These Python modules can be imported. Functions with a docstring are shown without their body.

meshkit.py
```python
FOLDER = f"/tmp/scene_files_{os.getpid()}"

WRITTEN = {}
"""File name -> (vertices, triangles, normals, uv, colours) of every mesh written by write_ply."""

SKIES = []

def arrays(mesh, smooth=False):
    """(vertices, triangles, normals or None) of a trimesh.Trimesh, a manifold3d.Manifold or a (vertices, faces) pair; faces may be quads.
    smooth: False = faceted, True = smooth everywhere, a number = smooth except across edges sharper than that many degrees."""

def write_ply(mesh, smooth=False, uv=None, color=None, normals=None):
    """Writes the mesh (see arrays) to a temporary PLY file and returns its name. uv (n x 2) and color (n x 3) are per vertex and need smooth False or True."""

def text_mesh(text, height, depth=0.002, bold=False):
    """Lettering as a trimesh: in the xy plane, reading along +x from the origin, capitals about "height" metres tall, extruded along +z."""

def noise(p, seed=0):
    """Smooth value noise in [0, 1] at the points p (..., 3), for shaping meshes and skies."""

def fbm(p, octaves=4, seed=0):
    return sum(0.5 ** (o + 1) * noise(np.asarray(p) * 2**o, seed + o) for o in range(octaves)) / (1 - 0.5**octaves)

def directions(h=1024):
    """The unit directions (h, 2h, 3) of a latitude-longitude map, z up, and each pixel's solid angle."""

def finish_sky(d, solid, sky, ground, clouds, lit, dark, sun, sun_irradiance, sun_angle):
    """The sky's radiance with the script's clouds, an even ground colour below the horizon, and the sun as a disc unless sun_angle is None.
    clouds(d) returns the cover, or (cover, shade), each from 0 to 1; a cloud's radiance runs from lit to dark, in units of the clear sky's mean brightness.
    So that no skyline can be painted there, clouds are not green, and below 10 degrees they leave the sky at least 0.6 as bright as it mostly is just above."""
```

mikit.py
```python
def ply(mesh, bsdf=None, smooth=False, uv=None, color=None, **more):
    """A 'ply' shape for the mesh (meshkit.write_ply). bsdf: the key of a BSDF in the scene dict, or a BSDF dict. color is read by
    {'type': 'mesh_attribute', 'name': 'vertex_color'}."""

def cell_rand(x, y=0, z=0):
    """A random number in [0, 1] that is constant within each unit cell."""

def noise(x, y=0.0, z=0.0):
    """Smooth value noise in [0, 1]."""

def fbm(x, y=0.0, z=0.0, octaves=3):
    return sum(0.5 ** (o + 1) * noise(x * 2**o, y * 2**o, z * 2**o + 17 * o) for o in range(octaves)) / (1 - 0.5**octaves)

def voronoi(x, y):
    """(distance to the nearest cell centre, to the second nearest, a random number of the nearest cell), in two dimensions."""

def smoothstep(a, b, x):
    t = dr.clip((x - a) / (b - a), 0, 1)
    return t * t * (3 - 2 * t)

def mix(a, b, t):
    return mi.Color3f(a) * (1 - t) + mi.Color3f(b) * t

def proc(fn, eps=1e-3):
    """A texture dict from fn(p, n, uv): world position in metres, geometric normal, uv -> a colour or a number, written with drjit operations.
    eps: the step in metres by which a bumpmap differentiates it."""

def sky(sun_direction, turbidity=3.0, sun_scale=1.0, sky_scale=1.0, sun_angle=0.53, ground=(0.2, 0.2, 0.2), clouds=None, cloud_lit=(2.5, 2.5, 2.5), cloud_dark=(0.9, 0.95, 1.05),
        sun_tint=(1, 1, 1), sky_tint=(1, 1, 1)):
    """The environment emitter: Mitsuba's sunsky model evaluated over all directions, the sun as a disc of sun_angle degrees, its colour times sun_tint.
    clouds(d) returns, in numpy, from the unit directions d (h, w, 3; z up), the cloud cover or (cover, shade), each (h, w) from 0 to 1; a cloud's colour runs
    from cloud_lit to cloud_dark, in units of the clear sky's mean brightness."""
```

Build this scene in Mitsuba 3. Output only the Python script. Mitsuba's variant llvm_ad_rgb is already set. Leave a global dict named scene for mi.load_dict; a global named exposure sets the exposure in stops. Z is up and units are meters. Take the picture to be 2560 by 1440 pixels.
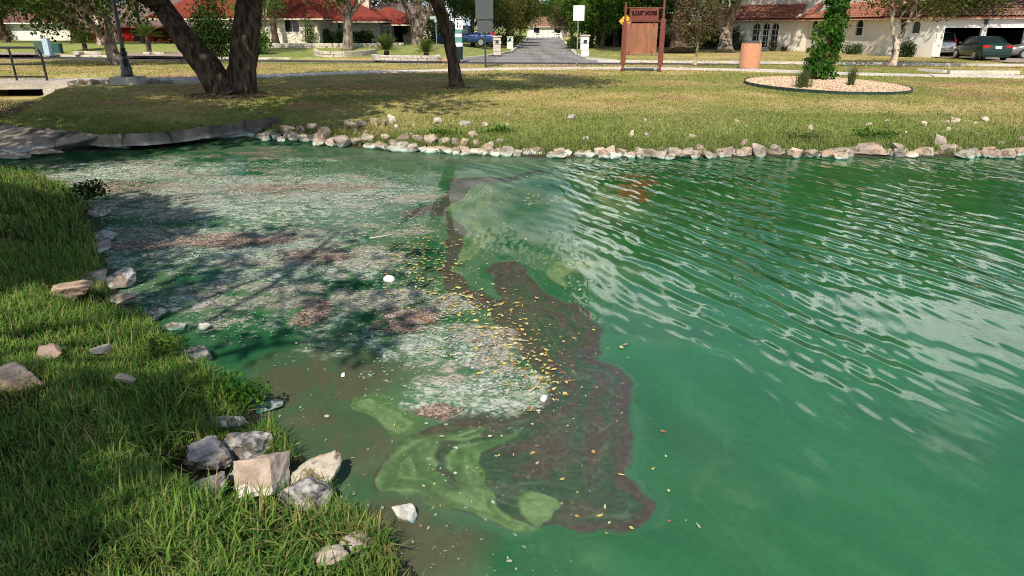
import math, random
import numpy as np, trimesh, shapely
import shapely.geometry as sg
from shapely.ops import unary_union
import drjit as dr
import mitsuba as mi
import mikit, meshkit
from mikit import noise, fbm, voronoi, cell_rand, smoothstep, mix, proc
T = mi.ScalarTransform4f
scene, labels = {}, {}

# ---------------------------------------------------------------- camera, sky, exposure
PITCH = 20.498
CAM = (0.0, 0.0, 2.45)
scene['camera'] = {'type': 'perspective', 'fov': 72.55, 'fov_axis': 'x', 'near_clip': 0.05, 'far_clip': 3000.0,
    'to_world': T().look_at(origin=CAM, target=(0.0, math.cos(math.radians(PITCH)), CAM[2] - math.sin(math.radians(PITCH))), up=(0, 0, 1))}
SUN = np.array([-0.12, -0.70, 0.72])
def cloud_cover(d):
    z = np.maximum(d[..., 2], 0.03)
    p = np.stack([d[..., 0] / (z + 0.12) * 1.15 + 0.65, d[..., 1] / (z + 0.12) * 1.15 + 34.694, 0 * z], -1)
    n = meshkit.fbm(p, 5, 2)
    m = meshkit.fbm(p * 2.3 + 5.0, 4, 9)
    c = np.clip((n - 0.545) / 0.09, 0, 1)
    return c * c * (3 - 2 * c), np.clip((m - 0.35) * 1.6, 0, 1) * 0.7
scene['sky'] = mikit.sky(SUN.tolist(), turbidity=3, clouds=cloud_cover, cloud_lit=(6.5, 6.5, 6.4), cloud_dark=(2.6, 2.7, 2.8), sun_tint=(0.93, 1.0, 1.13))
exposure = 1.95

# ---------------------------------------------------------------- naming helpers
def numbered(key):
    if key not in scene and key not in labels: return key
    i = 1
    while f'{key}_{i:03d}' in scene or f'{key}_{i:03d}' in labels: i += 1
    return f'{key}_{i:03d}'
def thing(name, label, cat, group=None):
    k = numbered(name); labels[k] = {'label': label, 'category': cat}
    if group: labels[k]['group'] = group
    return k
def part(owner, name, mesh, bsdf, smooth=False, label=None, stuff=False, uv=None):
    k = numbered(owner + '__' + name)
    scene[k] = mikit.ply(mesh, bsdf, smooth=smooth, uv=uv)
    if label or stuff:
        labels[k] = {}
        if label: labels[k]['label'] = label
        if stuff: labels[k]['kind'] = 'stuff'
    return k
def obj(name, mesh, bsdf, label, cat, group=None, smooth=False, uv=None, kind=None):
    k = numbered(name); scene[k] = mikit.ply(mesh, bsdf, smooth=smooth, uv=uv)
    labels[k] = {'label': label, 'category': cat}
    if group: labels[k]['group'] = group
    if kind: labels[k]['kind'] = kind
    return k
def struct(name, mesh, bsdf, smooth=False):
    scene[name] = mikit.ply(mesh, bsdf, smooth=smooth); labels[name] = {'kind': 'structure'}

# ---------------------------------------------------------------- mesh helpers
cat = trimesh.util.concatenate
rng = np.random.default_rng(11)
def box(cx, cy, cz, sx, sy, sz, rz=0.0, bev=0.0):
    m = trimesh.creation.box((sx, sy, sz)) if not bev else bevbox(sx, sy, sz, bev)
    if rz: m.apply_transform(trimesh.transformations.rotation_matrix(rz, [0, 0, 1]))
    m.apply_translation((cx, cy, cz)); return m
def bevbox(sx, sy, sz, b):
    pts = []
    for x in (-1, 1):
        for y in (-1, 1):
            for z in (-1, 1):
                pts += [(x * (sx / 2 - b), y * (sy / 2 - b), z * sz / 2), (x * (sx / 2 - b), y * sy / 2, z * (sz / 2 - b)), (x * sx / 2, y * (sy / 2 - b), z * (sz / 2 - b))]
    return trimesh.convex.convex_hull(np.array(pts))
def tube(pts, radii, sides=10, caps=True):
    p = np.asarray(pts, float); n = len(p)
    r = np.broadcast_to(np.asarray(radii, float), (n,))
    t = np.gradient(p, axis=0); t /= np.linalg.norm(t, axis=1, keepdims=True) + 1e-12
    ref = np.array([1.0, 0.05, 0]) if abs(t[:, 2]).mean() > 0.6 else np.array([0, 0.05, 1.0])
    a = np.cross(t, ref); a /= np.linalg.norm(a, axis=1, keepdims=True); b = np.cross(t, a)
    ang = np.arange(sides) * 2 * np.pi / sides
    v = (p[:, None] + r[:, None, None] * (np.cos(ang)[None, :, None] * a[:, None] + np.sin(ang)[None, :, None] * b[:, None])).reshape(-1, 3)
    f = []
    for i in range(n - 1):
        for j in range(sides):
            q = (i * sides + j, i * sides + (j + 1) % sides, (i + 1) * sides + (j + 1) % sides, (i + 1) * sides + j)
            f += [(q[0], q[2], q[1]), (q[0], q[3], q[2])]
    if caps:
        v = np.vstack([v, p[0], p[-1]]); k = n * sides
        for j in range(sides):
            f.append((k, j, (j + 1) % sides)); f.append((k + 1, (n - 1) * sides + (j + 1) % sides, (n - 1) * sides + j))
    m = trimesh.Trimesh(v, np.array(f), process=False)
    if m.volume < 0: m.invert()
    return m
def lathe(profile, x=0, y=0, z=0, sides=24):
    m = trimesh.creation.revolve(np.array(profile, float), sections=sides)
    if m.volume < 0: m.invert()
    m.apply_translation((x, y, z)); return m
def prism(poly, z0, z1):
    m = trimesh.creation.extrude_polygon(poly if hasattr(poly, 'exterior') else sg.Polygon(poly), z1 - z0, engine='earcut')
    m.apply_translation((0, 0, z0)); return m
def frame(P0, P1, z0=0.0):
    """4x4 whose local x runs P0->P1 along the ground, local y is up and local z points to the viewer's side (right-hand normal)."""
    d = np.array([P1[0] - P0[0], P1[1] - P0[1], 0.0]); L = np.linalg.norm(d); d /= L
    n = np.cross(d, [0, 0, 1.0])
    M = np.eye(4); M[:3, 0] = d; M[:3, 1] = [0, 0, 1]; M[:3, 2] = n; M[:3, 3] = [P0[0], P0[1], z0]
    return M, L
def slab(P0, P1, poly, thick, back=0.0, z0=0.0):
    """A polygon given in (along, up) metres on the wall line P0->P1; from 'back' behind the face to back+thick towards the front."""
    M, L = frame(P0, P1, z0)
    out = []
    for g in getattr(poly, 'geoms', [poly]):
        m = trimesh.creation.extrude_polygon(g, thick, engine='earcut'); m.apply_translation((0, 0, back)); m.apply_transform(M); out.append(m)
    return cat(out)
def rect(a, b, c, d): return sg.box(a, b, c, d)
def arch(cx, z0, w, h):
    r = w / 2
    return unary_union([rect(cx - r, z0, cx + r, z0 + h - r), sg.Point(cx, z0 + h - r).buffer(r, 12)])
def grid_mesh(xs, ys, zf):
    X, Y = np.meshgrid(xs, ys); V = np.stack([X, Y, zf(X, Y)], -1).reshape(-1, 3)
    i, j = np.meshgrid(np.arange(len(ys) - 1), np.arange(len(xs) - 1), indexing='ij'); n = len(xs)
    q = np.stack([i * n + j, i * n + j + 1, (i + 1) * n + j + 1, (i + 1) * n + j], -1).reshape(-1, 4)
    return trimesh.Trimesh(V, np.vstack([q[:, [0, 1, 2]], q[:, [0, 2, 3]]]), process=False)

# ---------------------------------------------------------------- materials
def rgb(c): return {'type': 'rgb', 'value': list(c)}
def matte(name, c): scene[name] = {'type': 'twosided', 'bsdf': {'type': 'diffuse', 'reflectance': c if isinstance(c, dict) else rgb(c)}}
def paint(name, c, rough=0.4, metal=0.0, spec=0.5, coat=0.0):
    scene[name] = {'type': 'twosided', 'bsdf': {'type': 'principled', 'base_color': c if isinstance(c, dict) else rgb(c), 'roughness': rough, 'metallic': metal, 'specular': spec, 'clearcoat': coat}}
def leafy(name, fn, trans=0.7):
    scene[name] = {'type': 'principledthin', 'base_color': proc(fn), 'roughness': 0.55, 'diff_trans': trans, 'spec_trans': 0.0, 'eta': 1.2}
def ramp(u, cols):
    c = mi.Color3f(cols[0])
    for i in range(1, len(cols)):
        c = mix(c, cols[i], smoothstep((i - 0.75) / (len(cols) - 0.5), (i - 0.25) / (len(cols) - 0.5), u))
    return c
def leaf_mat(name, cols, trans=0.8):
    leafy(name, lambda p, n, uv: ramp(uv.x, cols), trans)

def lawn_colour(x, y):
    a = fbm(x * 0.16 + 3, y * 0.16, 0, 3); b = fbm(x * 0.9, y * 0.7 + 9, 2, 3); c = noise(x * 9, y * 9, 1)
    green = smoothstep(20.5, 15.5, y + 3.0 * (a - 0.5) + 1.2 * b)
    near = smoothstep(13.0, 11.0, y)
    col = mix((0.215, 0.195, 0.070), (0.275, 0.230, 0.100), smoothstep(0.40, 0.62, b))
    col = mix(col, (0.135, 0.155, 0.045), smoothstep(0.50, 0.66, a) * 0.8)
    col = mix(col, (0.100, 0.140, 0.038), green * 0.85)
    bare = smoothstep(0.60, 0.72, fbm(x * 0.35 + 40, y * 0.55 + 7, 5, 3)) * (1 - green)
    col = mix(col, (0.27, 0.165, 0.10), bare * 0.75)
    lot = smoothstep(49.0, 53.0, y) * smoothstep(12.0, 4.0, x)
    col = mix(col, (0.13, 0.175, 0.05), lot * 0.7)
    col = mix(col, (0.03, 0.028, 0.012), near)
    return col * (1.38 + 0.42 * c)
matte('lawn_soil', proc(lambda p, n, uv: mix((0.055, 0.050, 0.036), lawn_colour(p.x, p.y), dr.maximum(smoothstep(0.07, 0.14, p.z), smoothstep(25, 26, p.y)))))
def blade_colour(p, n, uv):
    c = lawn_colour(p.x, p.y) * (0.88 + 0.3 * uv.x)
    return mix(c, (0.085, 0.15, 0.035), smoothstep(0.55, 0.9, cell_rand(p.x * 3, p.y * 3)) * 0.35)
leafy('lawn_blade', blade_colour, 0.5)
def near_blade(p, n, uv):
    patch = fbm(p.x * 1.3 + 2, p.y * 1.3, 4, 3)
    c = ramp(uv.x, [(0.060, 0.160, 0.030), (0.105, 0.235, 0.042), (0.165, 0.285, 0.055), (0.25, 0.31, 0.085)])
    dry = smoothstep(0.84, 0.95, uv.x) + smoothstep(0.66, 0.76, patch) * smoothstep(0.4, 0.6, uv.x)
    straw = smoothstep(0.75, 0.30, dr.sqrt(dr.square((p.x + 0.80) / 0.9) + dr.square((p.y - 2.75) / 0.35))) * smoothstep(0.45, 0.7, uv.x) * 0.7
    c = mix(c, (0.36, 0.29, 0.13), dr.clip(dry * 0.6 + straw, 0, 1))
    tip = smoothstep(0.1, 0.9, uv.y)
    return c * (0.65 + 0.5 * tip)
leafy('near_blade', near_blade, 0.7)

def concrete_fn(base, stain=0.5):
    def fn(p, n, uv):
        a = fbm(p.x * 1.2, p.y * 1.2, p.z * 2, 4); b = noise(p.x * 22, p.y * 22, p.z * 22)
        return mi.Color3f(base) * (1 - stain * smoothstep(0.45, 0.75, a)) * (0.85 + 0.3 * b)
    return fn
matte('concrete', proc(concrete_fn((0.50, 0.46, 0.40), 0.25)))
matte('concrete_light', proc(concrete_fn((0.62, 0.57, 0.50), 0.2)))
def apron_fn(p, n, uv):
    c = concrete_fn((0.27, 0.24, 0.20), 0.55)(p, n, uv)
    a = fbm(p.x * 2.0, p.y * 3.0, 1, 4)
    c = mix(c, (0.42, 0.45, 0.42), smoothstep(0.20, 0.10, p.z + 0.10 * (a - 0.5)) * 0.7)
    ck = dr.abs(fbm(p.x * 0.8 + 3, p.y * 1.1, 9, 4) - 0.5)
    c = c * (1 - 0.6 * smoothstep(0.014, 0.003, ck)) * (1 - 0.55 * smoothstep(0.5, 0.62, fbm(p.x * 0.9, p.y * 0.9, 30, 4)))
    return mix(c, (0.04, 0.16, 0.12), smoothstep(0.07, 0.02, p.z + 0.06 * (a - 0.5)))
matte('apron_concrete', proc(apron_fn))
def asphalt_fn(p, n, uv):
    a = fbm(p.x * 0.25, p.y * 0.6, 0, 4); b = noise(p.x * 30, p.y * 30)
    st = smoothstep(0.5, 0.62, fbm(p.x * 1.6 + 0.05 * p.y, p.y * 0.05, 3, 3))
    return mi.Color3f(0.27, 0.265, 0.262) * (0.78 + 0.44 * a) * (0.85 + 0.3 * b) * (1 - 0.2 * st)
matte('asphalt', proc(asphalt_fn))
def dark_asphalt_fn(p, n, uv):
    return mi.Color3f(0.085, 0.083, 0.085) * (0.75 + 0.5 * fbm(p.x * 0.4, p.y * 0.8, 0, 4)) * (0.85 + 0.3 * noise(p.x * 30, p.y * 30))
matte('asphalt_dark', proc(dark_asphalt_fn))
def drive_fn(p, n, uv): return mi.Color3f(0.36, 0.29, 0.25) * (0.8 + 0.35 * fbm(p.x * 0.7, p.y * 0.7, 0, 4)) * (0.9 + 0.2 * noise(p.x * 25, p.y * 25))
matte('driveway_concrete', proc(drive_fn))

def rock_fn(tan, seed, band=0.13):
    def fn(p, n, uv):
        a = fbm(p.x * 5 + seed, p.y * 5, p.z * 7, 4); b = fbm(p.x * 22, p.y * 22 + seed, p.z * 26, 3)
        which = cell_rand(p.x * 1.7 + seed, p.y * 0.9)
        c = mix(mi.Color3f(tan) * 0.70, mi.Color3f(tan) * 1.12, smoothstep(0.35, 0.65, a))
        c = mix(c, mi.Color3f(tan) * mi.Color3f(1.12, 0.93, 0.80), smoothstep(0.45, 0.62, noise(p.x * 3 + 9, p.y * 3, p.z * 3)) * 0.6)
        c = c * (0.78 + 0.44 * b)
        c = mix(c, (0.07, 0.065, 0.05), smoothstep(0.60, 0.72, fbm(p.x * 9, p.y * 9 + 2 * seed, p.z * 9, 3)) * 0.55)
        zz = p.z + 0.05 * (a - 0.5) + 0.03 * (b - 0.5)
        bd = band * (0.45 + 0.55 * smoothstep(4.5, 1.0, p.x))
        c = mix(c, (0.60, 0.63, 0.57), smoothstep(bd + 0.02, bd - 0.02, zz) * (0.55 + 0.45 * which))
        c = mix(c, (0.13, 0.30, 0.25), smoothstep(0.048, 0.012, zz) * 0.85)
        return mix(c, (0.03, 0.07, 0.05), smoothstep(0.016, -0.005, zz) * 0.9)
    return fn
matte('limestone_pink', proc(rock_fn((0.385, 0.325, 0.275), 1.0, 0.10)))
matte('limestone_tan', proc(rock_fn((0.42, 0.365, 0.295), 7.0, 0.09)))
matte('limestone_pale', proc(rock_fn((0.52, 0.48, 0.41), 13.0, 0.11)))
matte('limestone_grey', proc(rock_fn((0.34, 0.30, 0.265), 21.0, 0.07)))
matte('limestone_low', proc(rock_fn((0.42, 0.35, 0.29), 31.0, 0.055)))
def crusted_fn(p, n, uv):
    a = fbm(p.x * 26, p.y * 26, p.z * 26, 3); b = fbm(p.x * 7, p.y * 7, p.z * 7, 3)
    c = mix((0.13, 0.12, 0.11), (0.46, 0.46, 0.44), smoothstep(0.34, 0.66, a))
    c = mix(c, (0.30, 0.24, 0.19), smoothstep(0.5, 0.62, b) * 0.7)
    return mix(c, (0.06, 0.20, 0.15), smoothstep(0.05, 0.01, p.z + 0.03 * (a - 0.5)))
matte('crusted_stone', proc(crusted_fn))
def block_fn(p, n, uv):
    a = fbm(p.x * 9, p.y * 9, p.z * 14, 4); b = noise(p.x * 70, p.y * 70, p.z * 70)
    c = mix((0.33, 0.26, 0.21), (0.45, 0.37, 0.31), smoothstep(0.35, 0.65, a)) * (0.85 + 0.3 * b)
    zz = p.z + 0.05 * (a - 0.5)
    c = mix(c, (0.66, 0.64, 0.58), smoothstep(0.15, 0.125, zz) * (0.75 + 0.25 * a))
    return mix(c, (0.16, 0.11, 0.08), smoothstep(0.06, 0.03, zz) * 0.8)
matte('block_stone', proc(block_fn))
def heap_fn(p, n, uv):
    a = fbm(p.x * 12, p.y * 12, p.z * 16, 4); b = noise(p.x * 60, p.y * 60, p.z * 60)
    c = mix((0.17, 0.15, 0.135), (0.40, 0.37, 0.34), smoothstep(0.38, 0.62, a)) * (0.75 + 0.5 * b)
    return mix(c, (0.10, 0.10, 0.085), smoothstep(0.55, 0.7, fbm(p.x * 5, p.y * 5, p.z * 20, 3)) * 0.6)
matte('heap_stone', proc(heap_fn))
def tanwhite_fn(p, n, uv):
    a = fbm(p.x * 18, p.y * 18, p.z * 18, 4); b = fbm(p.x * 6 + 3, p.y * 6, p.z * 6, 3)
    c = mix((0.48, 0.44, 0.36), (0.34, 0.24, 0.14), smoothstep(0.48, 0.58, b))
    c = mix(c, (0.20, 0.15, 0.11), smoothstep(0.56, 0.66, a))
    return mix(c, (0.30, 0.45, 0.38), smoothstep(0.07, 0.02, p.z + 0.05 * (b - 0.5)))
matte('ochre_stone', proc(tanwhite_fn))
def bark_fn(base, sc=1.0):
    def fn(p, n, uv):
        a = fbm(p.x * 14 * sc, p.y * 14 * sc, p.z * 3.0 * sc, 4); b = noise(p.x * 3, p.y * 3, p.z * 1.5)
        return mi.Color3f(base) * (0.45 + 1.1 * smoothstep(0.3, 0.7, a)) * (0.8 + 0.4 * b)
    return fn
matte('bark_dark', proc(bark_fn((0.085, 0.062, 0.045))))
matte('bark_grey', proc(bark_fn((0.24, 0.195, 0.155), 0.6)))
matte('bark_pale', proc(bark_fn((0.42, 0.34, 0.26), 0.35)))
leaf_mat('leaf_oak', [(0.030, 0.058, 0.014), (0.050, 0.090, 0.020), (0.075, 0.115, 0.026)], 0.7)
leaf_mat('leaf_deep', [(0.018, 0.045, 0.012), (0.035, 0.075, 0.018), (0.055, 0.105, 0.024)], 0.7)
leaf_mat('leaf_bright', [(0.040, 0.100, 0.018), (0.075, 0.165, 0.026), (0.120, 0.21, 0.04)], 0.8)
leaf_mat('leaf_olive', [(0.060, 0.080, 0.022), (0.100, 0.120, 0.030), (0.15, 0.145, 0.045)], 0.7)
leaf_mat('leaf_crape', [(0.060, 0.085, 0.028), (0.11, 0.11, 0.045), (0.19, 0.12, 0.075)], 0.6)
leaf_mat('leaf_hedge', [(0.014, 0.030, 0.010), (0.026, 0.050, 0.014), (0.040, 0.070, 0.018)], 0.4)
leaf_mat('leaf_red', [(0.10, 0.04, 0.02), (0.17, 0.05, 0.03), (0.10, 0.09, 0.03)], 0.6)
leaf_mat('leaf_sago', [(0.040, 0.085, 0.018), (0.075, 0.130, 0.026), (0.13, 0.18, 0.035)], 0.5)
leaf_mat('leaf_rush', [(0.060, 0.095, 0.035), (0.095, 0.130, 0.045), (0.15, 0.16, 0.06)], 0.5)
leaf_mat('leaf_vine', [(0.022, 0.075, 0.012), (0.045, 0.130, 0.020), (0.085, 0.19, 0.03)], 0.7)
def wall_fn(base):
    def fn(p, n, uv):
        return mi.Color3f(base) * (0.93 + 0.14 * fbm(p.x * 0.8, p.y * 0.8, p.z * 1.5, 4)) * (0.96 + 0.08 * noise(p.x * 14, p.y * 14, p.z * 14)) * (1 - 0.12 * smoothstep(0.9, 0.45, p.z + 0.3 * noise(p.x * 2, p.y * 2)))
    return fn
matte('stucco', proc(wall_fn((0.70, 0.64, 0.55))))
matte('stucco_white', proc(wall_fn((0.72, 0.69, 0.62))))
matte('white_trim', (0.74, 0.73, 0.70))
matte('garage_panel', proc(lambda p, n, uv: mi.Color3f(0.72, 0.72, 0.70) * (1 - 0.12 * smoothstep(0.92, 0.98, dr.abs(2 * (p.z * 1.9 - dr.floor(p.z * 1.9)) - 1)))))
def brick_fn(base):
    def fn(p, n, uv):
        return mi.Color3f(base) * (0.7 + 0.6 * cell_rand(dr.floor(p.z / 0.08) * 0 + (p.x + p.y) / 0.22 + 0.5 * dr.floor(p.z / 0.08), p.z / 0.08)) * (1 - 0.3 * smoothstep(0.86, 0.95, dr.abs(2 * (p.z / 0.08 - dr.floor(p.z / 0.08)) - 1)))
    return fn
matte('brick_brown', proc(brick_fn((0.20, 0.095, 0.06))))
matte('red_wall', proc(brick_fn((0.36, 0.025, 0.018))))
matte('white_brick', proc(brick_fn((0.68, 0.62, 0.52))))
def shingle_fn(base):
    def fn(p, n, uv):
        r = p.z / 0.09
        c = cell_rand((p.x + 0.4 * p.y) / 0.3 + 0.5 * dr.floor(r), r)
        return mi.Color3f(base) * (0.8 + 0.4 * c) * (0.85 + 0.3 * fbm(p.x * 0.5, p.y * 0.5, p.z, 3)) * (1 - 0.25 * smoothstep(0.8, 0.98, r - dr.floor(r)))
    return fn
matte('shingle_red', proc(shingle_fn((0.215, 0.052, 0.038))))
matte('shingle_brown', proc(shingle_fn((0.155, 0.085, 0.072))))
matte('shingle_grey', proc(shingle_fn((0.17, 0.125, 0.115))))
matte('shingle_tan', proc(shingle_fn((0.26, 0.155, 0.115))))
def tile_fn(p, n, uv):
    return mix((0.32, 0.125, 0.080), (0.43, 0.20, 0.135), cell_rand((p.x * 0.6 - p.y) / 0.3, p.z / 0.14)) * (0.8 + 0.4 * fbm(p.x, p.y, p.z * 2, 4))
matte('clay_tile', proc(tile_fn))
paint('fascia_red', (0.28, 0.085, 0.055), 0.6)
paint('fascia_cream', (0.62, 0.55, 0.42), 0.6)
paint('window_glass', (0.018, 0.022, 0.024), 0.08, 0, 0.7)
matte('dark_inside', (0.012, 0.012, 0.013))  # near-black; also the painted shade under the footbridge
paint('black_rail', (0.010, 0.012, 0.012), 0.28, 0, 0.6)
paint('lamp_green', (0.008, 0.020, 0.018), 0.25, 0, 0.6)
def rust_fn(p, n, uv): return mi.Color3f(0.17, 0.045, 0.032) * (0.75 + 0.5 * fbm(p.x * 5, p.y * 5, p.z * 3, 4))
paint('sign_brown', proc(rust_fn), 0.5)
def plate_fn(p, n, uv):
    s = fbm(p.x * 6, p.y * 6, p.z * 1.1, 4); t = fbm(p.x * 2.2, 3, p.z * 1.8, 3)
    c = mix((0.34, 0.130, 0.070), (0.25, 0.100, 0.056), smoothstep(0.4, 0.62, s))
    return mix(c, (0.23, 0.12, 0.06), smoothstep(0.45, 0.62, t) * smoothstep(1.5, 2.3, p.z) * 0.75)
paint('sign_rust_plate', proc(plate_fn), 0.6)
paint('sign_grey_back', (0.30, 0.32, 0.31), 0.35, 0.6)
paint('sign_dim_back', (0.085, 0.10, 0.10), 0.5, 0.3)
paint('galvanised', (0.36, 0.40, 0.41), 0.4, 0.7)
paint('post_green', (0.045, 0.075, 0.075), 0.45, 0.4)
paint('white_metal', (0.78, 0.78, 0.76), 0.4)
paint('street_blade', (0.35, 0.50, 0.50), 0.4)
paint('bin_wrap', proc(lambda p, n, uv: mi.Color3f(0.56, 0.265, 0.15) * (0.92 + 0.16 * fbm(p.x * 4, p.y * 4, p.z * 2, 3))), 0.45)
paint('bin_lid', (0.085, 0.075, 0.07), 0.5)
paint('bin_green', (0.010, 0.030, 0.024), 0.4)
paint('plastic_white', (0.78, 0.80, 0.82), 0.4)
paint('box_green', (0.06, 0.10, 0.075), 0.5)
paint('box_teal', (0.015, 0.075, 0.075), 0.5)
paint('box_blue', (0.42, 0.55, 0.62), 0.5)
paint('dispenser_green', (0.10, 0.26, 0.22), 0.4)
paint('ink_dark', (0.02, 0.04, 0.05), 0.5)
paint('edging', (0.018, 0.040, 0.030), 0.5)
matte('gravel_base', proc(lambda p, n, uv: mix((0.30, 0.20, 0.13), (0.52, 0.39, 0.28), noise(p.x * 18, p.y * 18)) ))
matte('gravel_chip', proc(lambda p, n, uv: ramp(uv.x, [(0.36, 0.24, 0.155), (0.52, 0.38, 0.26), (0.63, 0.50, 0.37)])))
paint('car_green', (0.003, 0.026, 0.018), 0.28, 0.0, 0.5, 0.4)
paint('car_silver', (0.48, 0.49, 0.51), 0.25, 0.6, 0.6, 1.0)
paint('car_grey', (0.17, 0.18, 0.17), 0.25, 0.5, 0.6, 1.0)
paint('car_blue', (0.008, 0.040, 0.17), 0.25, 0.2, 0.6, 1.0)
paint('car_white', (0.72, 0.72, 0.72), 0.3, 0, 0.6, 1.0)
paint('car_glass', (0.012, 0.018, 0.022), 0.05, 0, 0.8)
paint('tyre', (0.012, 0.012, 0.012), 0.8)
paint('rim', (0.42, 0.42, 0.42), 0.35, 0.8)
paint('tail_red', (0.45, 0.012, 0.015), 0.2)
paint('plate_white', (0.72, 0.72, 0.72), 0.5)
matte('stone_wall', proc(lambda p, n, uv: mi.Color3f(0.56, 0.50, 0.42) * (0.75 + 0.5 * fbm(p.x * 6, p.y * 6, p.z * 9, 3))))
matte('mulch', proc(lambda p, n, uv: mi.Color3f(0.13, 0.085, 0.06) * (0.6 + 0.8 * noise(p.x * 20, p.y * 20))))
matte('leaf_yellow', proc(lambda p, n, uv: ramp(uv.x, [(0.55, 0.46, 0.11), (0.45, 0.44, 0.13), (0.58, 0.54, 0.32), (0.44, 0.32, 0.12), (0.26, 0.14, 0.07)])))
matte('flake', proc(lambda p, n, uv: ramp(uv.x, [(0.18, 0.26, 0.19), (0.32, 0.37, 0.31), (0.50, 0.53, 0.47)])))
matte('debris', proc(lambda p, n, uv: ramp(uv.x, [(0.08, 0.055, 0.045), (0.17, 0.11, 0.085), (0.27, 0.20, 0.16), (0.45, 0.40, 0.34)])))
paint('foam', (0.86, 0.86, 0.85), 0.5)

# ---------------------------------------------------------------- the pond's outline, the ground and its height
far_shore = [(10.53,14.40),(8.21,14.07),(5.83,14.16),(4.18,14.07),(2.95,13.93),(1.78,14.16),(0.96,14.02),(0.00,14.16),(-0.82,14.30),(-1.85,14.74),(-2.83,15.05),(-3.66,15.32),(-4.77,16.17),(-5.46,16.60),(-6.13,16.92)]
apron_in = [(-6.13,16.92),(-6.75,16.54),(-7.41,16.11),(-7.91,15.82),(-8.66,15.54),(-9.26,15.05),(-9.74,14.45),(-10.21,13.93)]
apron_out = [(-5.83,17.93),(-6.21,17.29),(-6.75,16.19),(-7.31,15.22),(-7.99,14.86),(-8.56,14.69),(-10.29,15.72),(-11.67,16.19)]
near_shore = [(-9.07,12.28),(-8.08,11.83),(-7.08,10.90),(-6.16,9.86),(-5.43,8.79),(-4.72,7.60),(-4.23,6.79),(-3.61,6.02),(-3.32,5.74),(-2.93,5.31),(-2.62,4.90),(-2.24,4.57),(-1.81,4.20),(-1.63,3.90),(-1.44,3.71),(-1.00,3.20),(-0.84,3.00),(-0.68,2.85),(-0.51,2.61),(-0.33,2.35)]
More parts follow.
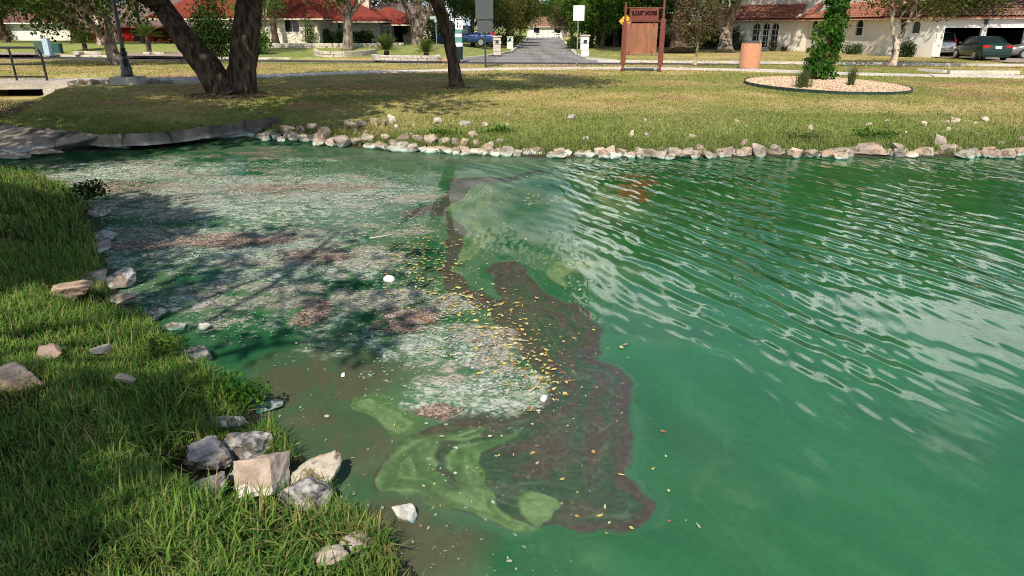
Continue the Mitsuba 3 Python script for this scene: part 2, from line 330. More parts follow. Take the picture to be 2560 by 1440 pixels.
pond = sg.Polygon([(60, 17.5), (30, 15.6)] + far_shore + apron_in[1:] + [(-13, 13.4), (-24, 13.0), (-24, 11.8), (-13.5, 11.9)] + near_shore + [(0.2, 1.2), (3, 0.4), (12, -1.5), (60, -4)])
shoreline = pond.exterior
road_near = [(-80, 55.5), (-34.378,49.259,0.45)[:2], (-15.462,44.948,0.45)[:2], (-2.321,42.464,0.45)[:2], (5.906,41.545,0.45)[:2], (13.862,40.881,0.45)[:2], (26.534,37.849,0.45)[:2], (80, 26.0)]
road_far = [(-80, 64.5), (-41.091,58.968,0.3)[:2], (-18.136,51.958,0.3)[:2], (-4.861,49.475,0.3)[:2], (5.738,47.761,0.3)[:2], (15.553,45.903,0.3)[:2], (29.677,42.365,0.3)[:2], (80, 33.0)]
main_road = sg.Polygon(road_near + road_far[::-1])
street_left = [(-4.123,50.378,0.3)[:2], (-1.989,56.178,0.3)[:2], (-0.072,66.409,0.32)[:2], (2.155,124.615,0.4)[:2], (4.5, 200.0)]
street_right = [(6.939,48.89,0.3)[:2], (5.384,51.958,0.3)[:2], (5.165,58.553,0.3)[:2], (9.614,144.765,0.4)[:2], (14.5, 200.0)]
side_street = sg.Polygon([(street_left[0][0], street_left[0][1] - 2.0)] + street_left + street_right[::-1] + [(street_right[0][0], street_right[0][1] - 2.0)])
def smooth01(a, b, x):
    t = np.clip((x - a) / (b - a), 0, 1); return t * t * (3 - 2 * t)
roads = unary_union([main_road, side_street])
shapely.prepare(roads); shapely.prepare(pond)
def height(x, y):
    x = np.asarray(x, float); y = np.asarray(y, float)
    pts = shapely.points(x, y)
    d = shapely.distance(pts, shoreline); inside = shapely.contains(pond, pts)
    nearb = (y < 13.0) & (x < 2.0)
    rise = np.where(nearb, 0.05 + 0.34 * smooth01(0, 1.1, d), 0.02 + 0.43 * smooth01(-0.3, 3.4, d))
    n = meshkit.fbm(np.stack([x * 0.5, y * 0.5, 0 * x], -1), 3, 5) - 0.5
    z = rise + 0.05 * n * smooth01(0.3, 2, d)
    z = z + 0.55 * smooth01(57, 68, y) * smooth01(-1.0, -8.0, x)
    z = z + 0.06 * smooth01(33, 36, y) * smooth01(43, 40, y) * smooth01(6, 16, x)
    hx, hy = (-1.442,3.289,0.03)[:2]
    gully = shapely.distance(pts, sg.LineString([(-18.9, 31.0), (-18.5, 27.0), (-17.3, 24.0), (-13.8, 17.0)]))
    gm = smooth01(2.1, 1.0, gully); z = z * (1 - gm) + 0.03 * gm
    heap = smooth01(1.25, 0.7, np.hypot((x - hx) / 0.50, (y - hy) / 0.34))
    z = z * (1 - heap) + 0.025 * heap
    z = np.where(inside, 0.04 - 0.5 * smooth01(0.0, 0.5, d), z)
    dr_ = np.where(y > 25, shapely.distance(pts, roads), 9.0)
    return np.where((y > 25) & (dr_ < 0.02), 0.22, z)
def hz(x, y): return float(height(np.array([x]), np.array([y]))[0])
gx = np.unique(np.round(np.concatenate([[-900, -500, -300, -180, -120, -95], np.arange(-80, -16, 0.8), np.arange(-16, 16, 0.16), np.arange(16, 80.1, 0.8), [95, 120, 180, 300, 500, 900]]), 3))
gy = np.unique(np.round(np.concatenate([[-60, -20, -8, -4], np.arange(-2, 20, 0.16), np.arange(20, 62, 0.3), np.arange(62, 110, 1.2), [115, 125, 140, 160, 200, 300, 500, 900, 1500]]), 3))
struct('ground', grid_mesh(gx, gy, height), 'lawn_soil', smooth=True)

def flat(poly, z):
    v, f = trimesh.creation.triangulate_polygon(poly, engine='earcut')
    m = trimesh.Trimesh(np.column_stack([v, np.full(len(v), z)]), f, process=False)
    if len(f) and m.face_normals[:, 2].mean() < 0: m.invert()
    return m
def flats(poly, z): return cat([flat(g, z) for g in getattr(poly, 'geoms', [poly]) if g.area > 1e-5])
struct('road', flats(main_road, 0.300), 'asphalt_dark')
struct('street', flats(side_street, 0.306), 'asphalt')
def kerb_line(pts, w, z0, z1): return prism(sg.LineString(pts).buffer(w / 2, cap_style=2, join_style=1), z0, z1)
struct('kerb', cat([kerb_line([p for p in road_near], 0.16, 0.2, 0.452),
                    kerb_line([(p[0], p[1] + 0.1) for p in road_far[:3]] + [street_left[0]] + street_left[1:], 0.30, 0.2, 0.45),
                    kerb_line([(p[0], p[1] + 0.1) for p in road_far[:3:-1]] + [street_right[0]] + street_right[1:], 0.30, 0.2, 0.45)]), 'concrete_light')

# the footpath: a row of cast slabs
path_pts = [(-13.004,29.143,0.45)[:2], (-10.976,31.184,0.45)[:2], (-7.086,33.973,0.45)[:2], (-2.966,36.063,0.45)[:2], (0,37.295,0.45)[:2], (4.146,37.849,0.45)[:2], (8.5,36.935,0.45)[:2], (12.035,35.393,0.45)[:2], (15.029,33.377,0.45)[:2], (18.452,31.972,0.45)[:2], (21.777,30.93,0.45)[:2], (26, 29.5), (34, 27)]
pl = sg.LineString(path_pts)
s, k = 0.0, 0
labels['path'] = {'kind': 'structure'}
while s < pl.length - 1.6:
    a = np.array(pl.interpolate(s + 0.008).coords[0]); b = np.array(pl.interpolate(s + 1.592).coords[0])
    d = (b - a) / np.linalg.norm(b - a); n = np.array([-d[1], d[0]]) * 0.78
    c = (a + b) / 2; z = hz(*c)
    part('path', 'slab', prism([a - n, b - n, b + n, a + n], z - 0.1, z + 0.035 + 0.004 * (k % 3)), 'concrete_light')
    s += 1.6; k += 1

# ---------------------------------------------------------------- water
def el(x, y, cx, cy, rx, ry): return dr.clip(1.15 - dr.square((x - cx) / rx) - dr.square((y - cy) / ry), 0, 1)
CRUST = [(*(-3.905,10.624,0)[:2], 2.7, 1.7, 1.0), (*(-6.864,12.537,0)[:2], 1.7, 1.2, 0.85), (*(-3.412,7.907,0)[:2], 1.7, 1.0, 0.8), (*(-1.856,7.31,0)[:2], 1.0, 0.6, 0.85), (*(-0.867,6.101,0)[:2], 0.9, 0.42, 0.9),
         (*(-0.489,5.156,0)[:2], 0.62, 0.5, 0.9), (*(-0.188,4.483,0)[:2], 0.52, 0.40, 1.0), (*(-2.981,6.021,0)[:2], 0.6, 0.35, 0.6), (*(0.333,10.357,0)[:2], 0.55, 0.5, 0.6), (*(-1.091,4.65,0)[:2], 0.13, 0.10, 1.0), (*(-2.566,6.79,0)[:2], 0.8, 0.35, 0.55), (*(-0.522,4.2,0)[:2], 0.25, 0.12, 0.8), (*(-2.319,5.829,0)[:2], 0.9, 0.5, 0.5)]
BROWN = [(*(-0.93,5.692,0)[:2], 0.40, 0.30, 1.0), (*(-1.842,5.876,0)[:2], 0.22, 0.38, 0.7), (*(-3.392,8.238,0)[:2], 0.9, 0.36, 0.8), (*(-2.241,7.598,0)[:2], 0.55, 0.30, 0.8), (*(-4.447,7.987,0)[:2], 0.55, 0.25, 0.7), (*(-3.383,11.198,0)[:2], 1.7, 0.5, 0.45), (*(-6.036,14.693,0)[:2], 3.0, 0.7, 0.9), (*(-0.489,4.146,0)[:2], 0.18, 0.10, 0.8), (*(-6.376,11.198,0)[:2], 1.0, 0.6, 0.4)]
TURBID = [(*(-1.364,4.606,0)[:2], 0.75, 0.75, 1.0), (*(-1.024,3.849,0)[:2], 0.60, 0.45, 0.8), (*(-0.415,2.943,0)[:2], 0.55, 0.42, 1.0), (*(-0.699,3.425,0)[:2], 0.3, 0.3, 0.6)]
PALE = [(*(-1.115,12.919,0)[:2], 3.3, 1.5, 1.0), (*(0.81,9.858,0)[:2], 1.4, 1.7, 0.75), (*(0.777,7.598,0)[:2], 0.7, 1.2, 0.8), (*(1.215,5.737,0)[:2], 0.5, 0.8, 0.4), (*(1.176,3.464,0)[:2], 0.35, 0.9, 0.3), (*(0.393,2.74,0)[:2], 0.3, 0.35, 0.35)]
def total(lst, x, y):
    m = mi.Float(0)
    for cx, cy, rx, ry, w in lst: m = dr.maximum(m, w * el(x, y, cx, cy, rx, ry))
    return m
def organic(pts, amp=0.02, seed=1, buf=0.0, step=0.012, freq=9.0):
    g = sg.Polygon(pts).buffer(0)
    g = max(getattr(g, 'geoms', [g]), key=lambda q: q.area).buffer(0.010).buffer(-0.020).buffer(0.010 + buf)
    out = []
    for q in getattr(g, 'geoms', [g]):
        r = shapely.segmentize(q.exterior, step); c = np.array(r.coords)[:-1]
        d = np.array([meshkit.fbm(np.column_stack([c * f, np.zeros(len(c))]), 3, seed + i) - 0.5 for i, f in ((0, freq), (40, freq))]).T
        d += 0.35 * np.array([meshkit.noise(np.column_stack([c * 42, np.zeros(len(c))]), seed + i) - 0.5 for i in (5, 19)]).T
        d += 0.7 * np.array([meshkit.noise(np.column_stack([c * 2.4, np.zeros(len(c))]), seed + i) - 0.5 for i in (3, 77)]).T
        out.append(sg.Polygon(c + d * 2 * amp).buffer(0))
    return unary_union(out)
brown_a = [(-1.65,9.55),(-1.31,9.86),(-1.11,10.19),(-1.03,11.10),(-1.03,11.95),(-0.65,12.06),(-0.07,12.04),(0.29,12.54),(0.67,12.92),(0.72,12.81),(0.29,12.23),(-0.06,11.78),(-0.51,11.59),(-0.69,10.90),(-0.83,10.19),(-0.93,9.78),(-0.88,9.33),(-0.68,9.12),(-0.56,8.60),(-0.57,8.24),(-0.54,7.96),(-0.59,7.40),(-0.64,7.08),(-0.53,6.87),(-0.42,6.67),(-0.39,6.46),(-0.23,6.37),(-0.10,6.19),(-0.09,6.33),(-0.18,6.48),(-0.22,6.87),(-0.28,7.04),(-0.19,7.36),(0.03,7.40),(0.13,7.13),(0.17,6.79),(0.27,6.55),(0.36,6.26),(0.47,6.12),(0.58,6.12),(0.71,5.92),(0.74,5.74),(0.37,5.50),(0.12,5.74),(-0.10,5.92),(-0.60,6.16),(-0.69,6.63),(-0.74,7.04),(-0.76,7.75),(-0.76,8.30),(-0.84,8.92),(-0.91,9.33),(-1.19,9.47),(-1.42,9.26)]
brown_b = [(-0.26,6.22),(-0.06,6.17),(0.17,6.07),(0.52,6.00),(0.67,5.89),(0.74,5.71),(0.78,5.47),(0.74,5.22),(0.68,5.03),(0.60,5.08),(0.58,5.03),(0.63,4.93),(0.77,4.83),(0.84,4.70),(0.87,4.53),(0.81,4.33),(0.81,4.18),(0.81,4.03),(0.80,3.85),(0.73,3.66),(0.68,3.54),(0.65,3.42),(0.66,3.35),(0.74,3.27),(0.78,3.19),(0.75,3.09),(0.69,3.00),(0.59,2.98),(0.48,3.01),(0.34,2.98),(0.25,3.03),(0.16,2.97),(-0.00,2.92),(-0.14,3.03),(-0.35,3.10),(-0.48,3.25),(-0.61,3.27),(-0.74,3.30),(-0.78,3.44),(-0.71,3.72),(-0.62,3.89),(-0.38,4.09),(-0.00,4.18),(0.19,4.23),(0.28,4.38),(0.20,4.67),(0.07,4.96),(-0.05,5.20),(-0.15,5.63)]
lights = [
 [(-0.97,9.74),(-0.90,10.10),(-0.73,10.53),(-0.74,11.00),(-0.51,11.46),(-0.30,11.30),(-0.31,10.72),(-0.35,10.02),(-0.22,9.40),(-0.25,8.60),(-0.32,7.96),(-0.43,7.45),(-0.55,7.36),(-0.61,7.11),(-0.54,6.89),(-0.43,6.83),(-0.39,6.91),(-0.29,6.83),(-0.20,6.63),(-0.29,6.46),(-0.39,6.50),(-0.43,6.69),(-0.53,6.89),(-0.62,7.08),(-0.58,7.40),(-0.53,7.96),(-0.57,8.21),(-0.55,8.56),(-0.63,8.98),(-0.72,9.26),(-0.85,9.47)],
 [(-0.76,3.37),(-0.73,3.58),(-0.68,3.74),(-0.62,3.87),(-0.51,3.83),(-0.34,3.87),(-0.15,3.98),(-0.13,3.95),(-0.24,3.85),(-0.48,3.80),(-0.48,3.72),(-0.44,3.58),(-0.40,3.46),(-0.31,3.37),(-0.27,3.31),(-0.29,3.39),(-0.33,3.46),(-0.34,3.62),(-0.31,3.74),(-0.19,3.81),(-0.04,3.89),(0.06,3.92),(0.07,3.88),(-0.01,3.80),(-0.15,3.71),(-0.12,3.54),(-0.10,3.35),(-0.06,3.27),(-0.04,3.15),(0.02,3.07),(0.13,2.97),(0.11,3.01),(0.07,3.06),(0.06,3.17),(0.09,3.26),(0.17,3.29),(0.25,3.25),(0.27,3.17),(0.22,3.09),(0.18,3.03),(0.13,2.95),(-0.00,2.92),(-0.04,2.94),(-0.14,3.03),(-0.35,3.12),(-0.48,3.25),(-0.61,3.27),(-0.72,3.29)],
 [(1.07,12.29),(1.63,12.66),(1.68,12.29),(1.45,11.51),(1.44,10.90),(1.67,10.72),(1.81,10.45),(1.74,10.10),(1.82,9.66),(1.76,9.44),(1.48,9.37),(1.25,9.47),(1.13,9.94),(1.34,10.10),(1.27,10.53),(1.21,11.30),(1.09,11.72)],
 [(-1.08,4.33),(-0.94,4.36),(-0.81,4.23),(-0.63,4.03),(-0.61,3.94),(-0.69,3.85),(-0.80,3.91),(-0.99,4.08),(-1.10,4.23)],
 [(0.39,7.13),(0.55,7.50),(0.73,7.55),(0.93,7.45),(1.02,7.40),(0.88,7.22),(0.69,7.04),(0.56,6.87),(0.57,6.63),(0.49,6.63),(0.41,6.83)],
]
scum_orange = [(1.75,12.06),(2.06,12.29),(2.49,12.29),(2.38,11.51),(2.16,10.90),(2.10,10.36),(1.90,10.10),(1.79,10.45),(1.67,10.72),(1.63,11.00),(1.79,11.40)]
mat_poly = sg.Polygon([(-10.26,12.72),(-9.04,13.98),(-5.16,15.65),(-3.88,14.12),(-2.03,12.61),(-1.24,11.20),(-0.93,8.98),(-1.01,7.60),(-0.89,6.79),(-0.42,6.22),(-0.03,5.47),(0.15,4.80),(0.35,4.31),(0.13,4.07),(-0.51,4.07),(-0.94,4.57),(-1.12,5.04),(-1.53,5.01),(-1.94,5.31),(-2.35,5.16),(-2.78,5.47),(-3.22,5.74),(-3.81,6.33),(-4.71,7.60),(-5.53,8.98),(-6.69,10.62),(-8.30,12.18),(-9.84,12.18)])
browns = unary_union([sg.Polygon(brown_a).buffer(0), sg.Polygon(brown_b).buffer(0)]).buffer(0.03).buffer(-0.03)
browns = max(getattr(browns, 'geoms', [browns]), key=lambda q: q.area)
def biggest(g): return max(getattr(g, 'geoms', [g]), key=lambda q: q.area)
def ring(poly, tol): poly = biggest(poly); return [tuple(map(float, q)) for q in poly.simplify(tol).exterior.coords][:-1]
BROWN_RING = ring(sg.Polygon(browns.exterior.coords), 0.018); MAT_RING = ring(mat_poly.buffer(0.18), 0.03)
GREEN_RINGS = [ring(sg.Polygon(g).buffer(0), 0.010) for g in lights]; ORANGE_RING = ring(sg.Polygon(scum_orange), 0.03)
def sdf(x, y, rings):
    """Signed distance in metres (negative inside) to closed outlines given in world coordinates on the water plane."""
    best, inside = mi.Float(1e4), mi.Bool(False)
    for pts in rings:
        for (ax, ay), (bx, by) in zip(pts, pts[1:] + pts[:1]):
            ex, ey = bx - ax, by - ay; l2 = ex * ex + ey * ey
            if l2 < 1e-8: continue
            qx, qy = x - ax, y - ay; t = dr.clip((qx * ex + qy * ey) / l2, 0, 1)
            best = dr.minimum(best, dr.square(qx - ex * t) + dr.square(qy - ey * t))
            if abs(ey) > 1e-9: inside ^= ((y > ay) ^ (y > by)) & (qx < qy * (ex / ey))
    return dr.select(inside, -1, 1) * dr.sqrt(best)
def warp(p):
    """The slow drift that curls the films: coordinates pushed about by noise, coarse and fine."""
    u = 0.17 * (fbm(p.x * 2.1, p.y * 2.1, 3, 3) - 0.5) + 0.05 * (fbm(p.x * 11, p.y * 11, 4, 3) - 0.5)
    v = 0.20 * (fbm(p.x * 2.1 + 9, p.y * 2.1, 6, 3) - 0.5) + 0.05 * (fbm(p.x * 11 + 5, p.y * 11, 8, 3) - 0.5)
    return p.x + u, p.y + v
def scum_masks(p):
    wx = p.x + 0.45 * (fbm(p.x * 1.1, p.y * 1.1, 3, 3) - 0.5); wy = p.y + 0.55 * (fbm(p.x * 1.1 + 9, p.y * 1.1, 6, 3) - 0.5)
    mat_ = smoothstep(0.06, -0.30, sdf(p.x + 0.5 * (wx - p.x), p.y + 0.5 * (wy - p.y), [MAT_RING]))
    zone = dr.clip(total(CRUST, wx, wy) * 1.3, 0, 1)
    big = fbm(p.x * 1.3 + 5, p.y * 2.2, 1, 4); fine = fbm(p.x * 15, p.y * 19, 2, 3); grain = noise(p.x * 48, p.y * 62, 3)
    d1, d2, w = voronoi(p.x * 10 + 2.2 * big, p.y * 11)
    holes = smoothstep(0.02, 0.18, d2 - d1)
    vein = dr.abs(fbm(p.x * 0.75 + 11, p.y * 0.95 + 3, 5, 3) - 0.5)
    v2 = dr.abs(fbm(p.x * 2.3 + 31, p.y * 3.1 + 3, 15, 3) - 0.5)
    channel = smoothstep(0.008, 0.035, vein) * (0.35 + 0.65 * smoothstep(0.01, 0.05, v2))
    crust = smoothstep(0.28, 0.68, mat_ * (0.34 + 0.34 * zone) + 0.28 * zone + 1.35 * (big - 0.5) + 0.55 * (fine - 0.5)) * (0.35 + 0.65 * holes) * (0.2 + 0.8 * channel)
    crust = crust * smoothstep(0.02, 0.25, mat_ + zone)
    crust = crust * smoothstep(0.12, 0.50, grain * 0.5 + fine * 0.5 + 0.12 * zone)
    return wx, wy, mat_, zone, big, fine, grain, w, crust
def crust_weight(p, n, uv): return dr.clip(scum_masks(p)[-1], 0, 1)
def water_colour(p, n, uv):
    wx = p.x + 0.5 * (fbm(p.x * 1.0, p.y * 1.0, 3, 3) - 0.5); wy = p.y + 0.6 * (fbm(p.x * 1.0 + 9, p.y * 1.0, 6, 3) - 0.5)
    qx, qy = warp(p)
    grit = noise(p.x * 40, p.y * 40)
    sw = fbm(wx * 2.6 + 1.3 * wy, wy * 1.6, 8, 4); s2 = fbm(qx * 5 + 3 * sw, qy * 3.0, 2, 4)
    far = smoothstep(5.0, 9.5, p.y)
    c = mix((0.030, 0.134, 0.054), (0.021, 0.104, 0.026), far)
    c = c * (0.72 + 0.56 * sw)
    c = mix(c, (0.050, 0.150, 0.070), smoothstep(0.022, 0.006, dr.abs(fbm(wx * 1.4 + 0.35 * wy, wy * 0.45, 21, 4) - 0.5)) * 0.35 * smoothstep(7.5, 4.5, p.y))
    ds = sdf(qx, qy, [BROWN_RING])
    # milky green water about the scum
    left = smoothstep(0.9, -0.4, wx - 0.08 * (wy - 3) + 0.25 * smoothstep(9, 12, wy))
    c = mix(c, mix((0.024, 0.115, 0.046), (0.080, 0.165, 0.080), smoothstep(0.34, 0.62, sw)), left)
    turb = total(TURBID, wx, wy)
    c = mix(c, mix((0.085, 0.088, 0.052), (0.060, 0.100, 0.052), smoothstep(0.45, 0.60, s2)), dr.clip(turb * 1.3, 0, 1) * 0.9)
    pale = total(PALE, wx, wy) * (0.55 + 0.9 * smoothstep(0.4, 0.62, sw))
    c = mix(c, (0.10, 0.19, 0.095), dr.clip(pale, 0, 1) * 0.75)
    c = mix(c, (0.15, 0.21, 0.135), smoothstep(12.7, 14.2, p.y + 0.6 * (sw - 0.5)) * smoothstep(-5, -2, p.x) * smoothstep(3.5, 0, p.x) * 0.6)
    # the brown film: pale feathered seam outside, purple rim, olive middle with streaks that follow the outline
    seam = smoothstep(0.16, 0.0, ds + 0.10 * (s2 - 0.5)) * (0.35 + 0.65 * smoothstep(0.35, 0.6, noise(ds * 30, wx * 2, wy * 2)))
    c = mix(c, (0.060, 0.150, 0.082), dr.clip(seam, 0, 1) * smoothstep(-0.9, -0.2, p.x) * 0.75)
    film = smoothstep(0.012 + 0.05 * smoothstep(0.5, 0.75, s2), -0.012, ds)
    streak = fbm(ds * 16 + 2 * s2, 2.2 * wx + 1.5 * wy, 4, 3)
    fc = mix((0.080, 0.072, 0.053), (0.048, 0.086, 0.050), smoothstep(0.40, 0.60, streak * 0.55 + s2 * 0.45))
    fc = mix(fc, (0.110, 0.135, 0.090), smoothstep(0.030, 0.012, dr.abs(fbm(ds * 9 + 1.5 * sw, 1.3 * wx + 2.2 * wy, 14, 3) - 0.52)) * 0.45)
    fc = mix(fc, (0.077, 0.064, 0.053), smoothstep(-0.09, -0.02, ds + 0.08 * (s2 - 0.5)) * 0.8)
    c = mix(c, fc * (0.85 + 0.3 * grit), film * (0.80 + 0.2 * smoothstep(0.3, 0.5, s2)))
    # light green films
    dg = sdf(qx, qy, GREEN_RINGS)
    gf = smoothstep(0.006 + 0.06 * smoothstep(0.48, 0.7, sw), -0.008, dg)
    gs = fbm(dg * 20 + 3 * sw, 2.0 * wx - 1.2 * wy, 7, 3)
    gc = mix((0.080, 0.165, 0.058), (0.150, 0.235, 0.105), smoothstep(0.35, 0.66, gs * 0.6 + s2 * 0.4))
    c = mix(c, gc * (0.9 + 0.2 * grit), gf * (0.60 + 0.40 * smoothstep(0.36, 0.54, s2 * 0.6 + gs * 0.4)))
    do = sdf(p.x + 2.2 * (qx - p.x), p.y + 2.2 * (qy - p.y), [ORANGE_RING])
    c = mix(c, (0.125, 0.082, 0.022), smoothstep(0.05, -0.10, do) * smoothstep(0.36, 0.50, fbm(p.x * 2.2, p.y * 3.6, 3, 3)))
    return c * (0.94 + 0.12 * grit)
def crust_colour(p, n, uv):
    wx, wy, mat_, zone, big, fine, grain, w, crust = scum_masks(p)
    c = mix((0.085, 0.175, 0.098), (0.46, 0.50, 0.43), smoothstep(0.25, 0.80, grain * 0.55 + 0.4 * fine + 0.30 * (w - 0.5) + 0.22 * (zone - 0.5)))
    pink = smoothstep(0.45, 0.62, fbm(p.x * 1.1, p.y * 2.3, 12, 3))
    c = mix(c, mi.Color3f(0.35, 0.285, 0.25) * (0.6 + 0.8 * grain), pink * 0.6)
    br = total(BROWN, wx, wy)
    return mix(c, mix((0.10, 0.070, 0.055), (0.30, 0.23, 0.20), grain), dr.clip(br * 1.5 * smoothstep(0.25, 0.50, fine + 0.3 * br), 0, 1))
def water_gloss(p, n, uv):
    """The skin of scum dulls the mirror of the water."""
    wx = p.x + 0.5 * (fbm(p.x * 1.4, p.y * 1.4, 3, 3) - 0.5)
    skin = smoothstep(0.75, -0.15, wx - 0.06 * (p.y - 3)) * (0.75 + 0.35 * noise(p.x * 3, p.y * 2, 4))
    return 1.0 - 0.86 * dr.clip(skin, 0, 1)
def wave_height(p, n, uv):
    wx = p.x + 0.50 * (fbm(p.x * 0.9, p.y * 0.6, 1, 2) - 0.5) + 0.14 * (noise(p.x * 2.6, p.y * 1.7, 4) - 0.5); wy = p.y + 1.1 * (fbm(p.x * 0.7 + 4, p.y * 0.5, 7, 2) - 0.5)
    amp = 0.70 * smoothstep(0.2, 3.1, wx - 0.26 * wy) * smoothstep(2.0, 5.8, wy)
    amp = amp * (0.85 - 0.30 * smoothstep(8, 13, wy)) * (0.30 + 1.5 * smoothstep(0.30, 0.68, noise(p.x * 0.8, p.y * 0.45, 2)))
    h = 0.0034 * dr.sin(8.6 * (0.88 * wx + 0.47 * wy)) + 0.0024 * dr.sin(10.5 * (0.99 * wx + 0.05 * wy) + 1.7) + 0.0018 * dr.sin(12.0 * (0.60 * wx + 0.80 * wy) + 0.6) + 0.0030 * dr.sin(5.0 * (0.35 * wx + 0.94 * wy) + 2.0)
    h = h + 0.0006 * dr.sin(31.0 * (0.95 * wx + 0.30 * wy)) * smoothstep(6, 10, wy) * noise(p.x * 1.5, p.y * 0.8, 12)
    h = h + 0.012 * (fbm(wx * 2.2, wy * 1.3, 3, 2) - 0.5)
    calm = 0.0010 * fbm(p.x * 2.0, p.y * 1.2, 5, 2) + 0.004 * noise(p.x * 2.2, p.y * 1.1, 8) * smoothstep(0.6, 1.6, p.x) * smoothstep(2.8, 4.2, p.y)
    return h * amp + calm + 0.0009 * noise(p.x * 9, p.y * 6) * smoothstep(8.5, 12.5, p.y)
def water_gloss(p, n, uv):
    """The skin of scum dulls the mirror of the water."""
    wx = p.x + 0.5 * (fbm(p.x * 1.4, p.y * 1.4, 3, 3) - 0.5)
    skin = smoothstep(0.75, -0.15, wx - 0.06 * (p.y - 3)) * (0.75 + 0.35 * noise(p.x * 3, p.y * 2, 4))
    return 1.0 - 0.86 * dr.clip(skin, 0, 1)
def wave_height(p, n, uv):
    wx = p.x + 0.30 * (fbm(p.x * 0.9, p.y * 0.6, 1, 2) - 0.5); wy = p.y + 0.9 * (fbm(p.x * 0.7 + 4, p.y * 0.5, 7, 2) - 0.5)
    amp = smoothstep(0.4, 3.2, wx + 0.20 * (wy - 5.0)) * smoothstep(1.5, 5.5, wy) * (0.35 + 1.3 * smoothstep(0.3, 0.7, fbm(p.x * 0.5, p.y * 0.4, 2, 2)))
    h = 0.0042 * dr.sin(14.5 * (0.93 * wx + 0.36 * wy)) + 0.0022 * dr.sin(24.0 * (0.80 * wx + 0.60 * wy) + 1.7) + 0.0010 * dr.sin(46.0 * (0.98 * wx + 0.15 * wy))
    h = h + 0.010 * (fbm(wx * 3.2, wy * 1.5, 3, 2) - 0.5)
    calm = 0.0010 * fbm(p.x * 2.0, p.y * 1.2, 5, 2)
    return h * amp + calm + 0.0009 * noise(p.x * 9, p.y * 6) * smoothstep(8.5, 12.5, p.y)
scene['pond_water'] = {'type': 'bumpmap', 'arbitrary': proc(wave_height, 0.004), 'scale': 1.0,
                       'bsdf': {'type': 'plastic', 'int_ior': 1.34, 'nonlinear': False, 'diffuse_reflectance': proc(water_colour), 'specular_reflectance': proc(water_gloss)}}
scene['pond_crust'] = {'type': 'diffuse', 'reflectance': proc(crust_colour)}
scene['pond_surface'] = {'type': 'blendbsdf', 'weight': proc(crust_weight), 'a': {'type': 'ref', 'id': 'pond_water'}, 'b': {'type': 'ref', 'id': 'pond_crust'}}
struct('water', flats(pond.buffer(0.35), 0.0), 'pond_surface')

# ---------------------------------------------------------------- films of algae lying on the water, leaves, foam
def organic(pts, amp=0.02, seed=1, buf=0.0, step=0.012, freq=9.0):
    g = sg.Polygon(pts).buffer(0)
    g = max(getattr(g, 'geoms', [g]), key=lambda q: q.area).buffer(0.010).buffer(-0.020).buffer(0.010 + buf)
    out = []
    for q in getattr(g, 'geoms', [g]):
        r = shapely.segmentize(q.exterior, step); c = np.array(r.coords)[:-1]
        d = np.array([meshkit.fbm(np.column_stack([c * f, np.zeros(len(c))]), 3, seed + i) - 0.5 for i, f in ((0, freq), (40, freq))]).T
        d += 0.35 * np.array([meshkit.noise(np.column_stack([c * 42, np.zeros(len(c))]), seed + i) - 0.5 for i in (5, 19)]).T
        d += 0.7 * np.array([meshkit.noise(np.column_stack([c * 2.4, np.zeros(len(c))]), seed + i) - 0.5 for i in (3, 77)]).T
        out.append(sg.Polygon(c + d * 2 * amp).buffer(0))
    return unary_union(out)
wat = pond.buffer(-0.05)
left_side = sg.Polygon(list(mat_poly.exterior.coords)).union(browns.buffer(0.06)).union(sg.Polygon(near_shore[8:] + [(-0.057,2.634,0)[:2], (-0.084,4.309,0)[:2], (-1.585,5.233,0)[:2]])).buffer(0.02)
obj('algae_scum', flats(organic(list(biggest(left_side).exterior.coords), 0.015, 4).intersection(wat), 0.003), 'pond_surface', 'marbled mat of grey, brown and light green algae scum covering the left half of the pond', 'algae scum', kind='stuff')
def np_total(lst, x, y):
    m = np.zeros_like(x)
    for cx, cy, rx, ry, w in lst: m = np.maximum(m, w * np.clip(1.15 - ((x - cx) / rx) ** 2 - ((y - cy) / ry) ** 2, 0, 1))
    return m
def scatter(n, x0, x1, y0, y1, dens, seed):
    r = np.random.default_rng(seed); out = []
    while sum(map(len, out)) < n:
        # more pieces where the surface is nearer the open bank
        y = y0 + (y1 - y0) * r.random(n * 3) ** 1.6; x = x0 + (x1 - x0) * r.random(n * 3)
        keep = r.random(n * 3) < dens(x, y)
        pts = np.column_stack([x, y])[keep]; pts = pts[shapely.contains_xy(wat, pts[:, 0], pts[:, 1])]
        out.append(pts)
    return np.vstack(out)[:n]
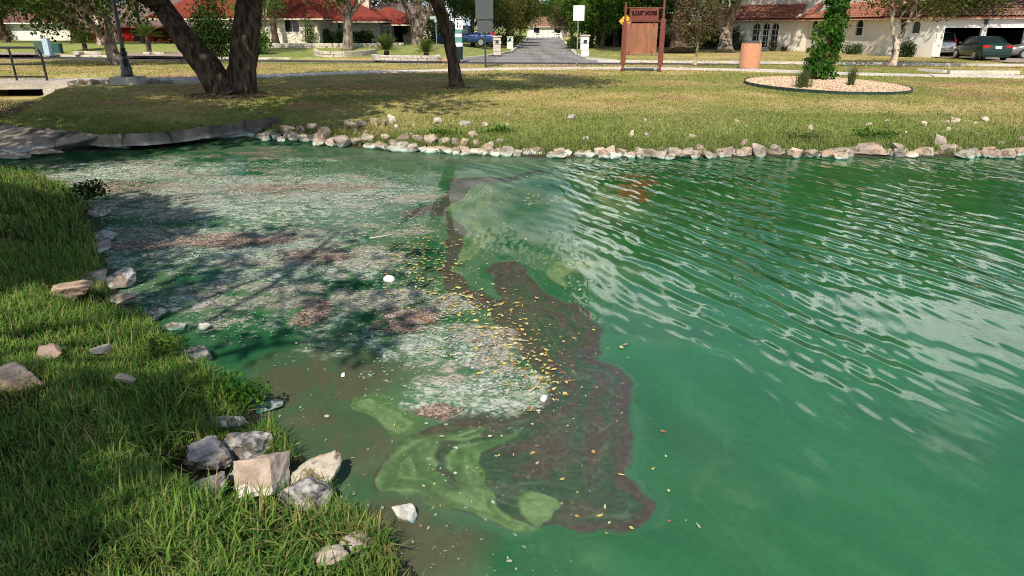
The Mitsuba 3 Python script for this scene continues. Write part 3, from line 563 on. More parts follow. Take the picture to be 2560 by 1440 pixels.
def pieces(pts, L, W, seed, z=0.013, tilt=0.12, sides=5):
    """Thin irregular chips lying on the water: one mesh, a random tone in uv.x."""
    r = np.random.default_rng(seed); n = len(pts)
    ang = np.arange(sides) * 2 * np.pi / sides
    rad = 0.5 * (0.7 + 0.6 * r.random((n, sides)))
    a = r.random(n) * 6.283; ca, sa = np.cos(a), np.sin(a)
    u = np.cos(ang) * rad * L[:, None]; v = np.sin(ang) * rad * W[:, None]
    X = pts[:, :1] + u * ca[:, None] - v * sa[:, None]; Y = pts[:, 1:] + u * sa[:, None] + v * ca[:, None]
    Z = z + r.random((n, 1)) * 0.004 + tilt * (u * r.normal(0, 0.5, (n, 1)) + v * r.normal(0, 0.5, (n, 1)))
    V = np.stack([X, Y, np.maximum(Z, 0.0125)], -1)
    C = V.mean(1, keepdims=True) + [0, 0, 0.003]
    V = np.concatenate([V, C], 1).reshape(-1, 3); b = np.arange(n) * (sides + 1)
    F = np.concatenate([np.stack([b + i, b + (i + 1) % sides, b + sides], 1) for i in range(sides)])
    uv = np.column_stack([np.repeat(r.random(n), sides + 1), np.zeros(n * (sides + 1))])
    return trimesh.Trimesh(V, F, process=False), uv
def crust_density(x, y):
    n = meshkit.fbm(np.column_stack([x * 2.2, y * 2.6, 0 * x]), 3, 2); f = meshkit.fbm(np.column_stack([x * 9, y * 9, 0 * x]), 2, 8)
    return np.clip((np_total(CRUST, x, y) * 0.9 + 0.9 * (n - 0.5) + 0.9 * (f - 0.5) - 0.55) * 2.5, 0, 1) * 0.9 + 0.10 * shapely.contains_xy(mat_poly, x, y)
def brown_density(x, y): return np.clip(np_total(BROWN, x, y) * 1.4 - 0.35, 0, 1) * np.clip(meshkit.fbm(np.column_stack([x * 5, y * 7, 0 * x]), 3, 4) * 3 - 1.0, 0, 1)
r = np.random.default_rng(5)
P = scatter(15000, -8.5, 0.8, 2.7, 13.4, crust_density, 41)
L = 0.005 + 0.026 * r.random(len(P)) ** 3 + 0.0014 * P[:, 1]
m, uv = pieces(P, L, L * (0.35 + 0.6 * r.random(len(P))), 42)
obj('dried_algae_flakes', m, 'flake', 'whitish grey crust of dried algae broken into flakes over the left of the pond', 'algae', uv=uv, kind='stuff')
P = scatter(750, -6, 0.5, 2.6, 9.0, lambda x, y: 0.25 + 0.75 * (meshkit.noise(np.column_stack([x * 1.5, y * 1.5, 0 * x])) > 0.5), 47)
L = 0.0025 + 0.008 * r.random(len(P)) ** 3
m, uv = pieces(P, L, L * (0.3 + 0.7 * r.random(len(P))), 48)
obj('algae_specks', m, 'flake', 'tiny pale specks scattered over the green and brown films', 'algae', uv=uv, kind='stuff')
P = scatter(230, -1.9, 0.15, 2.65, 5.0, lambda x, y: 0.2 + 0.8 * (meshkit.noise(np.column_stack([x * 3, y * 3, 0 * x])) > 0.5), 49)
L = 0.008 + 0.026 * r.random(len(P)) ** 2
m, uv = pieces(P, L, L * (0.25 + 0.6 * r.random(len(P))), 50, tilt=0.3)
obj('floating_scraps', m, 'flake', 'pale scraps and curls floating on the olive water off the foreground heap', 'litter', uv=uv, kind='stuff')
P = scatter(16000, -8.5, 0.6, 2.7, 13.4, brown_density, 43)
L = 0.018 + 0.05 * r.random(len(P)) ** 2
m, uv = pieces(P, L, 0.004 + 0.008 * r.random(len(P)), 44, z=0.015, tilt=0.25, sides=4)
obj('floating_plant_litter', m, 'debris', 'brown mats of rotting twigs and bark bits floating among the crust', 'litter', uv=uv, kind='stuff')
# yellow leaves
leaf_line = np.array([(-1.08,8.24),(-1.03,7.45),(-0.97,6.79),(-0.74,6.38),(-0.45,6.12),(-0.21,5.74),(-0.03,5.31),(0.09,4.94),(0.20,4.67),(0.31,4.39)])
def leaf_positions(n, seed):
    r = np.random.default_rng(seed); out = []
    ls = sg.LineString(leaf_line)
    for i in range(n):
        q = r.random()
        if q < 0.76:
            c = np.array(ls.interpolate(ls.length * (1 - r.random() ** 1.15)).coords[0]); sp = 0.05 + 0.035 * c[1]
            c = c + r.normal(0, 1, 2) * [sp * 0.8, sp]
        elif q < 0.86:
            c = np.array([r.uniform(-0.95, 1.0), 2.9 + 4.6 * r.random() ** 1.3])
        elif q < 0.93:
            c = np.array((0.243,10.41,0)[:2]) + r.normal(0, 1, 2) * [0.33, 0.28]
        else:
            c = np.array([r.uniform(-2.5, 0.4), r.uniform(5, 13)])
        out.append(c)
    out = np.array(out); return out[shapely.contains_xy(wat, out[:, 0], out[:, 1])]
def leaf_mesh(r, c, scale=1.0):
    L = (0.015 + 0.042 * r.random() ** 1.8) * scale; W = L * (0.22 if r.random() < 0.35 else 0.42 + 0.15 * r.random()); bend = r.normal(0, 0.25); lift = 0.006 + 0.010 * r.random()
    t = np.linspace(-0.5, 0.5, 6); w = np.array([0.02, 0.33, 0.5, 0.46, 0.28, 0.02])
    mid = np.column_stack([t * L, bend * L * (t * t), 0.014 + lift * (2 * t) ** 2 * 0.5])
    Lf = mid + np.column_stack([0 * t, w * W, lift * w]); Rt = mid - np.column_stack([0 * t, w * W, -lift * w * r.uniform(-0.2, 1)])
    V = np.vstack([Lf, mid, Rt]); F = []
    for i in range(5):
        for a, b in ((0, 6), (6, 12)):
            F += [(a + i, b + i, b + i + 1), (a + i, b + i + 1, a + i + 1)]
    an = r.random() * 6.283; ca, sa = math.cos(an), math.sin(an)
    V = np.column_stack([V[:, 0] * ca - V[:, 1] * sa + c[0], V[:, 0] * sa + V[:, 1] * ca + c[1], np.maximum(V[:, 2], 0.013)])
    return V, np.array(F)
LP = leaf_positions(1450, 77)
r = np.random.default_rng(78)
order = np.argsort(LP[:, 1])
for c in LP[order[:290]]:
    V, F = leaf_mesh(r, c); u = r.random() ** 1.4
    obj('fallen_leaf', trimesh.Trimesh(V, F, process=False), 'leaf_yellow', 'small yellow to tan fallen leaf floating on the algae film', 'leaf', 'fallen leaves floating on the pond', uv=np.column_stack([np.full(len(V), u), np.zeros(len(V))]), smooth=True)
Vs, Fs, us, o = [], [], [], 0
for c in LP[order[290:]]:
    V, F = leaf_mesh(r, c, 1.1); Vs.append(V); Fs.append(F + o); us.append(np.full(len(V), r.random() ** 1.4)); o += len(V)
us = np.concatenate(us)
obj('floating_leaf_drift', trimesh.Trimesh(np.vstack(Vs), np.vstack(Fs), process=False), 'leaf_yellow', 'drift of yellow leaves scattered over the scum towards the far bank', 'leaves', uv=np.column_stack([us, 0 * us]), smooth=True, kind='stuff')

# ---------------------------------------------------------------- stones
def rock_mesh(w, d, h, seed, sub=3, rough=0.10, planes=12):
    """A broken lump of stone: a ball cut by random planes into blunt facets, then chipped and pitted by noise."""
    r = np.random.default_rng(seed)
    m = trimesh.creation.icosphere(subdivisions=sub); v = m.vertices.copy()
    for k in range(planes):
        n = r.normal(0, 1, 3); n /= np.linalg.norm(n); c = 0.42 + 0.36 * r.random()
        if k == 0: n, c = np.array([0.15 * r.normal(), 0.15 * r.normal(), 1.0]), 0.5
        t = v @ n; v -= np.outer(np.maximum(t - c, 0) * 0.97, n)
    nv = v / np.linalg.norm(v, axis=1, keepdims=True)
    q = meshkit.fbm(v * 2.4 + seed * 3.1, 3, seed) - 0.5; ridg = np.abs(meshkit.noise(v * 5.0 + seed * 1.7, seed + 2) - 0.5)
    v = v + nv * (rough * 1.6 * q + rough * 0.9 * (0.25 - ridg) + 0.55 * rough * (meshkit.fbm(v * 11 + seed, 2, seed + 5) - 0.5))[:, None]
    e = v.max(0) - v.min(0); v = (v - (v.max(0) + v.min(0)) / 2) / e * [w, d, h]
    a = r.uniform(-0.5, 0.5); ca, sa = math.cos(a), math.sin(a); t = r.normal(0, 0.15)
    v = np.column_stack([v[:, 0] * ca - v[:, 1] * sa, v[:, 0] * sa + v[:, 1] * ca, v[:, 2] + t * v[:, 0]])
    return trimesh.Trimesh(v, m.faces, process=False)
def put(m, x, y, z): m.apply_translation((x, y, z)); return m
rocks_A = [(-5.80,16.35,0.21,0.14),(-5.62,16.10,0.20,0.14),(-5.54,16.51,0.16,0.12),(-5.76,16.66,0.26,0.16),(-5.29,16.66,0.33,0.19),(-5.92,16.50,0.14,0.14),(-5.22,15.91,0.18,0.14),(-4.97,15.98,0.23,0.18),(-4.96,16.66,0.19,0.16),(-4.70,15.98,0.23,0.18),(-4.81,17.00,0.29,0.19),(-4.24,15.94,0.27,0.25),(-4.30,15.76,0.31,0.25),(-3.95,15.34,0.26,0.20),(-3.68,15.21,0.39,0.24),(-4.25,15.41,0.26,0.13),(-3.60,16.28,0.14,0.18),(-3.39,15.28,0.22,0.09),(-3.15,15.37,0.26,0.17),(-2.80,15.62,0.20,0.13),(-2.79,14.92,0.38,0.13),(-2.39,15.41,0.29,0.16),(-2.41,14.69,0.42,0.13),(-2.07,14.63,0.25,0.13),(-2.06,15.34,0.22,0.15),(-1.83,14.54,0.17,0.08),(-1.74,15.08,0.30,0.19),(-1.68,14.54,0.25,0.10),(-1.51,15.14,0.13,0.11),(-1.42,15.05,0.17,0.13),(-1.36,14.45,0.29,0.12),(-1.21,14.88,0.17,0.15),(-1.01,14.69,0.19,0.17),(-0.97,14.23,0.22,0.10),(-1.14,14.30,0.14,0.08),(-0.85,15.55,0.22,0.20),(-0.76,14.76,0.13,0.13),(-0.52,14.51,0.31,0.23),(-0.26,15.05,0.17,0.11),(-0.25,14.47,0.21,0.10)]
rocks_B = [(0.24,14.34,0.27,0.12),(0.08,14.13,0.22,0.14),(0.33,14.23,0.24,0.14),(0.51,14.21,0.18,0.18),(0.54,14.23,0.26,0.14),(0.79,13.91,0.20,0.13),(0.80,14.14,0.18,0.10),(0.93,13.83,0.26,0.13),(1.10,14.03,0.20,0.10),(1.11,14.09,0.20,0.14),(1.38,14.03,0.24,0.09),(1.40,14.23,0.26,0.11),(1.54,14.00,0.18,0.06),(1.72,14.36,0.14,0.06),(1.83,13.80,0.20,0.12),(1.86,13.95,0.28,0.15),(1.94,13.89,0.16,0.06),(2.03,13.80,0.20,0.08),(2.13,14.07,0.20,0.08),(2.24,14.15,0.26,0.14),(2.36,13.91,0.20,0.10),(2.34,14.13,0.24,0.09),(2.60,14.30,0.25,0.08),(2.53,13.83,0.18,0.10),(2.79,14.00,0.32,0.17),(2.83,14.13,0.16,0.06),(2.91,13.84,0.30,0.17),(3.12,14.53,0.25,0.13),(3.12,13.74,0.22,0.12),(3.26,13.95,0.32,0.20),(3.33,14.13,0.18,0.06),(3.60,14.53,0.17,0.12),(3.47,13.95,0.32,0.18),(3.65,13.95,0.30,0.16),(3.88,14.28,0.28,0.20),(3.73,14.31,0.14,0.08),(3.96,14.13,0.24,0.11),(3.94,13.86,0.26,0.14),(4.18,14.15,0.14,0.16),(4.21,13.97,0.14,0.10),(4.34,14.09,0.26,0.20),(4.43,14.16,0.32,0.16),(4.16,14.19,0.20,0.08),(4.87,14.70,0.15,0.15),(4.64,14.15,0.22,0.14),(4.77,14.21,0.28,0.17),(4.99,14.07,0.32,0.23),(5.04,14.31,0.29,0.14)]
rocks_C = [(5.46,14.40,0.33,0.17),(5.39,14.28,0.35,0.15),(5.59,14.34,0.23,0.12),(5.70,13.97,0.22,0.12),(5.75,14.12,0.30,0.17),(6.04,14.03,0.34,0.16),(6.03,14.12,0.24,0.13),(6.31,13.95,0.24,0.15),(6.38,14.12,0.32,0.13),(6.50,13.81,0.30,0.12),(6.95,14.31,0.22,0.16),(6.90,14.28,0.31,0.13),(7.32,14.19,0.67,0.23),(7.63,14.23,0.18,0.12),(7.69,14.15,0.12,0.10),(7.99,14.35,0.37,0.19),(8.20,14.28,0.24,0.11),(8.21,14.15,0.16,0.16),(8.37,14.14,0.32,0.19),(8.54,14.28,0.12,0.14),(8.98,14.75,0.23,0.24),(8.78,14.26,0.37,0.21),(9.05,14.37,0.29,0.22),(9.30,14.53,0.21,0.10),(9.03,13.91,0.32,0.16),(9.45,14.42,0.21,0.09),(9.49,14.03,0.14,0.12),(9.38,14.09,0.12,0.08),(9.65,13.95,0.24,0.15),(9.85,14.21,0.32,0.13),(9.89,13.91,0.30,0.18),(10.03,14.12,0.22,0.11),(10.35,14.28,0.24,0.16),(10.48,14.39,0.16,0.09),(11.05,15.20,0.17,0.13)]
upper = [(-3.94,17.05,0.36,0.16),(-3.64,16.96,0.36,0.13),(-3.28,16.83,0.21,0.18),(-3.03,16.75,0.19,0.15),(-2.87,16.92,0.24,0.18),(-2.69,16.40,0.14,0.10),(-3.38,16.32,0.16,0.06),(-2.90,15.15,0.13,0.06),(-2.30,16.57,0.07,0.05),(-2.24,15.83,0.18,0.06),(-2.55,15.67,0.07,0.03),(-1.76,16.69,0.24,0.13),(-1.10,16.43,0.35,0.10),(-0.62,16.27,0.18,0.08),(-0.10,17.10,0.12,0.04),(-0.09,16.23,0.11,0.06)] + [(1.39,16.75,0.21,0.09),(1.58,15.08,0.19,0.08),(2.60,15.29,0.13,0.13),(3.09,16.49,0.14,0.04),(2.94,15.29,0.13,0.06),(3.89,15.08,0.21,0.10),(4.83,16.32,0.05,0.03),(5.23,16.49,0.12,0.03),(5.33,16.07,0.07,0.03),(1.54,14.06,0.12,0.08)] + [(6.74,15.91,0.13,0.09),(8.18,16.23,0.18,0.04),(8.78,16.57,0.12,0.03),(9.52,16.32,0.16,0.07),(10.13,16.49,0.16,0.05),(10.41,16.62,0.23,0.10),(9.87,15.91,0.12,0.07),(10.79,16.49,0.16,0.04),(11.18,16.75,0.27,0.08),(8.73,15.60,0.11,0.05),(10.32,15.60,0.11,0.05),(10.47,14.96,0.25,0.05),(5.94,16.15,0.06,0.03)]
ORD = lambda n: f"{n}{'th' if 10 <= n % 100 <= 20 else {1: 'st', 2: 'nd', 3: 'rd'}.get(n % 10, 'th')}"
row = rocks_A + rocks_B + rocks_C
fl = sg.LineString(far_shore); r = np.random.default_rng(2)
for k in range(int(fl.length / 0.21)):
    q = fl.interpolate(k * 0.21).coords[0]
    if min(math.hypot(q[0] - a[0], q[1] + 0.05 - a[1]) - 0.42 * a[2] for a in row) > 0.03: row.append((q[0], q[1] - 0.02, r.uniform(0.20, 0.34), r.uniform(0.10, 0.20)))
row = sorted(row)
tones = [('limestone_pink', 'pinkish'), ('limestone_tan', 'tan'), ('limestone_grey', 'greyish'), ('limestone_pale', 'pale')]
r = np.random.default_rng(3)
for i, (x, y, w, h) in enumerate(row):
    mat, tone = tones[int(r.choice(4, p=[0.4, 0.35, 0.13, 0.12]))]
    h2 = h * 1.05 + 0.05; w2 = w * 1.06; onwater = shapely.distance(sg.Point(x, y), shoreline) < 0.45
    z0 = -0.05 if y < 14.6 or shapely.contains_xy(pond, x, y) else 0.06
    m = rock_mesh(w2, w2 * r.uniform(0.7, 1.0), h2, 1000 + i, 3, 0.13)
    size = 'large' if w > 0.30 else 'small' if w < 0.15 else 'medium'
    shape = 'upright' if h > 0.85 * w else 'flat' if h < 0.45 * w else 'blocky'
    k = obj('bank_stone', put(m, x, y + w * 0.18, z0 + h2 * 0.5), mat, f'{size} {shape} {tone} limestone in the far water line row, {ORD(i + 1)} from left', 'stone', 'limestone lumps edging the far bank', smooth=24)
for i, (x, y, w, h) in enumerate(sorted(upper)):
    m = rock_mesh(w * 0.88, w * r.uniform(0.5, 0.7), h * 1.25 + 0.05, 3000 + i, 2, 0.13)
    flat_ = 'flat' if h < 0.35 * w else 'rounded'
    obj('grass_stone', put(m, x, y + 0.1, hz(x, y + 0.1) + h * 0.5 - 0.01), 'limestone_pale' if i > 5 or w < 0.14 else 'limestone_tan', f'{flat_} pale stone loose in the far bank grass, {ORD(i + 1)} from left', 'stone', 'loose stones in the grass of the far bank', smooth=24)

def near_stone(name, px, dims, seed, mat, label, lift=0.0, sub=3, rough=0.13):
    x, y, z = px; w, d, h = dims; z = max(z, hz(x, y + d * 0.35) - 0.03)
    obj(name, put(rock_mesh(w, d, h, seed, sub + (sub == 3), rough, 13), x, y + d * 0.35, z + h * 0.42 + lift), mat, label, 'stone', smooth=26)
# the square block at the head of the heap
pts = np.array([(-0.13, -0.10, 0.0), (0.11, -0.11, 0.0), (0.14, 0.09, 0.0), (-0.12, 0.10, 0.0), (-0.155, -0.09, 0.235), (0.09, -0.105, 0.235), (0.155, 0.09, 0.275), (-0.10, 0.12, 0.255), (0.11, -0.02, 0.26)])
m = trimesh.convex.convex_hull(pts)
for _ in range(4): m = m.subdivide()
v = m.vertices; m.vertices = v + m.vertex_normals * ((meshkit.fbm(v * 16, 4, 3) - 0.5) * 0.035)[:, None] + m.vertex_normals * ((meshkit.fbm(v * 60, 2, 8) - 0.5) * 0.010)[:, None]
m.apply_scale(0.84); m.apply_transform(trimesh.transformations.rotation_matrix(math.radians(-33), [1, 0, 0])); m.apply_transform(trimesh.transformations.rotation_matrix(math.radians(-6), [0, 1, 0]))
obj('square_stone', put(m, *(np.array((-1.364,3.137,0.02)) + [0, 0.04, 0.03])), 'block_stone', 'square reddish tan stone block with a whitish foot, biggest of the heap in the foreground', 'stone', smooth=45)
near_stone('ochre_stone', (-1.094,3.239,0), (0.31, 0.22, 0.17), 12, 'ochre_stone', 'whitish ochre stone slanting into the water right of the square block')
near_stone('mottled_stone', (-1.105,3.016,0.03), (0.30, 0.22, 0.19), 25, 'crusted_stone', 'mottled grey white stone in the grass in front of the ochre stone')
near_stone('rounded_stone', (-1.723,3.285,0.06), (0.27, 0.26, 0.20), 37, 'heap_stone', 'brownish grey stone half under the grass left of the square block', rough=0.24)
near_stone('crusted_stone', (-1.588,3.489,0.01), (0.32, 0.26, 0.18), 44, 'crusted_stone', 'dark grey stone crusted with algae behind the square block', rough=0.2)
near_stone('shaded_stone', (-1.809,3.765,0.01), (0.26, 0.18, 0.12), 52, 'crusted_stone', 'low grey stone in the shade of the grass, rearmost of the foreground heap')
near_stone('low_stone', (-1.633,3.073,0.08), (0.20, 0.16, 0.13), 61, 'heap_stone', 'small low stone in the grass in front of the brownish grey stone')
near_stone('wedge_stone', (-1.525,3.266,0.02), (0.14, 0.14, 0.12), 66, 'heap_stone', 'small dark wedge of stone jammed left of the square block')
for (px, dims, sd, mat, lab) in [
    ((-3.957,5.77,0.16), (0.38, 0.26, 0.17), 71, 'limestone_tan', 'large tan stone bedded in the grass of the left bank'),
    ((-3.941,6.497,0), (0.34, 0.26, 0.22), 72, 'crusted_stone', 'crusted grey stone at the left water line beside the large tan one'),
    ((-3.662,6.041,0), (0.30, 0.2, 0.12), 73, 'limestone_grey', 'dark stone at the left water line below the crusted grey one'),
    ((-4.133,6.397,0.05), (0.30, 0.2, 0.16), 74, 'limestone_grey', 'brownish stone between the large tan stone and the left water line'),
    ((-3.209,5.665,0), (0.26, 0.18, 0.12), 75, 'crusted_stone', 'long whitish stone at the foot of the sunlit grass clump'),
    ((-2.922,5.481,-0.01), (0.20, 0.14, 0.07), 76, 'crusted_stone', 'low wet stone awash in the dark shadow off the left bank'),
    ((-2.657,5.481,-0.01), (0.12, 0.09, 0.07), 77, 'limestone_pale', 'small white stone sticking out of the water at the tip of a shadow'),
    ((-2.481,4.853,-0.01), (0.32, 0.20, 0.13), 78, 'crusted_stone', 'speckled black and white stone at the water line of the left bank'),
    ((-2.477,4.682,0.02), (0.22, 0.14, 0.10), 79, 'limestone_tan', 'tan stone under the grass edge beside the speckled stone'),
    ((-5.714,9.294,0), (0.32, 0.2, 0.12), 80, 'crusted_stone', 'bluish crusted stone farthest along the left bank'),
    ((-5.007,8.153,0), (0.34, 0.22, 0.12), 81, 'crusted_stone', 'flat crusted stone at the left bank below the overhanging twigs'),
    ((-4.773,7.567,0.01), (0.30, 0.22, 0.14), 82, 'limestone_grey', 'grey stone under the left grass edge, third from the far end'),
    ((-3.121,4.194,0.36), (0.19, 0.15, 0.10), 83, 'limestone_pink', 'pinkish stone in the shaded grass at the left'),
    ((-2.818,4.295,0.34), (0.14, 0.1, 0.08), 84, 'limestone_tan', 'small tan stone poking out of the sunlit grass'),
    ((-2.449,3.903,0.34), (0.12, 0.09, 0.06), 85, 'limestone_tan', 'tiny pale stone almost lost in the grass near the foreground'),
    ((-3.046,3.731,0.37), (0.30, 0.2, 0.17), 86, 'limestone_pink', 'smooth pinkish boulder cut by the left edge of the picture'),
    ((-1.662,4.137,-0.01), (0.19, 0.14, 0.05), 87, 'crusted_stone', 'dark lump of crust awash beyond the overhanging plant'),
    ((-0.571,2.992,-0.01), (0.14, 0.12, 0.10), 88, 'limestone_pale', 'pale teal stained stone alone in the water near the bottom edge'),
    ((-0.833,2.516,0.16), (0.17, 0.12, 0.08), 89, 'limestone_tan', 'knobbly tan stone in the dry grass at the bottom edge'),
    ((-0.738,2.647,0.06), (0.16, 0.14, 0.12), 90, 'limestone_grey', 'dark purple grey stone beside the knobbly one at the bottom edge')]:
    near_stone('bank_rock', px, dims, sd, mat, lab, sub=3 if px[1] < 6 else 2)
# foam and litter on the water
m = trimesh.creation.icosphere(3); v = m.vertices * (1 + 0.08 * (meshkit.fbm(m.vertices * 2, 3, 2)[:, None] - 0.5)) * [0.060, 0.055, 0.040]; m.vertices = v
obj('foam_ball', put(m, *(np.array((-1.267,6.765,0)) + [0, 0, 0.018])), 'foam', 'smooth white foam ball floating among the leaves', 'foam ball', smooth=True)
obj('foam_scrap', put(rock_mesh(0.035, 0.075, 0.03, 5, 2, 0.1), *(np.array((0.224,4.293,0)) + [0, 0, 0.018])), 'foam', 'white scrap of foam at the lower end of the leaf drift', 'foam scrap', smooth=40)
obj('foam_chip', put(rock_mesh(0.03, 0.05, 0.02, 6, 2, 0.1), *(np.array((-1.261,4.65,0)) + [0, 0, 0.016])), 'foam', 'small white curl of foam left of the lone crust patch', 'foam scrap', smooth=40)
def stick(name, a, b, rad, mat, label):
    a, b = np.array(a, float), np.array(b, float); t = np.linspace(0, 1, 6)[:, None]
    p = a + (b - a) * t + np.sin(t * 3.1) * np.array([0.012, -0.01, 0.004])
    obj(name, tube(p, np.linspace(rad, rad * 0.5, 6), 6), mat, label, 'stick')
matte('stick_brown', (0.20, 0.12, 0.06)); matte('stick_pale', (0.55, 0.50, 0.42))
stick('floating_stick', (*(-0.858,5.737,0)[:2], 0.025), (*(-0.665,5.603,0)[:2], 0.022), 0.008, 'stick_brown', 'short yellow brown stick on the round brown litter mat')
stick('floating_stick', (*(-0.033,5.296,0)[:2], 0.022), (*(0.139,5.249,0)[:2], 0.02), 0.005, 'stick_pale', 'long whitish sliver lying across the leaf drift')
stick('floating_stick', (*(-0.206,5.475,0)[:2], 0.022), (*(-0.122,5.052,0)[:2], 0.02), 0.004, 'stick_pale', 'whitish sliver at the left edge of the leaf drift')
stick('floating_stick', (*(-1.745,8.238,0)[:2], 0.022), (*(-1.503,8.414,0)[:2], 0.02), 0.010, 'stick_pale', 'pale stick floating at the edge of the far crust')
stick('floating_stick', (*(0.128,4.395,0)[:2], 0.022), (*(0.206,4.574,0)[:2], 0.02), 0.006, 'stick_pale', 'pale sliver beside the white foam scrap')

# ---------------------------------------------------------------- grass
def blades(x, y, z, L, W, seed, lean=0.7):
    r = np.random.default_rng(seed); n = len(x)
    a = r.random(n) * 6.283; d = np.column_stack([np.cos(a), np.sin(a), 0 * a]); s = np.column_stack([-np.sin(a), np.cos(a), 0 * a])
    k = lean * r.random(n) ** 0.7
    B = np.column_stack([x, y, z]); up = np.array([0, 0, 1.0])
    mid = B + up * (L * 0.55 * np.cos(k * 0.5))[:, None] + d * (L * 0.55 * np.sin(k * 0.5))[:, None]
    tip = mid + up * (L * 0.5 * np.cos(k * 1.7))[:, None] + d * (L * 0.5 * np.sin(k * 1.7))[:, None]
    hw = (W / 2)[:, None]
    V = np.stack([B - s * hw, B + s * hw, mid - s * hw * 0.8, mid + s * hw * 0.8, tip], 1).reshape(-1, 3)
    o = np.arange(n)[:, None] * 5
    F = np.concatenate([o + [0, 1, 3], o + [0, 3, 2], o + [2, 3, 4]])
    u = np.repeat(r.random(n), 5); w = np.tile([0, 0, 0.55, 0.55, 1.0], n)
    return trimesh.Trimesh(V, F, process=False), np.column_stack([u, w])
nearbank = sg.Polygon(near_shore + [(-0.2, 0.9), (-12, 0.9), (-14, 12.0)]).difference(pond.buffer(-0.02))
shapely.prepare(nearbank)
bare = [(*(-1.529,3.345,0.03)[:2], 0.40, 0.20), (*(-1.321,3.032,0.03)[:2], 0.17, 0.10), (*(-1.115,3.048,0.03)[:2], 0.22, 0.15), (*(-1.713,3.248,0.06)[:2], 0.20, 0.14), (*(-1.733,3.285,0.1)[:2], 0.17, 0.12), (*(-3.925,5.864,0.2)[:2], 0.28, 0.2), (*(-3.151,4.242,0.36)[:2], 0.08, 0.06), (*(-3.117,3.824,0.36)[:2], 0.12, 0.08), (*(-0.832,2.642,0.1)[:2], 0.13, 0.06)]
def near_grass(n, y0, y1, L0, W0, seed):
    r = np.random.default_rng(seed); y = y0 + (y1 - y0) * r.random(n); x = -0.92 * y - 1.4 + r.random(n) * (0.92 * y + 1.6)
    ok = shapely.contains_xy(nearbank, x, y)
    cl = meshkit.fbm(np.column_stack([x * 3.5, y * 3.5, 0 * x]), 3, 6)
    ok &= r.random(n) < np.clip(0.35 + 2.2 * (cl - 0.35), 0.15, 1)
    for cx, cy, rx, ry in bare: ok &= ((x - cx) / rx) ** 2 + ((y - cy) / ry) ** 2 > 0.75 + 0.5 * r.random(n)
    x, y, cl = x[ok], y[ok], cl[ok]
    edge = shapely.distance(shapely.points(x, y), shoreline)
    k = edge > 0.14 * np.clip(meshkit.fbm(np.column_stack([x * 2.2, y * 2.2, 0 * x + 7]), 2, 5) * 3 - 1.1, 0, 1); x, y, cl, edge = x[k], y[k], cl[k], edge[k]
    L = L0 * (0.45 + 1.0 * r.random(len(x))) * (0.7 + 0.9 * cl) * (1 + 0.6 * smooth01(0.45, 0.0, edge))
    return x, y, height(x, y) - 0.01, L, W0 * (0.6 + 0.8 * r.random(len(x)))
parts_ = []
for n, y0, y1, L0, W0, sd in ((190000, 1.7, 4.2, 0.072, 0.0065, 1), (160000, 4.2, 7.0, 0.078, 0.0085, 2), (80000, 7.0, 13.0, 0.10, 0.012, 3)):
    parts_.append(blades(*near_grass(n, y0, y1, L0, W0, sd), sd + 20, 1.15))
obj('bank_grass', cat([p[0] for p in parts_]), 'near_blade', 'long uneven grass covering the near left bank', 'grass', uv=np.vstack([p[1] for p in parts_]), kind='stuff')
# tall tufts along the near water line
tx, ty = [], []
r = np.random.default_rng(8)
for cx, cy, n, sp in [(*(-1.129,2.763,0.15)[:2], 330, 0.16), (*(-1.37,2.703,0.2)[:2], 260, 0.16), (*(-0.895,2.823,0.1)[:2], 260, 0.09), (*(-0.732,2.709,0.1)[:2], 160, 0.07), (*(-2.852,4.913,0.15)[:2], 420, 0.17), (*(-3.13,5.106,0.2)[:2], 260, 0.16), (*(-2.014,4.188,0.1)[:2], 420, 0.16), (*(-2.215,4.01,0.2)[:2], 300, 0.2), (*(-5.033,7.898,0.15)[:2], 350, 0.25), (*(-4.599,6.996,0.15)[:2], 250, 0.25), (*(-1.798,3.292,0.2)[:2], 260, 0.15), (*(-2.002,3.337,0.3)[:2], 200, 0.25), (*(-1.01,2.517,0.2)[:2], 260, 0.2)]:
    tx.append(cx + r.normal(0, sp, n)); ty.append(cy + r.normal(0, sp * 0.8, n))
tx, ty = np.concatenate(tx), np.concatenate(ty)
ok = shapely.contains_xy(nearbank, tx, ty)
for cx, cy, rx, ry in bare: ok &= ((tx - cx) / rx) ** 2 + ((ty - cy) / ry) ** 2 > 1.0
tx, ty = tx[ok], ty[ok]
m, uv = blades(tx, ty, height(tx, ty) - 0.01, 0.12 + 0.13 * r.random(len(tx)), 0.008 + 0.005 * r.random(len(tx)), 30, 1.3)
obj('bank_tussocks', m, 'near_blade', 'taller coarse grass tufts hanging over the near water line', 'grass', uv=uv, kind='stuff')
def weed(label, p, rx, ry, h, n, leaf, mat, seed):
    cc = crown_centres((p[0], p[1], p[2] + h * 0.5), (rx, ry, h * 0.5), 24, seed, 0.1); m, uv = leaf_cloud(cc, (rx * 0.3, ry * 0.3, h * 0.2), n, leaf, seed + 1, 0.0)
    t = thing('weed', label, 'plant'); part(t, 'foliage', m, mat, uv=uv)
    part(t, 'stem', cat([tube([(p[0], p[1], p[2] - 0.03), tuple(c)], [0.005, 0.002], 4) for c in cc[:14]]), 'stick_brown')
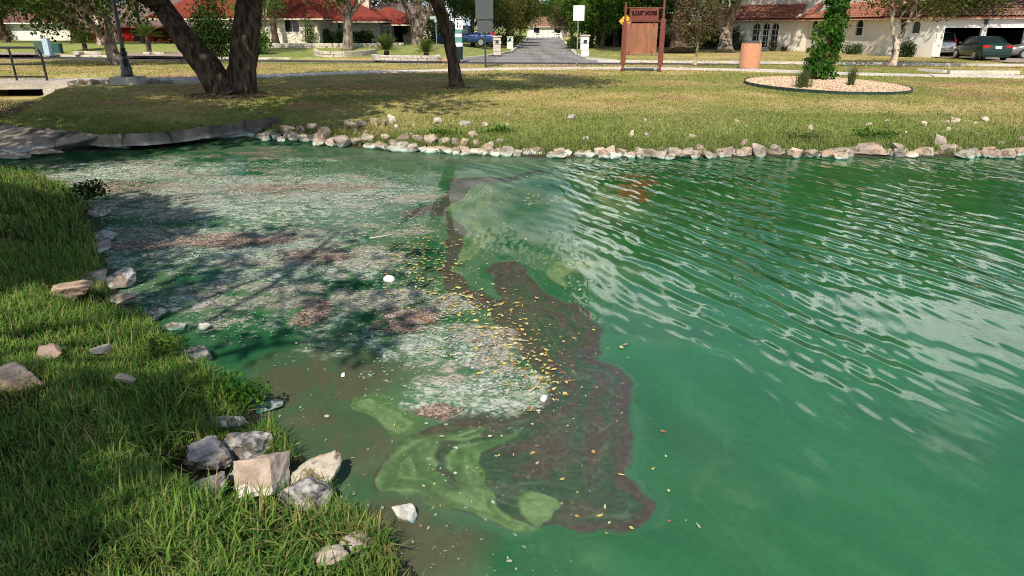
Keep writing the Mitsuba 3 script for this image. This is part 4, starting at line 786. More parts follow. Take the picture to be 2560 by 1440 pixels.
# the far lawn: short blades, longer at the water line
def lawn_pts(n, y0, y1, seed, f=None):
    r = np.random.default_rng(seed); y = y0 + (y1 - y0) * r.random(n); x = (-0.90 * y - 2) + (1.80 * y + 4) * r.random(n)
    ok = ~shapely.contains_xy(pond.buffer(0.05), x, y) & ~shapely.contains_xy(apron_poly, x, y) & ~shapely.contains_xy(pl.buffer(0.8), x, y) & ~shapely.contains_xy(roads, x, y) & ~shapely.contains_xy(bed_poly, x, y) & ~shapely.contains_xy(deck_poly, x, y)
    if f is not None: ok &= f(x, y, r)
    return x[ok], y[ok]
apron_poly = sg.Polygon(apron_in + [(-13, 13.4), (-13, 16.3)] + apron_out[::-1]).buffer(0.02)
t_ = np.linspace(0, 2 * np.pi, 72, endpoint=False)
bed_poly = sg.Polygon(np.column_stack([11.2 + 2.5 * np.cos(t_), 26.2 + 3.7 * np.sin(t_) - 0.25 * np.cos(t_)]))
deck_poly = sg.Polygon([(-21.698,26.568,0.5)[:2], (-22.823,27.983,0.5)[:2], (-12.588,29.318,0.5)[:2], (-11.767,27.359,0.5)[:2], (-13.546,25.82,0.5)[:2], (-15.649,25.285,0.5)[:2]]).buffer(0.05)
parts_ = []
x, y = lawn_pts(90000, 13.2, 17.5, 51)
e = shapely.distance(shapely.points(x, y), shoreline)
parts_.append(blades(x, y, height(x, y) - 0.005, (0.05 + 0.05 * np.random.default_rng(1).random(len(x))) * (1 + 1.3 * smooth01(2.0, 0.4, e)), np.full(len(x), 0.014), 52, 1.0))
x, y = lawn_pts(120000, 17.5, 30, 53)
parts_.append(blades(x, y, height(x, y) - 0.005, 0.035 + 0.035 * np.random.default_rng(2).random(len(x)), np.full(len(x), 0.022), 54, 1.1))
x, y = lawn_pts(90000, 30, 50, 55)
parts_.append(blades(x, y, height(x, y) - 0.005, 0.04 + 0.04 * np.random.default_rng(3).random(len(x)), np.full(len(x), 0.034), 56, 1.1))
obj('lawn_grass', cat([p[0] for p in parts_]), 'lawn_blade', 'short patchy green and straw coloured lawn grass beyond the pond', 'grass', uv=np.vstack([p[1] for p in parts_]), kind='stuff')

# ---------------------------------------------------------------- foliage and trees
def leaf_cloud(centres, spread, n, size, seed, droop=0.3):
    """Small folded leaves spread round the centres; uv.x is a random tone."""
    r = np.random.default_rng(seed); centres = np.asarray(centres, float)
    i = r.integers(0, len(centres), n); sp = np.broadcast_to(np.asarray(spread, float), (len(centres), 3))[i]
    q = r.normal(0, 1, (n, 3)); q /= np.maximum(1, np.linalg.norm(q, axis=1, keepdims=True) / 1.7)
    P = centres[i] + q * sp
    d = r.normal(0, 1, (n, 3)); d[:, 2] -= droop; d /= np.linalg.norm(d, axis=1, keepdims=True)
    nn = r.normal(0, 1, (n, 3)); nn[:, 2] += 0.9; s = np.cross(d, nn); s /= np.linalg.norm(s, axis=1, keepdims=True) + 1e-9
    up = np.cross(s, d)
    L = (size * (0.55 + 0.9 * r.random(n)))[:, None]; W = L * (0.28 + 0.14 * r.random((n, 1)))
    V = np.stack([P, P + d * L * 0.5 + s * W - up * L * 0.06, P + d * L, P + d * L * 0.5 - s * W - up * L * 0.06], 1).reshape(-1, 3)
    o = np.arange(n)[:, None] * 4
    F = np.concatenate([o + [0, 1, 2], o + [0, 2, 3]])
    clump = r.random(len(centres))[i]
    u = np.clip(0.55 * clump + 0.45 * r.random(n), 0, 1)
    return trimesh.Trimesh(V, F, process=False), np.column_stack([np.repeat(u, 4), np.zeros(4 * n)])
def crown_centres(c, rad, n, seed, shell=0.45):
    r = np.random.default_rng(seed); q = r.normal(0, 1, (n, 3)); q /= np.linalg.norm(q, axis=1, keepdims=True)
    q *= (shell + (1 - shell) * r.random((n, 1))) ** 0.6
    return np.asarray(c) + q * rad
def limb(p0, p1, r0, r1, seed, wob=0.06, n=7):
    r = np.random.default_rng(seed); p0, p1 = np.array(p0, float), np.array(p1, float); t = np.linspace(0, 1, n)[:, None]
    L = np.linalg.norm(p1 - p0)
    p = p0 + (p1 - p0) * t + np.sin(t * np.pi) * r.normal(0, wob, 3) * L + np.array([0, 0, 1]) * (np.sin(t * np.pi) * 0.05 * L)
    return p, r0 + (r1 - r0) * np.linspace(0, 1, n)
def tree(name, label, trunks, crown, rad, n_leaf, leaf, leaf_mat_, bark, seed, clusters=60, spread=0.8, limbs=9, group=None, twig=0.035, shell=0.45, droop=0.3):
    """trunks: polylines [((x,y,z),radius), ...]; from each trunk's end, limbs reach into the crown."""
    t = thing(name, label, 'tree', group)
    cc = crown_centres(crown, rad, clusters, seed, shell)
    r = np.random.default_rng(seed + 1)
    ends = []
    for j, tr in enumerate(trunks):
        p = np.array([q[0] for q in tr], float); w = np.array([q[1] for q in tr])
        tt = np.linspace(0, len(p) - 1, 6 * (len(p) - 1) + 1); k = np.arange(len(p))
        from_ = np.column_stack([np.interp(tt, k, p[:, i]) for i in range(3)])
        ker = np.array([0.2, 0.6, 0.2])
        for i in range(3):
            for _ in range(4): from_[1:-1, i] = np.convolve(from_[:, i], ker, 'valid')
        ww = np.interp(tt, k, w); ww = ww * (1 + 0.7 * np.exp(-np.arange(len(ww)) * 0.9))
        m = tube(from_, ww, 16)
        v = m.vertices; m.vertices = v + m.vertex_normals * ((meshkit.fbm(v * [5, 5, 2.2] + seed, 3, seed) - 0.5) * 0.35 * w.mean())[:, None]
        part(t, 'trunk', m, bark, smooth=True); ends.append((from_[-1], w[-1], from_[len(from_) * 2 // 3], ww[len(ww) * 2 // 3]))
    ms = []
    targets = cc[np.argsort(r.random(len(cc)))[:limbs * len(trunks)]]
    for i, q in enumerate(targets):
        e = ends[i % len(trunks)]; st, sr = (e[0], e[1]) if i % 3 else (e[2], e[3] * 0.6)
        p, w = limb(st, q, sr * 0.75, twig, seed * 7 + i); ms.append(tube(p, w, 7))
        for s_ in range(3):
            q2 = cc[r.integers(len(cc))]; b = p[3 + s_ % 3]; q2 = b + (q2 - b) * min(1, 0.45 * np.linalg.norm(q - st) / (np.linalg.norm(q2 - b) + 1e-6))
            pp, w2 = limb(b, q2, w[3 + s_ % 3] * 0.6, twig * 0.5, seed * 13 + 5 * i + s_, n=5); ms.append(tube(pp, w2, 5))
    if ms: part(t, 'limbs', cat(ms), bark, smooth=True)
    m, uv = leaf_cloud(cc, spread, n_leaf, leaf, seed + 3, droop)
    part(t, 'crown', m, leaf_mat_, uv=uv)
    return t
def shrub(name, label, x, y, z, rx, ry, h, n, leaf, mat, seed, cat_='shrub', group=None, boxy=False, clusters=26):
    r = np.random.default_rng(seed)
    if boxy: cc = np.column_stack([x + rx * (2 * r.random(clusters * 3) - 1), y + ry * (2 * r.random(clusters * 3) - 1), z + h * (0.08 + 0.88 * r.random(clusters * 3))]); sp = (rx * 0.12, ry * 0.2, h * 0.08)
    else: cc = crown_centres((x, y, z + h * 0.52), (rx * 0.85, ry * 0.85, h * 0.48), clusters, seed, 0.3); sp = (rx * 0.28, ry * 0.28, h * 0.16)
    m, uv = leaf_cloud(cc, sp, n, leaf, seed + 1)
    t = thing(name, label, cat_, group)
    part(t, 'foliage', m, mat, uv=uv)
    ms = [tube([(x + r.normal(0, rx * 0.15), y + r.normal(0, ry * 0.15), z - 0.05), tuple(c)], [0.02 + 0.01 * h, 0.006], 5) for c in cc[:10]]
    part(t, 'stem', cat(ms), 'bark_dark')
    return t
def sago(name, label, x, y, z, r_out, h, trunk_h, n, seed, group=None):
    """A cycad: a stub of trunk and a rosette of feather fronds, each frond a rib with leaflets."""
    t = thing(name, label, 'palm', group); r = np.random.default_rng(seed)
    part(t, 'trunk', lathe([(0, -0.1), (0.16, -0.1), (0.19, trunk_h * 0.5), (0.15, trunk_h), (0, trunk_h)], x, y, z, 12), 'bark_dark', smooth=True)
    V, F, U, o = [], [], [], 0; top = np.array([x, y, z + trunk_h])
    for i in range(n):
        a = i * 2.399 + r.normal(0, 0.15); e = math.radians(8 + 70 * (1 - (i / n) ** 0.8)) + r.normal(0, 0.08); R = r_out * r.uniform(0.85, 1.1)
        s = np.linspace(0, 1, 12); hd = np.array([math.cos(a), math.sin(a)])
        hor = R * (s * math.cos(e) + 0.12 * s * s); ver = h * (s * math.sin(e) * 1.05 - 0.40 * s * s * (1 - 0.5 * math.sin(e)))
        P = np.column_stack([top[0] + hd[0] * hor, top[1] + hd[1] * hor, top[2] + ver]); sd = np.array([-hd[1], hd[0], 0])
        wid = 0.17 * R * np.sin(np.clip(s * 1.1 + 0.12, 0, 1) * np.pi) ** 0.7 + 0.01
        for j in range(1, 12):
            d = P[min(j, 11)] - P[j - 1]; d /= np.linalg.norm(d) + 1e-9
            for sg_ in (-1, 1):
                tip = P[j] + sd * sg_ * wid[j] + d * wid[j] * 0.7 + [0, 0, 0.25 * wid[j]]
                V += [P[j] - d * 0.03 * R, P[j] + d * 0.015 * R, tip]; F.append((o, o + 1, o + 2)); o += 3
        u = r.random(); U += [u] * (o - len(U))
    part(t, 'fronds', trimesh.Trimesh(np.array(V), np.array(F), process=False), 'leaf_sago', uv=np.column_stack([np.array(U), np.zeros(len(U))]))
    return t
def at(p, dz=0.0): return (p[0], p[1], p[2] + dz)

# trees of the park
b = (-9.095,23.26,0.42)
tree('oak_tree', 'massive dark oak with two trunks spreading from one base on the far left bank',
     [[((b[0] - 0.10, b[1], 0.25), 0.52), ((b[0] - 0.55, b[1], 1.2), 0.42), ((-10.173,23.2,1.956), 0.36), ((-10.982,23.4,3.24), 0.30), ((-11.816,23.2,4.46), 0.24)],
      [((b[0] + 0.25, b[1] + 0.1, 0.25), 0.52), ((-8.541,23.3,1.474), 0.43), ((-8.343,23.5,2.544), 0.41), ((-8.143,23.8,3.717), 0.36), ((-7.793,23.6,4.936), 0.28)]],
     (-9.8, 16.6, 9.0), (8.4, 8.8, 3.8), 62000, 0.24, 'leaf_oak', 'bark_dark', 101, 150, 0.72, 10)
b = (-1.968,25.788,0.42)
tree('leaning_tree', 'tree with a mottled leaning trunk alone on the lawn left of the street',
     [[((b[0] + 0.02, b[1], 0.25), 0.25), ((-2.077,25.9,1.365), 0.20), ((-2.296,25.9,2.424), 0.21), ((-2.622,25.8,3.448), 0.22), ((-2.915,25.4,4.411), 0.20)]],
     (-3.6, 22.4, 7.1), (6.6, 4.4, 2.4), 26000, 0.18, 'leaf_oak', 'bark_dark', 131, 60, 0.7, 10)
# trees behind the photographer that shade the left of the view
tree('shade_tree', 'spreading tree beside the photographer shading the left bank', [[((-10.0, 0.5, 0.2), 0.35), ((-9.4, 0.8, 2.5), 0.28), ((-8.4, 1.2, 4.6), 0.20)]],
     (-6.8, 1.5, 6.4), (1.6, 2.7, 1.0), 13000, 0.17, 'leaf_oak', 'bark_dark', 151, 44, 0.34, 9)
tree('shade_tree', 'sparse young tree behind the photographer', [[((-5.6, -1.4, 0.3), 0.12), ((-5.2, -0.9, 3.0), 0.09), ((-4.2, 0.0, 5.6), 0.05)]],
     (-3.4, 0.6, 6.5), (1.6, 2.4, 0.8), 1000, 0.15, 'leaf_oak', 'bark_dark', 153, 20, 0.22, 6)
tree('shade_tree', 'small dense tree close behind the photographer at the left', [[((-5.4, -4.2, 0.3), 0.2), ((-5.0, -4.0, 3.0), 0.15), ((-4.4, -3.6, 5.2), 0.11)]],
     (-3.9, -3.1, 6.2), (1.5, 1.0, 0.8), 6500, 0.15, 'leaf_oak', 'bark_dark', 155, 30, 0.36, 7)
tree('shade_tree', 'spreading tree out of view at the left shading the footbridge and the apron', [[((-19.0, 9.0, 0.2), 0.4), ((-18.2, 9.0, 3.0), 0.3), ((-16.5, 9.0, 5.2), 0.24)]],
     (-14.0, 8.6, 7.6), (5.2, 5.0, 2.4), 20000, 0.19, 'leaf_oak', 'bark_dark', 161, 80, 0.7, 9)

WEEDS = [('leafy weed hanging over the water behind the foreground stone heap', (-1.811,4.08,0.1), 0.16, 0.12, 0.20, 520, 0.032, 'leaf_vine', 901),
 ('dark twiggy weed leaning out over the scum at the far end of the left bank', (-6.189,10.052,0.12), 0.26, 0.16, 0.22, 420, 0.05, 'leaf_hedge', 902),
 ('low leafy weed in the sunlit grass left of the speckled stone', (-2.601,4.77,0.15), 0.14, 0.12, 0.12, 300, 0.03, 'leaf_bright', 903),
 ('bright green weed above the largest flat stone of the far water line', (7.971,15.437,0.12), 0.45, 0.2, 0.30, 520, 0.06, 'leaf_vine', 904),
 ('bluish green weed beside the upright stones right of the middle of the far bank', (6.327,15.266,0.12), 0.40, 0.2, 0.24, 420, 0.05, 'leaf_rush', 905),
 ('green weed between the stones near the middle of the far bank', (-0.359,15.849,0.12), 0.42, 0.2, 0.26, 460, 0.055, 'leaf_vine', 906),
 ('small weed between the stones left of the middle of the far bank', (-1.527,15.849,0.12), 0.34, 0.2, 0.24, 380, 0.055, 'leaf_bright', 907)]
for w_ in WEEDS: weed(*w_)

# ---------------------------------------------------------------- concrete apron, footbridge, rail, lamp
def ribbon(inner, outer, n=7, seg=0.12):
    a, b = sg.LineString(inner), sg.LineString(outer); k = int(max(a.length, b.length) / seg)
    A = np.array([a.interpolate(i / k, normalized=True).coords[0] for i in range(k + 1)]); B = np.array([b.interpolate(i / k, normalized=True).coords[0] for i in range(k + 1)])
    rows = []
    jag = (meshkit.fbm(np.column_stack([A * 3, 0 * A[:, 0]]), 3, 3) - 0.5)
    out = (A - B); out /= np.linalg.norm(out, axis=1, keepdims=True)
    edge = A + out * (0.10 + 0.30 * jag)[:, None]
    rows.append(np.column_stack([edge, np.full(len(A), -0.08)])); rows.append(np.column_stack([edge, 0.055 + 0.05 * jag]))
    for i in range(1, n + 1):
        q = edge + (B - edge) * (i / n); z = np.maximum(height(q[:, 0], q[:, 1]) + 0.03, 0.055 + 0.30 * (i / n) ** 1.1) + 0.035 * (meshkit.fbm(np.column_stack([q * 4.5, 0 * q[:, 0]]), 3, 21) - 0.5)
        rows.append(np.column_stack([q, z + 0.02 * (meshkit.fbm(np.column_stack([q * 2, 0 * z]), 3, 9) - 0.5)]))
    q = B + (B - edge) * 0.04; rows.append(np.column_stack([q, rows[-1][:, 2] - 0.25]))
    V = np.vstack(rows); c = k + 1; F = []
    for i in range(len(rows) - 1):
        for j in range(k): F += [(i * c + j, i * c + j + 1, (i + 1) * c + j + 1), (i * c + j, (i + 1) * c + j + 1, (i + 1) * c + j)]
    return trimesh.Trimesh(V, np.array(F), process=False)
ai = apron_in + [(-13, 13.6), (-18, 13.4)]; ao = apron_out + [(-13.5, 16.6), (-18, 16.6)]
obj('concrete_apron', ribbon(ai, ao), 'apron_concrete', 'worn sloping concrete apron edging the far left corner of the pond', 'concrete bank', smooth=40)
for i, (px, dims) in enumerate([((-8.647,15.104,0), (0.75, 0.3, 0.12)), ((-9.504,14.208,0), (0.6, 0.3, 0.12)), ((-9.848,13.753,0), (0.55, 0.35, 0.14)), ((-9.608,15.22,0.05), (0.5, 0.3, 0.14))]):
    near_stone('broken_slab', px, dims, 200 + i, 'limestone_low', ['long broken slab of concrete where the apron turns the corner', 'flat broken slab in the water under the shaded apron', 'broken slab at the left edge under the shaded apron', 'chunk of concrete lying on the shaded apron'][i], sub=2)
br = thing('footbridge', 'low concrete footbridge with its shaded opening painted as a dark panel at the left edge', 'bridge')
d0, d1 = np.array((-24.325,25.92,0.52)[:2]), np.array((-11.917,27.908,0.52)[:2])
n_ = np.array([-(d1 - d0)[1], (d1 - d0)[0]]); n_ /= np.linalg.norm(n_)
part(br, 'deck', prism([d0 - n_ * 0.2, d1 - n_ * 0.2, d1 + n_ * 1.9, d0 + n_ * 1.9], 0.30, 0.55), 'concrete')
u_ = (d1 - d0) / np.linalg.norm(d1 - d0)
ang = math.atan2(u_[1], u_[0])
ab = d0 + u_ * ((-16.95 - d0[0]) / u_[0])
part(br, 'abutment', box(ab[0], ab[1] - 0.15, 0.02, 0.42, 1.4, 0.62, ang, 0.02), 'concrete')
part(br, 'opening', box(ab[0] - 1.15 * u_[0], ab[1] - 1.15 * u_[1] + 0.5, 0.06, 1.9, 0.1, 0.5, ang), 'dark_inside')  # solid near-black panel painted in for the shade beneath the deck
for i in range(9):
    c = ab + u_ * (0.55 + 0.42 * i) + n_ * -0.1
    near_stone('footing_stone', (c[0], c[1] - 0.2, 0.2), (0.36, 0.3, 0.22), 240 + i, 'limestone_grey', f'rough dark stone under the footbridge deck, {ORD(i + 1)} to the right of the abutment', sub=2)
rl = thing('bridge_rail', 'black tubular guard rail with rounded corner on the footbridge', 'railing')
R0, R1 = (-17.681,27.6,0.497), (-18.958,27.9,0.506)
yr = R0[1]; top = (-17.691,27.6,1.735)[2]; x1 = R0[0]; xl = x1 - 9.0
def rx(t): return x1 - 0.05 - t
zb = 0.5
part(rl, 'top_rail', tube([(xl, yr, top), (x1 - 0.28, yr, top), (x1 - 0.12, yr, top - 0.03), (x1 - 0.04, yr, top - 0.12), (x1, yr, top - 0.28), (x1 + 0.02, yr, zb)], 0.045, 10), 'black_rail', smooth=True)
part(rl, 'middle_rail', tube([(xl, yr, zb + (top - zb) * 0.52), (x1, yr, zb + (top - zb) * 0.52)], 0.032, 8), 'black_rail', smooth=True)
part(rl, 'lower_rail', tube([(xl, yr, zb + (top - zb) * 0.15), (x1, yr, zb + (top - zb) * 0.15)], 0.032, 8), 'black_rail', smooth=True)
for t in (1.15, 2.6, 4.0):
    part(rl, 'post', tube([(x1 - t - 0.14, yr, top), (x1 - t - 0.03, yr, top - 0.05), (x1 - t, yr, top - 0.22), (x1 - t + 0.02, yr, zb)], 0.040, 8), 'black_rail', smooth=True)
fx, fy, fz = (-14.234,26.947,0.3)
obj('lamp_footing', prism(sg.box(fx - 0.50, fy - 0.38, fx + 0.50, fy + 0.38), 0.1, 0.74), 'concrete', 'square concrete footing under the lamp post', 'footing')
lp = thing('lamp_post', 'dark green ornamental lamp post on a concrete footing left of the oak', 'lamp post')
part(lp, 'base', lathe([(0, 0), (0.23, 0), (0.23, 0.05), (0.20, 0.08), (0.19, 0.30), (0.16, 0.42), (0.13, 0.52), (0.15, 0.56), (0.12, 0.60), (0.10, 0.72), (0.13, 0.80), (0.12, 0.86), (0.09, 0.92), (0, 0.92)], fx, fy, 0.74, 16), 'lamp_green', smooth=40)
part(lp, 'shaft', lathe([(0.085, 0.0), (0.10, 0.05), (0.075, 0.10), (0.068, 1.2), (0.050, 2.9), (0, 2.9)], fx, fy, 1.66, 14), 'lamp_green', smooth=40)
part(lp, 'lantern', lathe([(0, 0), (0.10, 0), (0.06, 0.06), (0.17, 0.16), (0.20, 0.45), (0.12, 0.62), (0.03, 0.70), (0, 0.74)], fx, fy, 4.56, 12), 'plastic_white', smooth=40)

# ---------------------------------------------------------------- the gravel bed with the vine
be = thing('gravel_bed', 'oval bed of tan gravel with a dark edging strip on the lawn at right', 'garden bed')
ring = np.array(bed_poly.exterior.coords)
zr = hz(11.2, 26.2)
part(be, 'edging', prism(bed_poly.difference(bed_poly.buffer(-0.04)), zr - 0.1, zr + 0.10), 'edging')
rr = np.linspace(0, 1, 14); V = []
for q in rr:
    for a in t_: V.append((11.2 + 2.45 * q * math.cos(a), 26.2 + 3.65 * q * math.sin(a) - 0.25 * q * math.cos(a), zr + 0.07 + 0.16 * (1 - q * q)))
F = []
nn = len(t_)
for i in range(len(rr) - 1):
    for j in range(nn): F += [(i * nn + j, (i + 1) * nn + j, (i + 1) * nn + (j + 1) % nn), (i * nn + j, (i + 1) * nn + (j + 1) % nn, i * nn + (j + 1) % nn)]
part(be, 'gravel', trimesh.Trimesh(np.array(V), np.array(F), process=False), 'gravel_base', smooth=True)
r = np.random.default_rng(15); n = 9000; q = np.sqrt(r.random(n)); a = r.random(n) * 6.283
gxx, gyy = 11.2 + 2.42 * q * np.cos(a), 26.2 + 3.62 * q * np.sin(a) - 0.25 * q * np.cos(a)
C = np.column_stack([gxx, gyy, zr + 0.075 + 0.16 * (1 - q * q)]); s_ = 0.018 + 0.028 * r.random(n)
oct_ = np.array([(1, 0, 0), (0, 1, 0), (-1, 0, 0), (0, -1, 0), (0, 0, 0.8)]); V = (C[:, None] + oct_[None] * s_[:, None, None] * r.uniform(0.6, 1.4, (n, 5, 3))).reshape(-1, 3)
o = np.arange(n)[:, None] * 5; F = np.concatenate([o + [i, (i + 1) % 4, 4] for i in range(4)])
part(be, 'pebbles', trimesh.Trimesh(V, F, process=False), 'gravel_chip', uv=np.column_stack([np.repeat(r.random(n), 5), np.zeros(5 * n)]), stuff=True)
vx, vy, vz = (11.13,26.15,0.6)
vi = thing('vine_column', 'tall post wrapped in glossy green vine standing in the gravel bed', 'vine')
part(vi, 'post', tube([(vx + 0.05, vy, 0.3), (vx + 0.1, vy, 6.0)], 0.07, 8), 'sign_brown')
cc = []
r = np.random.default_rng(19)
for z in np.linspace(0.75, 5.6, 120):
    w = 0.54 - 0.085 * (z - 0.7) if z < 3.0 else max(0.18, 0.345 - 0.06 * (z - 3.0)); a = r.random() * 6.283; k = r.random() ** 0.5
    cc.append((vx + 0.05 * (z - 1) + w * k * math.cos(a) - 0.05 * (z < 1.2), vy + 0.8 * w * k * math.sin(a), z))
m, uv = leaf_cloud(cc, (0.13, 0.13, 0.13), 9500, 0.105, 20, 0.9); part(vi, 'foliage', m, 'leaf_vine', uv=uv)
obj('valve_cover', box(*(11.027,27.271,0.78), 0.26, 0.2, 0.42, 0.1, 0.05), 'galvanised', 'small grey box at the foot of the vine column', 'utility box')
for nm_, px, lab, n, w_, h_ in (('rush_clump', (9.702,24.155,0.6), 'dense grey green rush clump in front of the vine column', 420, 0.30, 0.62), ('rush_clump', (11.317,24.155,0.6), 'sparse upright rush clump at the right of the vine column', 170, 0.16, 0.85)):
    r = np.random.default_rng(n); x = px[0] + r.normal(0, w_ * 0.35, n); y = px[1] + r.normal(0, w_ * 0.35, n)
    m, uv = blades(x, y, np.full(n, zr + 0.10), h_ * (0.55 + 0.5 * r.random(n)), np.full(n, 0.014), n, 0.5)
    obj(nm_, m, 'leaf_rush', lab, 'plant', uv=uv)

# ---------------------------------------------------------------- park signs, bin
sn = thing('park_sign', 'rusty brown park sign with cut out lettering seen from behind', 'sign')
A, B = np.array((5.309,35.068,0.45)), np.array((6.972,34.434,0.45))
hA = (5.26,35.07,3.359)[2]; hB = (6.963,34.43,3.528)[2]
def sg_bar(u0, u1, z0, z1, th, back, mat, nm_):
    part(sn, nm_, slab(A, B, rect(u0, z0, u1, z1), th, back), mat)
Ls = np.linalg.norm(B[:2] - A[:2])
for i, (P, hh) in enumerate(((A, hA), (B, hB))):
    k = part(sn, 'post', cat([box(P[0], P[1], 0.4 + (hh - 0.4) / 2, 0.09, 0.09, hh - 0.4, 0, 0.01), lathe([(0, 0), (0.06, 0), (0.06, 0.03), (0.035, 0.06), (0.05, 0.10), (0.03, 0.15), (0, 0.17)], P[0], P[1], hh, 10)]), 'sign_brown')
    part(sn, 'sleeve', box(P[0], P[1], 0.75 + (hh * 0.80 - 0.75) / 2, 0.22, 0.16, hh * 0.80 - 0.75, 0, 0.015), 'sign_brown')
M_, _ = frame(A, B)
zt0, zt1 = hA - 0.62, hA - 0.10
panel = rect(0.20, zt0, Ls - 0.22, zt1)
letters = meshkit.text_mesh('BROOK TRAILS', 0.17, 0.03, bold=True)
lv = letters.vertices; wL = lv[:, 0].max()
lv = lv.copy(); lv[:, 0] = (wL - lv[:, 0]) * (Ls - 0.62) / wL + 0.32; lv[:, 1] += zt0 + 0.24; lv[:, 2] += 0.024
letters = trimesh.Trimesh(lv, letters.faces[:, ::-1], process=False); letters.apply_transform(M_)
part(sn, 'title_panel', slab(A, B, panel, 0.03, -0.01), 'sign_brown')
part(sn, 'lettering', letters, 'dark_inside', label='mirrored lettering seen through the title panel')
part(sn, 'top_bar', tube([tuple(A + [0, 0, 0])[:2] + (hA - 0.07,), tuple(B)[:2] + (hB - 0.26,)], 0.022, 8), 'sign_brown')
part(sn, 'cross_bar', slab(A, B, rect(0.05, zt0 - 0.05, Ls - 0.05, zt0 - 0.005), 0.05, -0.02), 'sign_brown')
part(sn, 'plate', slab(A, B, rect(0.12, 1.30, Ls - 0.22, zt0 - 0.12), 0.025, 0.03), 'sign_rust_plate', label='weathered rust orange plate')
part(sn, 'bottom_bar', slab(A, B, rect(0.08, 1.20, Ls - 0.1, 1.245), 0.05, -0.02), 'sign_brown')
for u, z0, z1 in ((0.30, zt0 - 0.24, zt0 - 0.05), (Ls - 0.40, zt0 - 0.24, zt0 - 0.05), (0.27, 1.22, 1.40), (Ls - 0.42, 1.22, 1.42)):
    part(sn, 'hanger', slab(A, B, rect(u - 0.025, z0, u + 0.025, z1), 0.03, 0.057), 'sign_brown')
ws = thing('road_sign', 'white backed road sign on a thin galvanised pole left of the brown park sign', 'sign')
p = (3.603,40.664,0.45); zt = (3.606,41.1,3.555)[2]; zb_ = (3.631,41.1,2.78)[2]
part(ws, 'pole', tube([(p[0], p[1], 0.3), (p[0], p[1], zt - 0.1)], 0.035, 8), 'galvanised', smooth=True)
part(ws, 'plate', box(p[0] + 0.02, p[1] - 0.04, (zt + zb_) / 2, 0.60, 0.012, zt - zb_, 0, 0.004), 'white_metal')
ds = thing('road_sign', 'dark backed sign on a dark green pole in the shade left of the street', 'sign')
p = (-1.402,38.81,0.45)
part(ds, 'pole', tube([(p[0], p[1], 0.3), (p[0] - 0.02, p[1], 4.4)], 0.045, 8), 'post_green', smooth=True)
part(ds, 'plate', box(p[0] - 0.03, p[1] - 0.06, 3.35, 0.92, 0.014, 1.05, 0.0, 0.004), 'sign_dim_back')
part(ds, 'lower_plate', box(p[0] - 0.01, p[1] - 0.062, 2.48, 0.80, 0.014, 0.60, 0.0, 0.004), 'sign_dim_back')
bs = thing('litter_bin', 'round terracotta coloured litter bin with a dark lid beside the footpath', 'litter bin')
p = (12.038,37.114,0.45)
part(bs, 'plinth', prism(sg.Point(p[0] - 0.1, p[1]).buffer(0.62, 12), 0.40, 0.50), 'bin_lid')
part(bs, 'drum', lathe([(0, 0), (0.49, 0), (0.50, 0.03), (0.50, 1.16), (0.48, 1.19), (0, 1.19)], p[0], p[1], 0.50, 36), 'bin_wrap', smooth=40)
part(bs, 'lid', lathe([(0, 0), (0.47, 0), (0.48, 0.03), (0.20, 0.09), (0, 0.10)], p[0], p[1], 1.69, 30), 'bin_lid', smooth=40)
for i in range(5):
    a = -1.75 + 0.10 * i - 0.15
    part(bs, 'seam', tube([(p[0] + 0.502 * math.cos(a), p[1] + 0.502 * math.sin(a), 0.54), (p[0] + 0.502 * math.cos(a), p[1] + 0.502 * math.sin(a), 1.65)], 0.006, 4), 'bin_wrap')
wl = thing('parking_block', 'long low concrete block lying beside the footpath at right', 'concrete block')
q0, q1 = (19.723,32.943,0.45), (22.662,32.66,0.45)
part(wl, 'beam', slab(q0, q1, rect(0, -0.03, math.dist(q0[:2], q1[:2]), 0.17), 0.3, -0.15, 0.45), 'concrete_light')
part(wl, 'return_beam', slab((19.544,35.068,0.45), (20.045,33.524,0.45), rect(0, -0.03, math.dist((19.544,35.068,0.45)[:2], (20.045,33.524,0.45)[:2]) - 0.2, 0.14), 0.25, -0.15, 0.45), 'concrete_light')
# dog waste station, street name sign
st = thing('waste_station', 'dog waste station with picture sign, bag dispenser and green bin behind the leaning tree', 'waste station')
p = (-3.411,47.734,0.45)
px_m = 1744.0 / (p[1] * 0.9367 + 0.7)
def zrow(row): return 2.45 + (68 - row) / px_m * 1.0
part(st, 'post', box(p[0], p[1], 0.3 + 1.5, 0.09, 0.06, 3.0), 'post_green')
part(st, 'picture_plate', box(p[0] + 0.02, p[1] - 0.06, (zrow(48) + zrow(76)) / 2, 0.48, 0.015, zrow(48) - zrow(76), 0, 0.004), 'plastic_white', label='white sign with a figure walking a dog')
fig = [tube([(-0.09, 0, 0.22), (-0.09, 0, 0.48)], 0.035, 6), trimesh.creation.icosphere(2, 0.045).apply_translation((-0.09, 0, 0.56)), tube([(-0.09, 0, 0.26), (-0.13, 0, 0.05)], 0.024, 5), tube([(-0.09, 0, 0.26), (-0.05, 0, 0.05)], 0.024, 5), tube([(-0.09, 0, 0.42), (0.06, 0, 0.27)], 0.014, 5),
       tube([(0.03, 0, 0.17), (0.17, 0, 0.18)], 0.032, 6), tube([(0.05, 0, 0.16), (0.04, 0, 0.05)], 0.013, 5), tube([(0.15, 0, 0.16), (0.16, 0, 0.05)], 0.013, 5), trimesh.creation.icosphere(1, 0.034).apply_translation((0.19, 0, 0.24))]
fig = cat(fig); fig.vertices = fig.vertices * [0.9, 0.08, 0.95]; fig.apply_translation((p[0], p[1] - 0.072, zrow(76) + 0.10))
part(st, 'figure', fig, 'ink_dark')
part(st, 'header', box(p[0] + 0.02, p[1] - 0.070, zrow(50.5), 0.40, 0.01, 0.06), 'ink_dark')
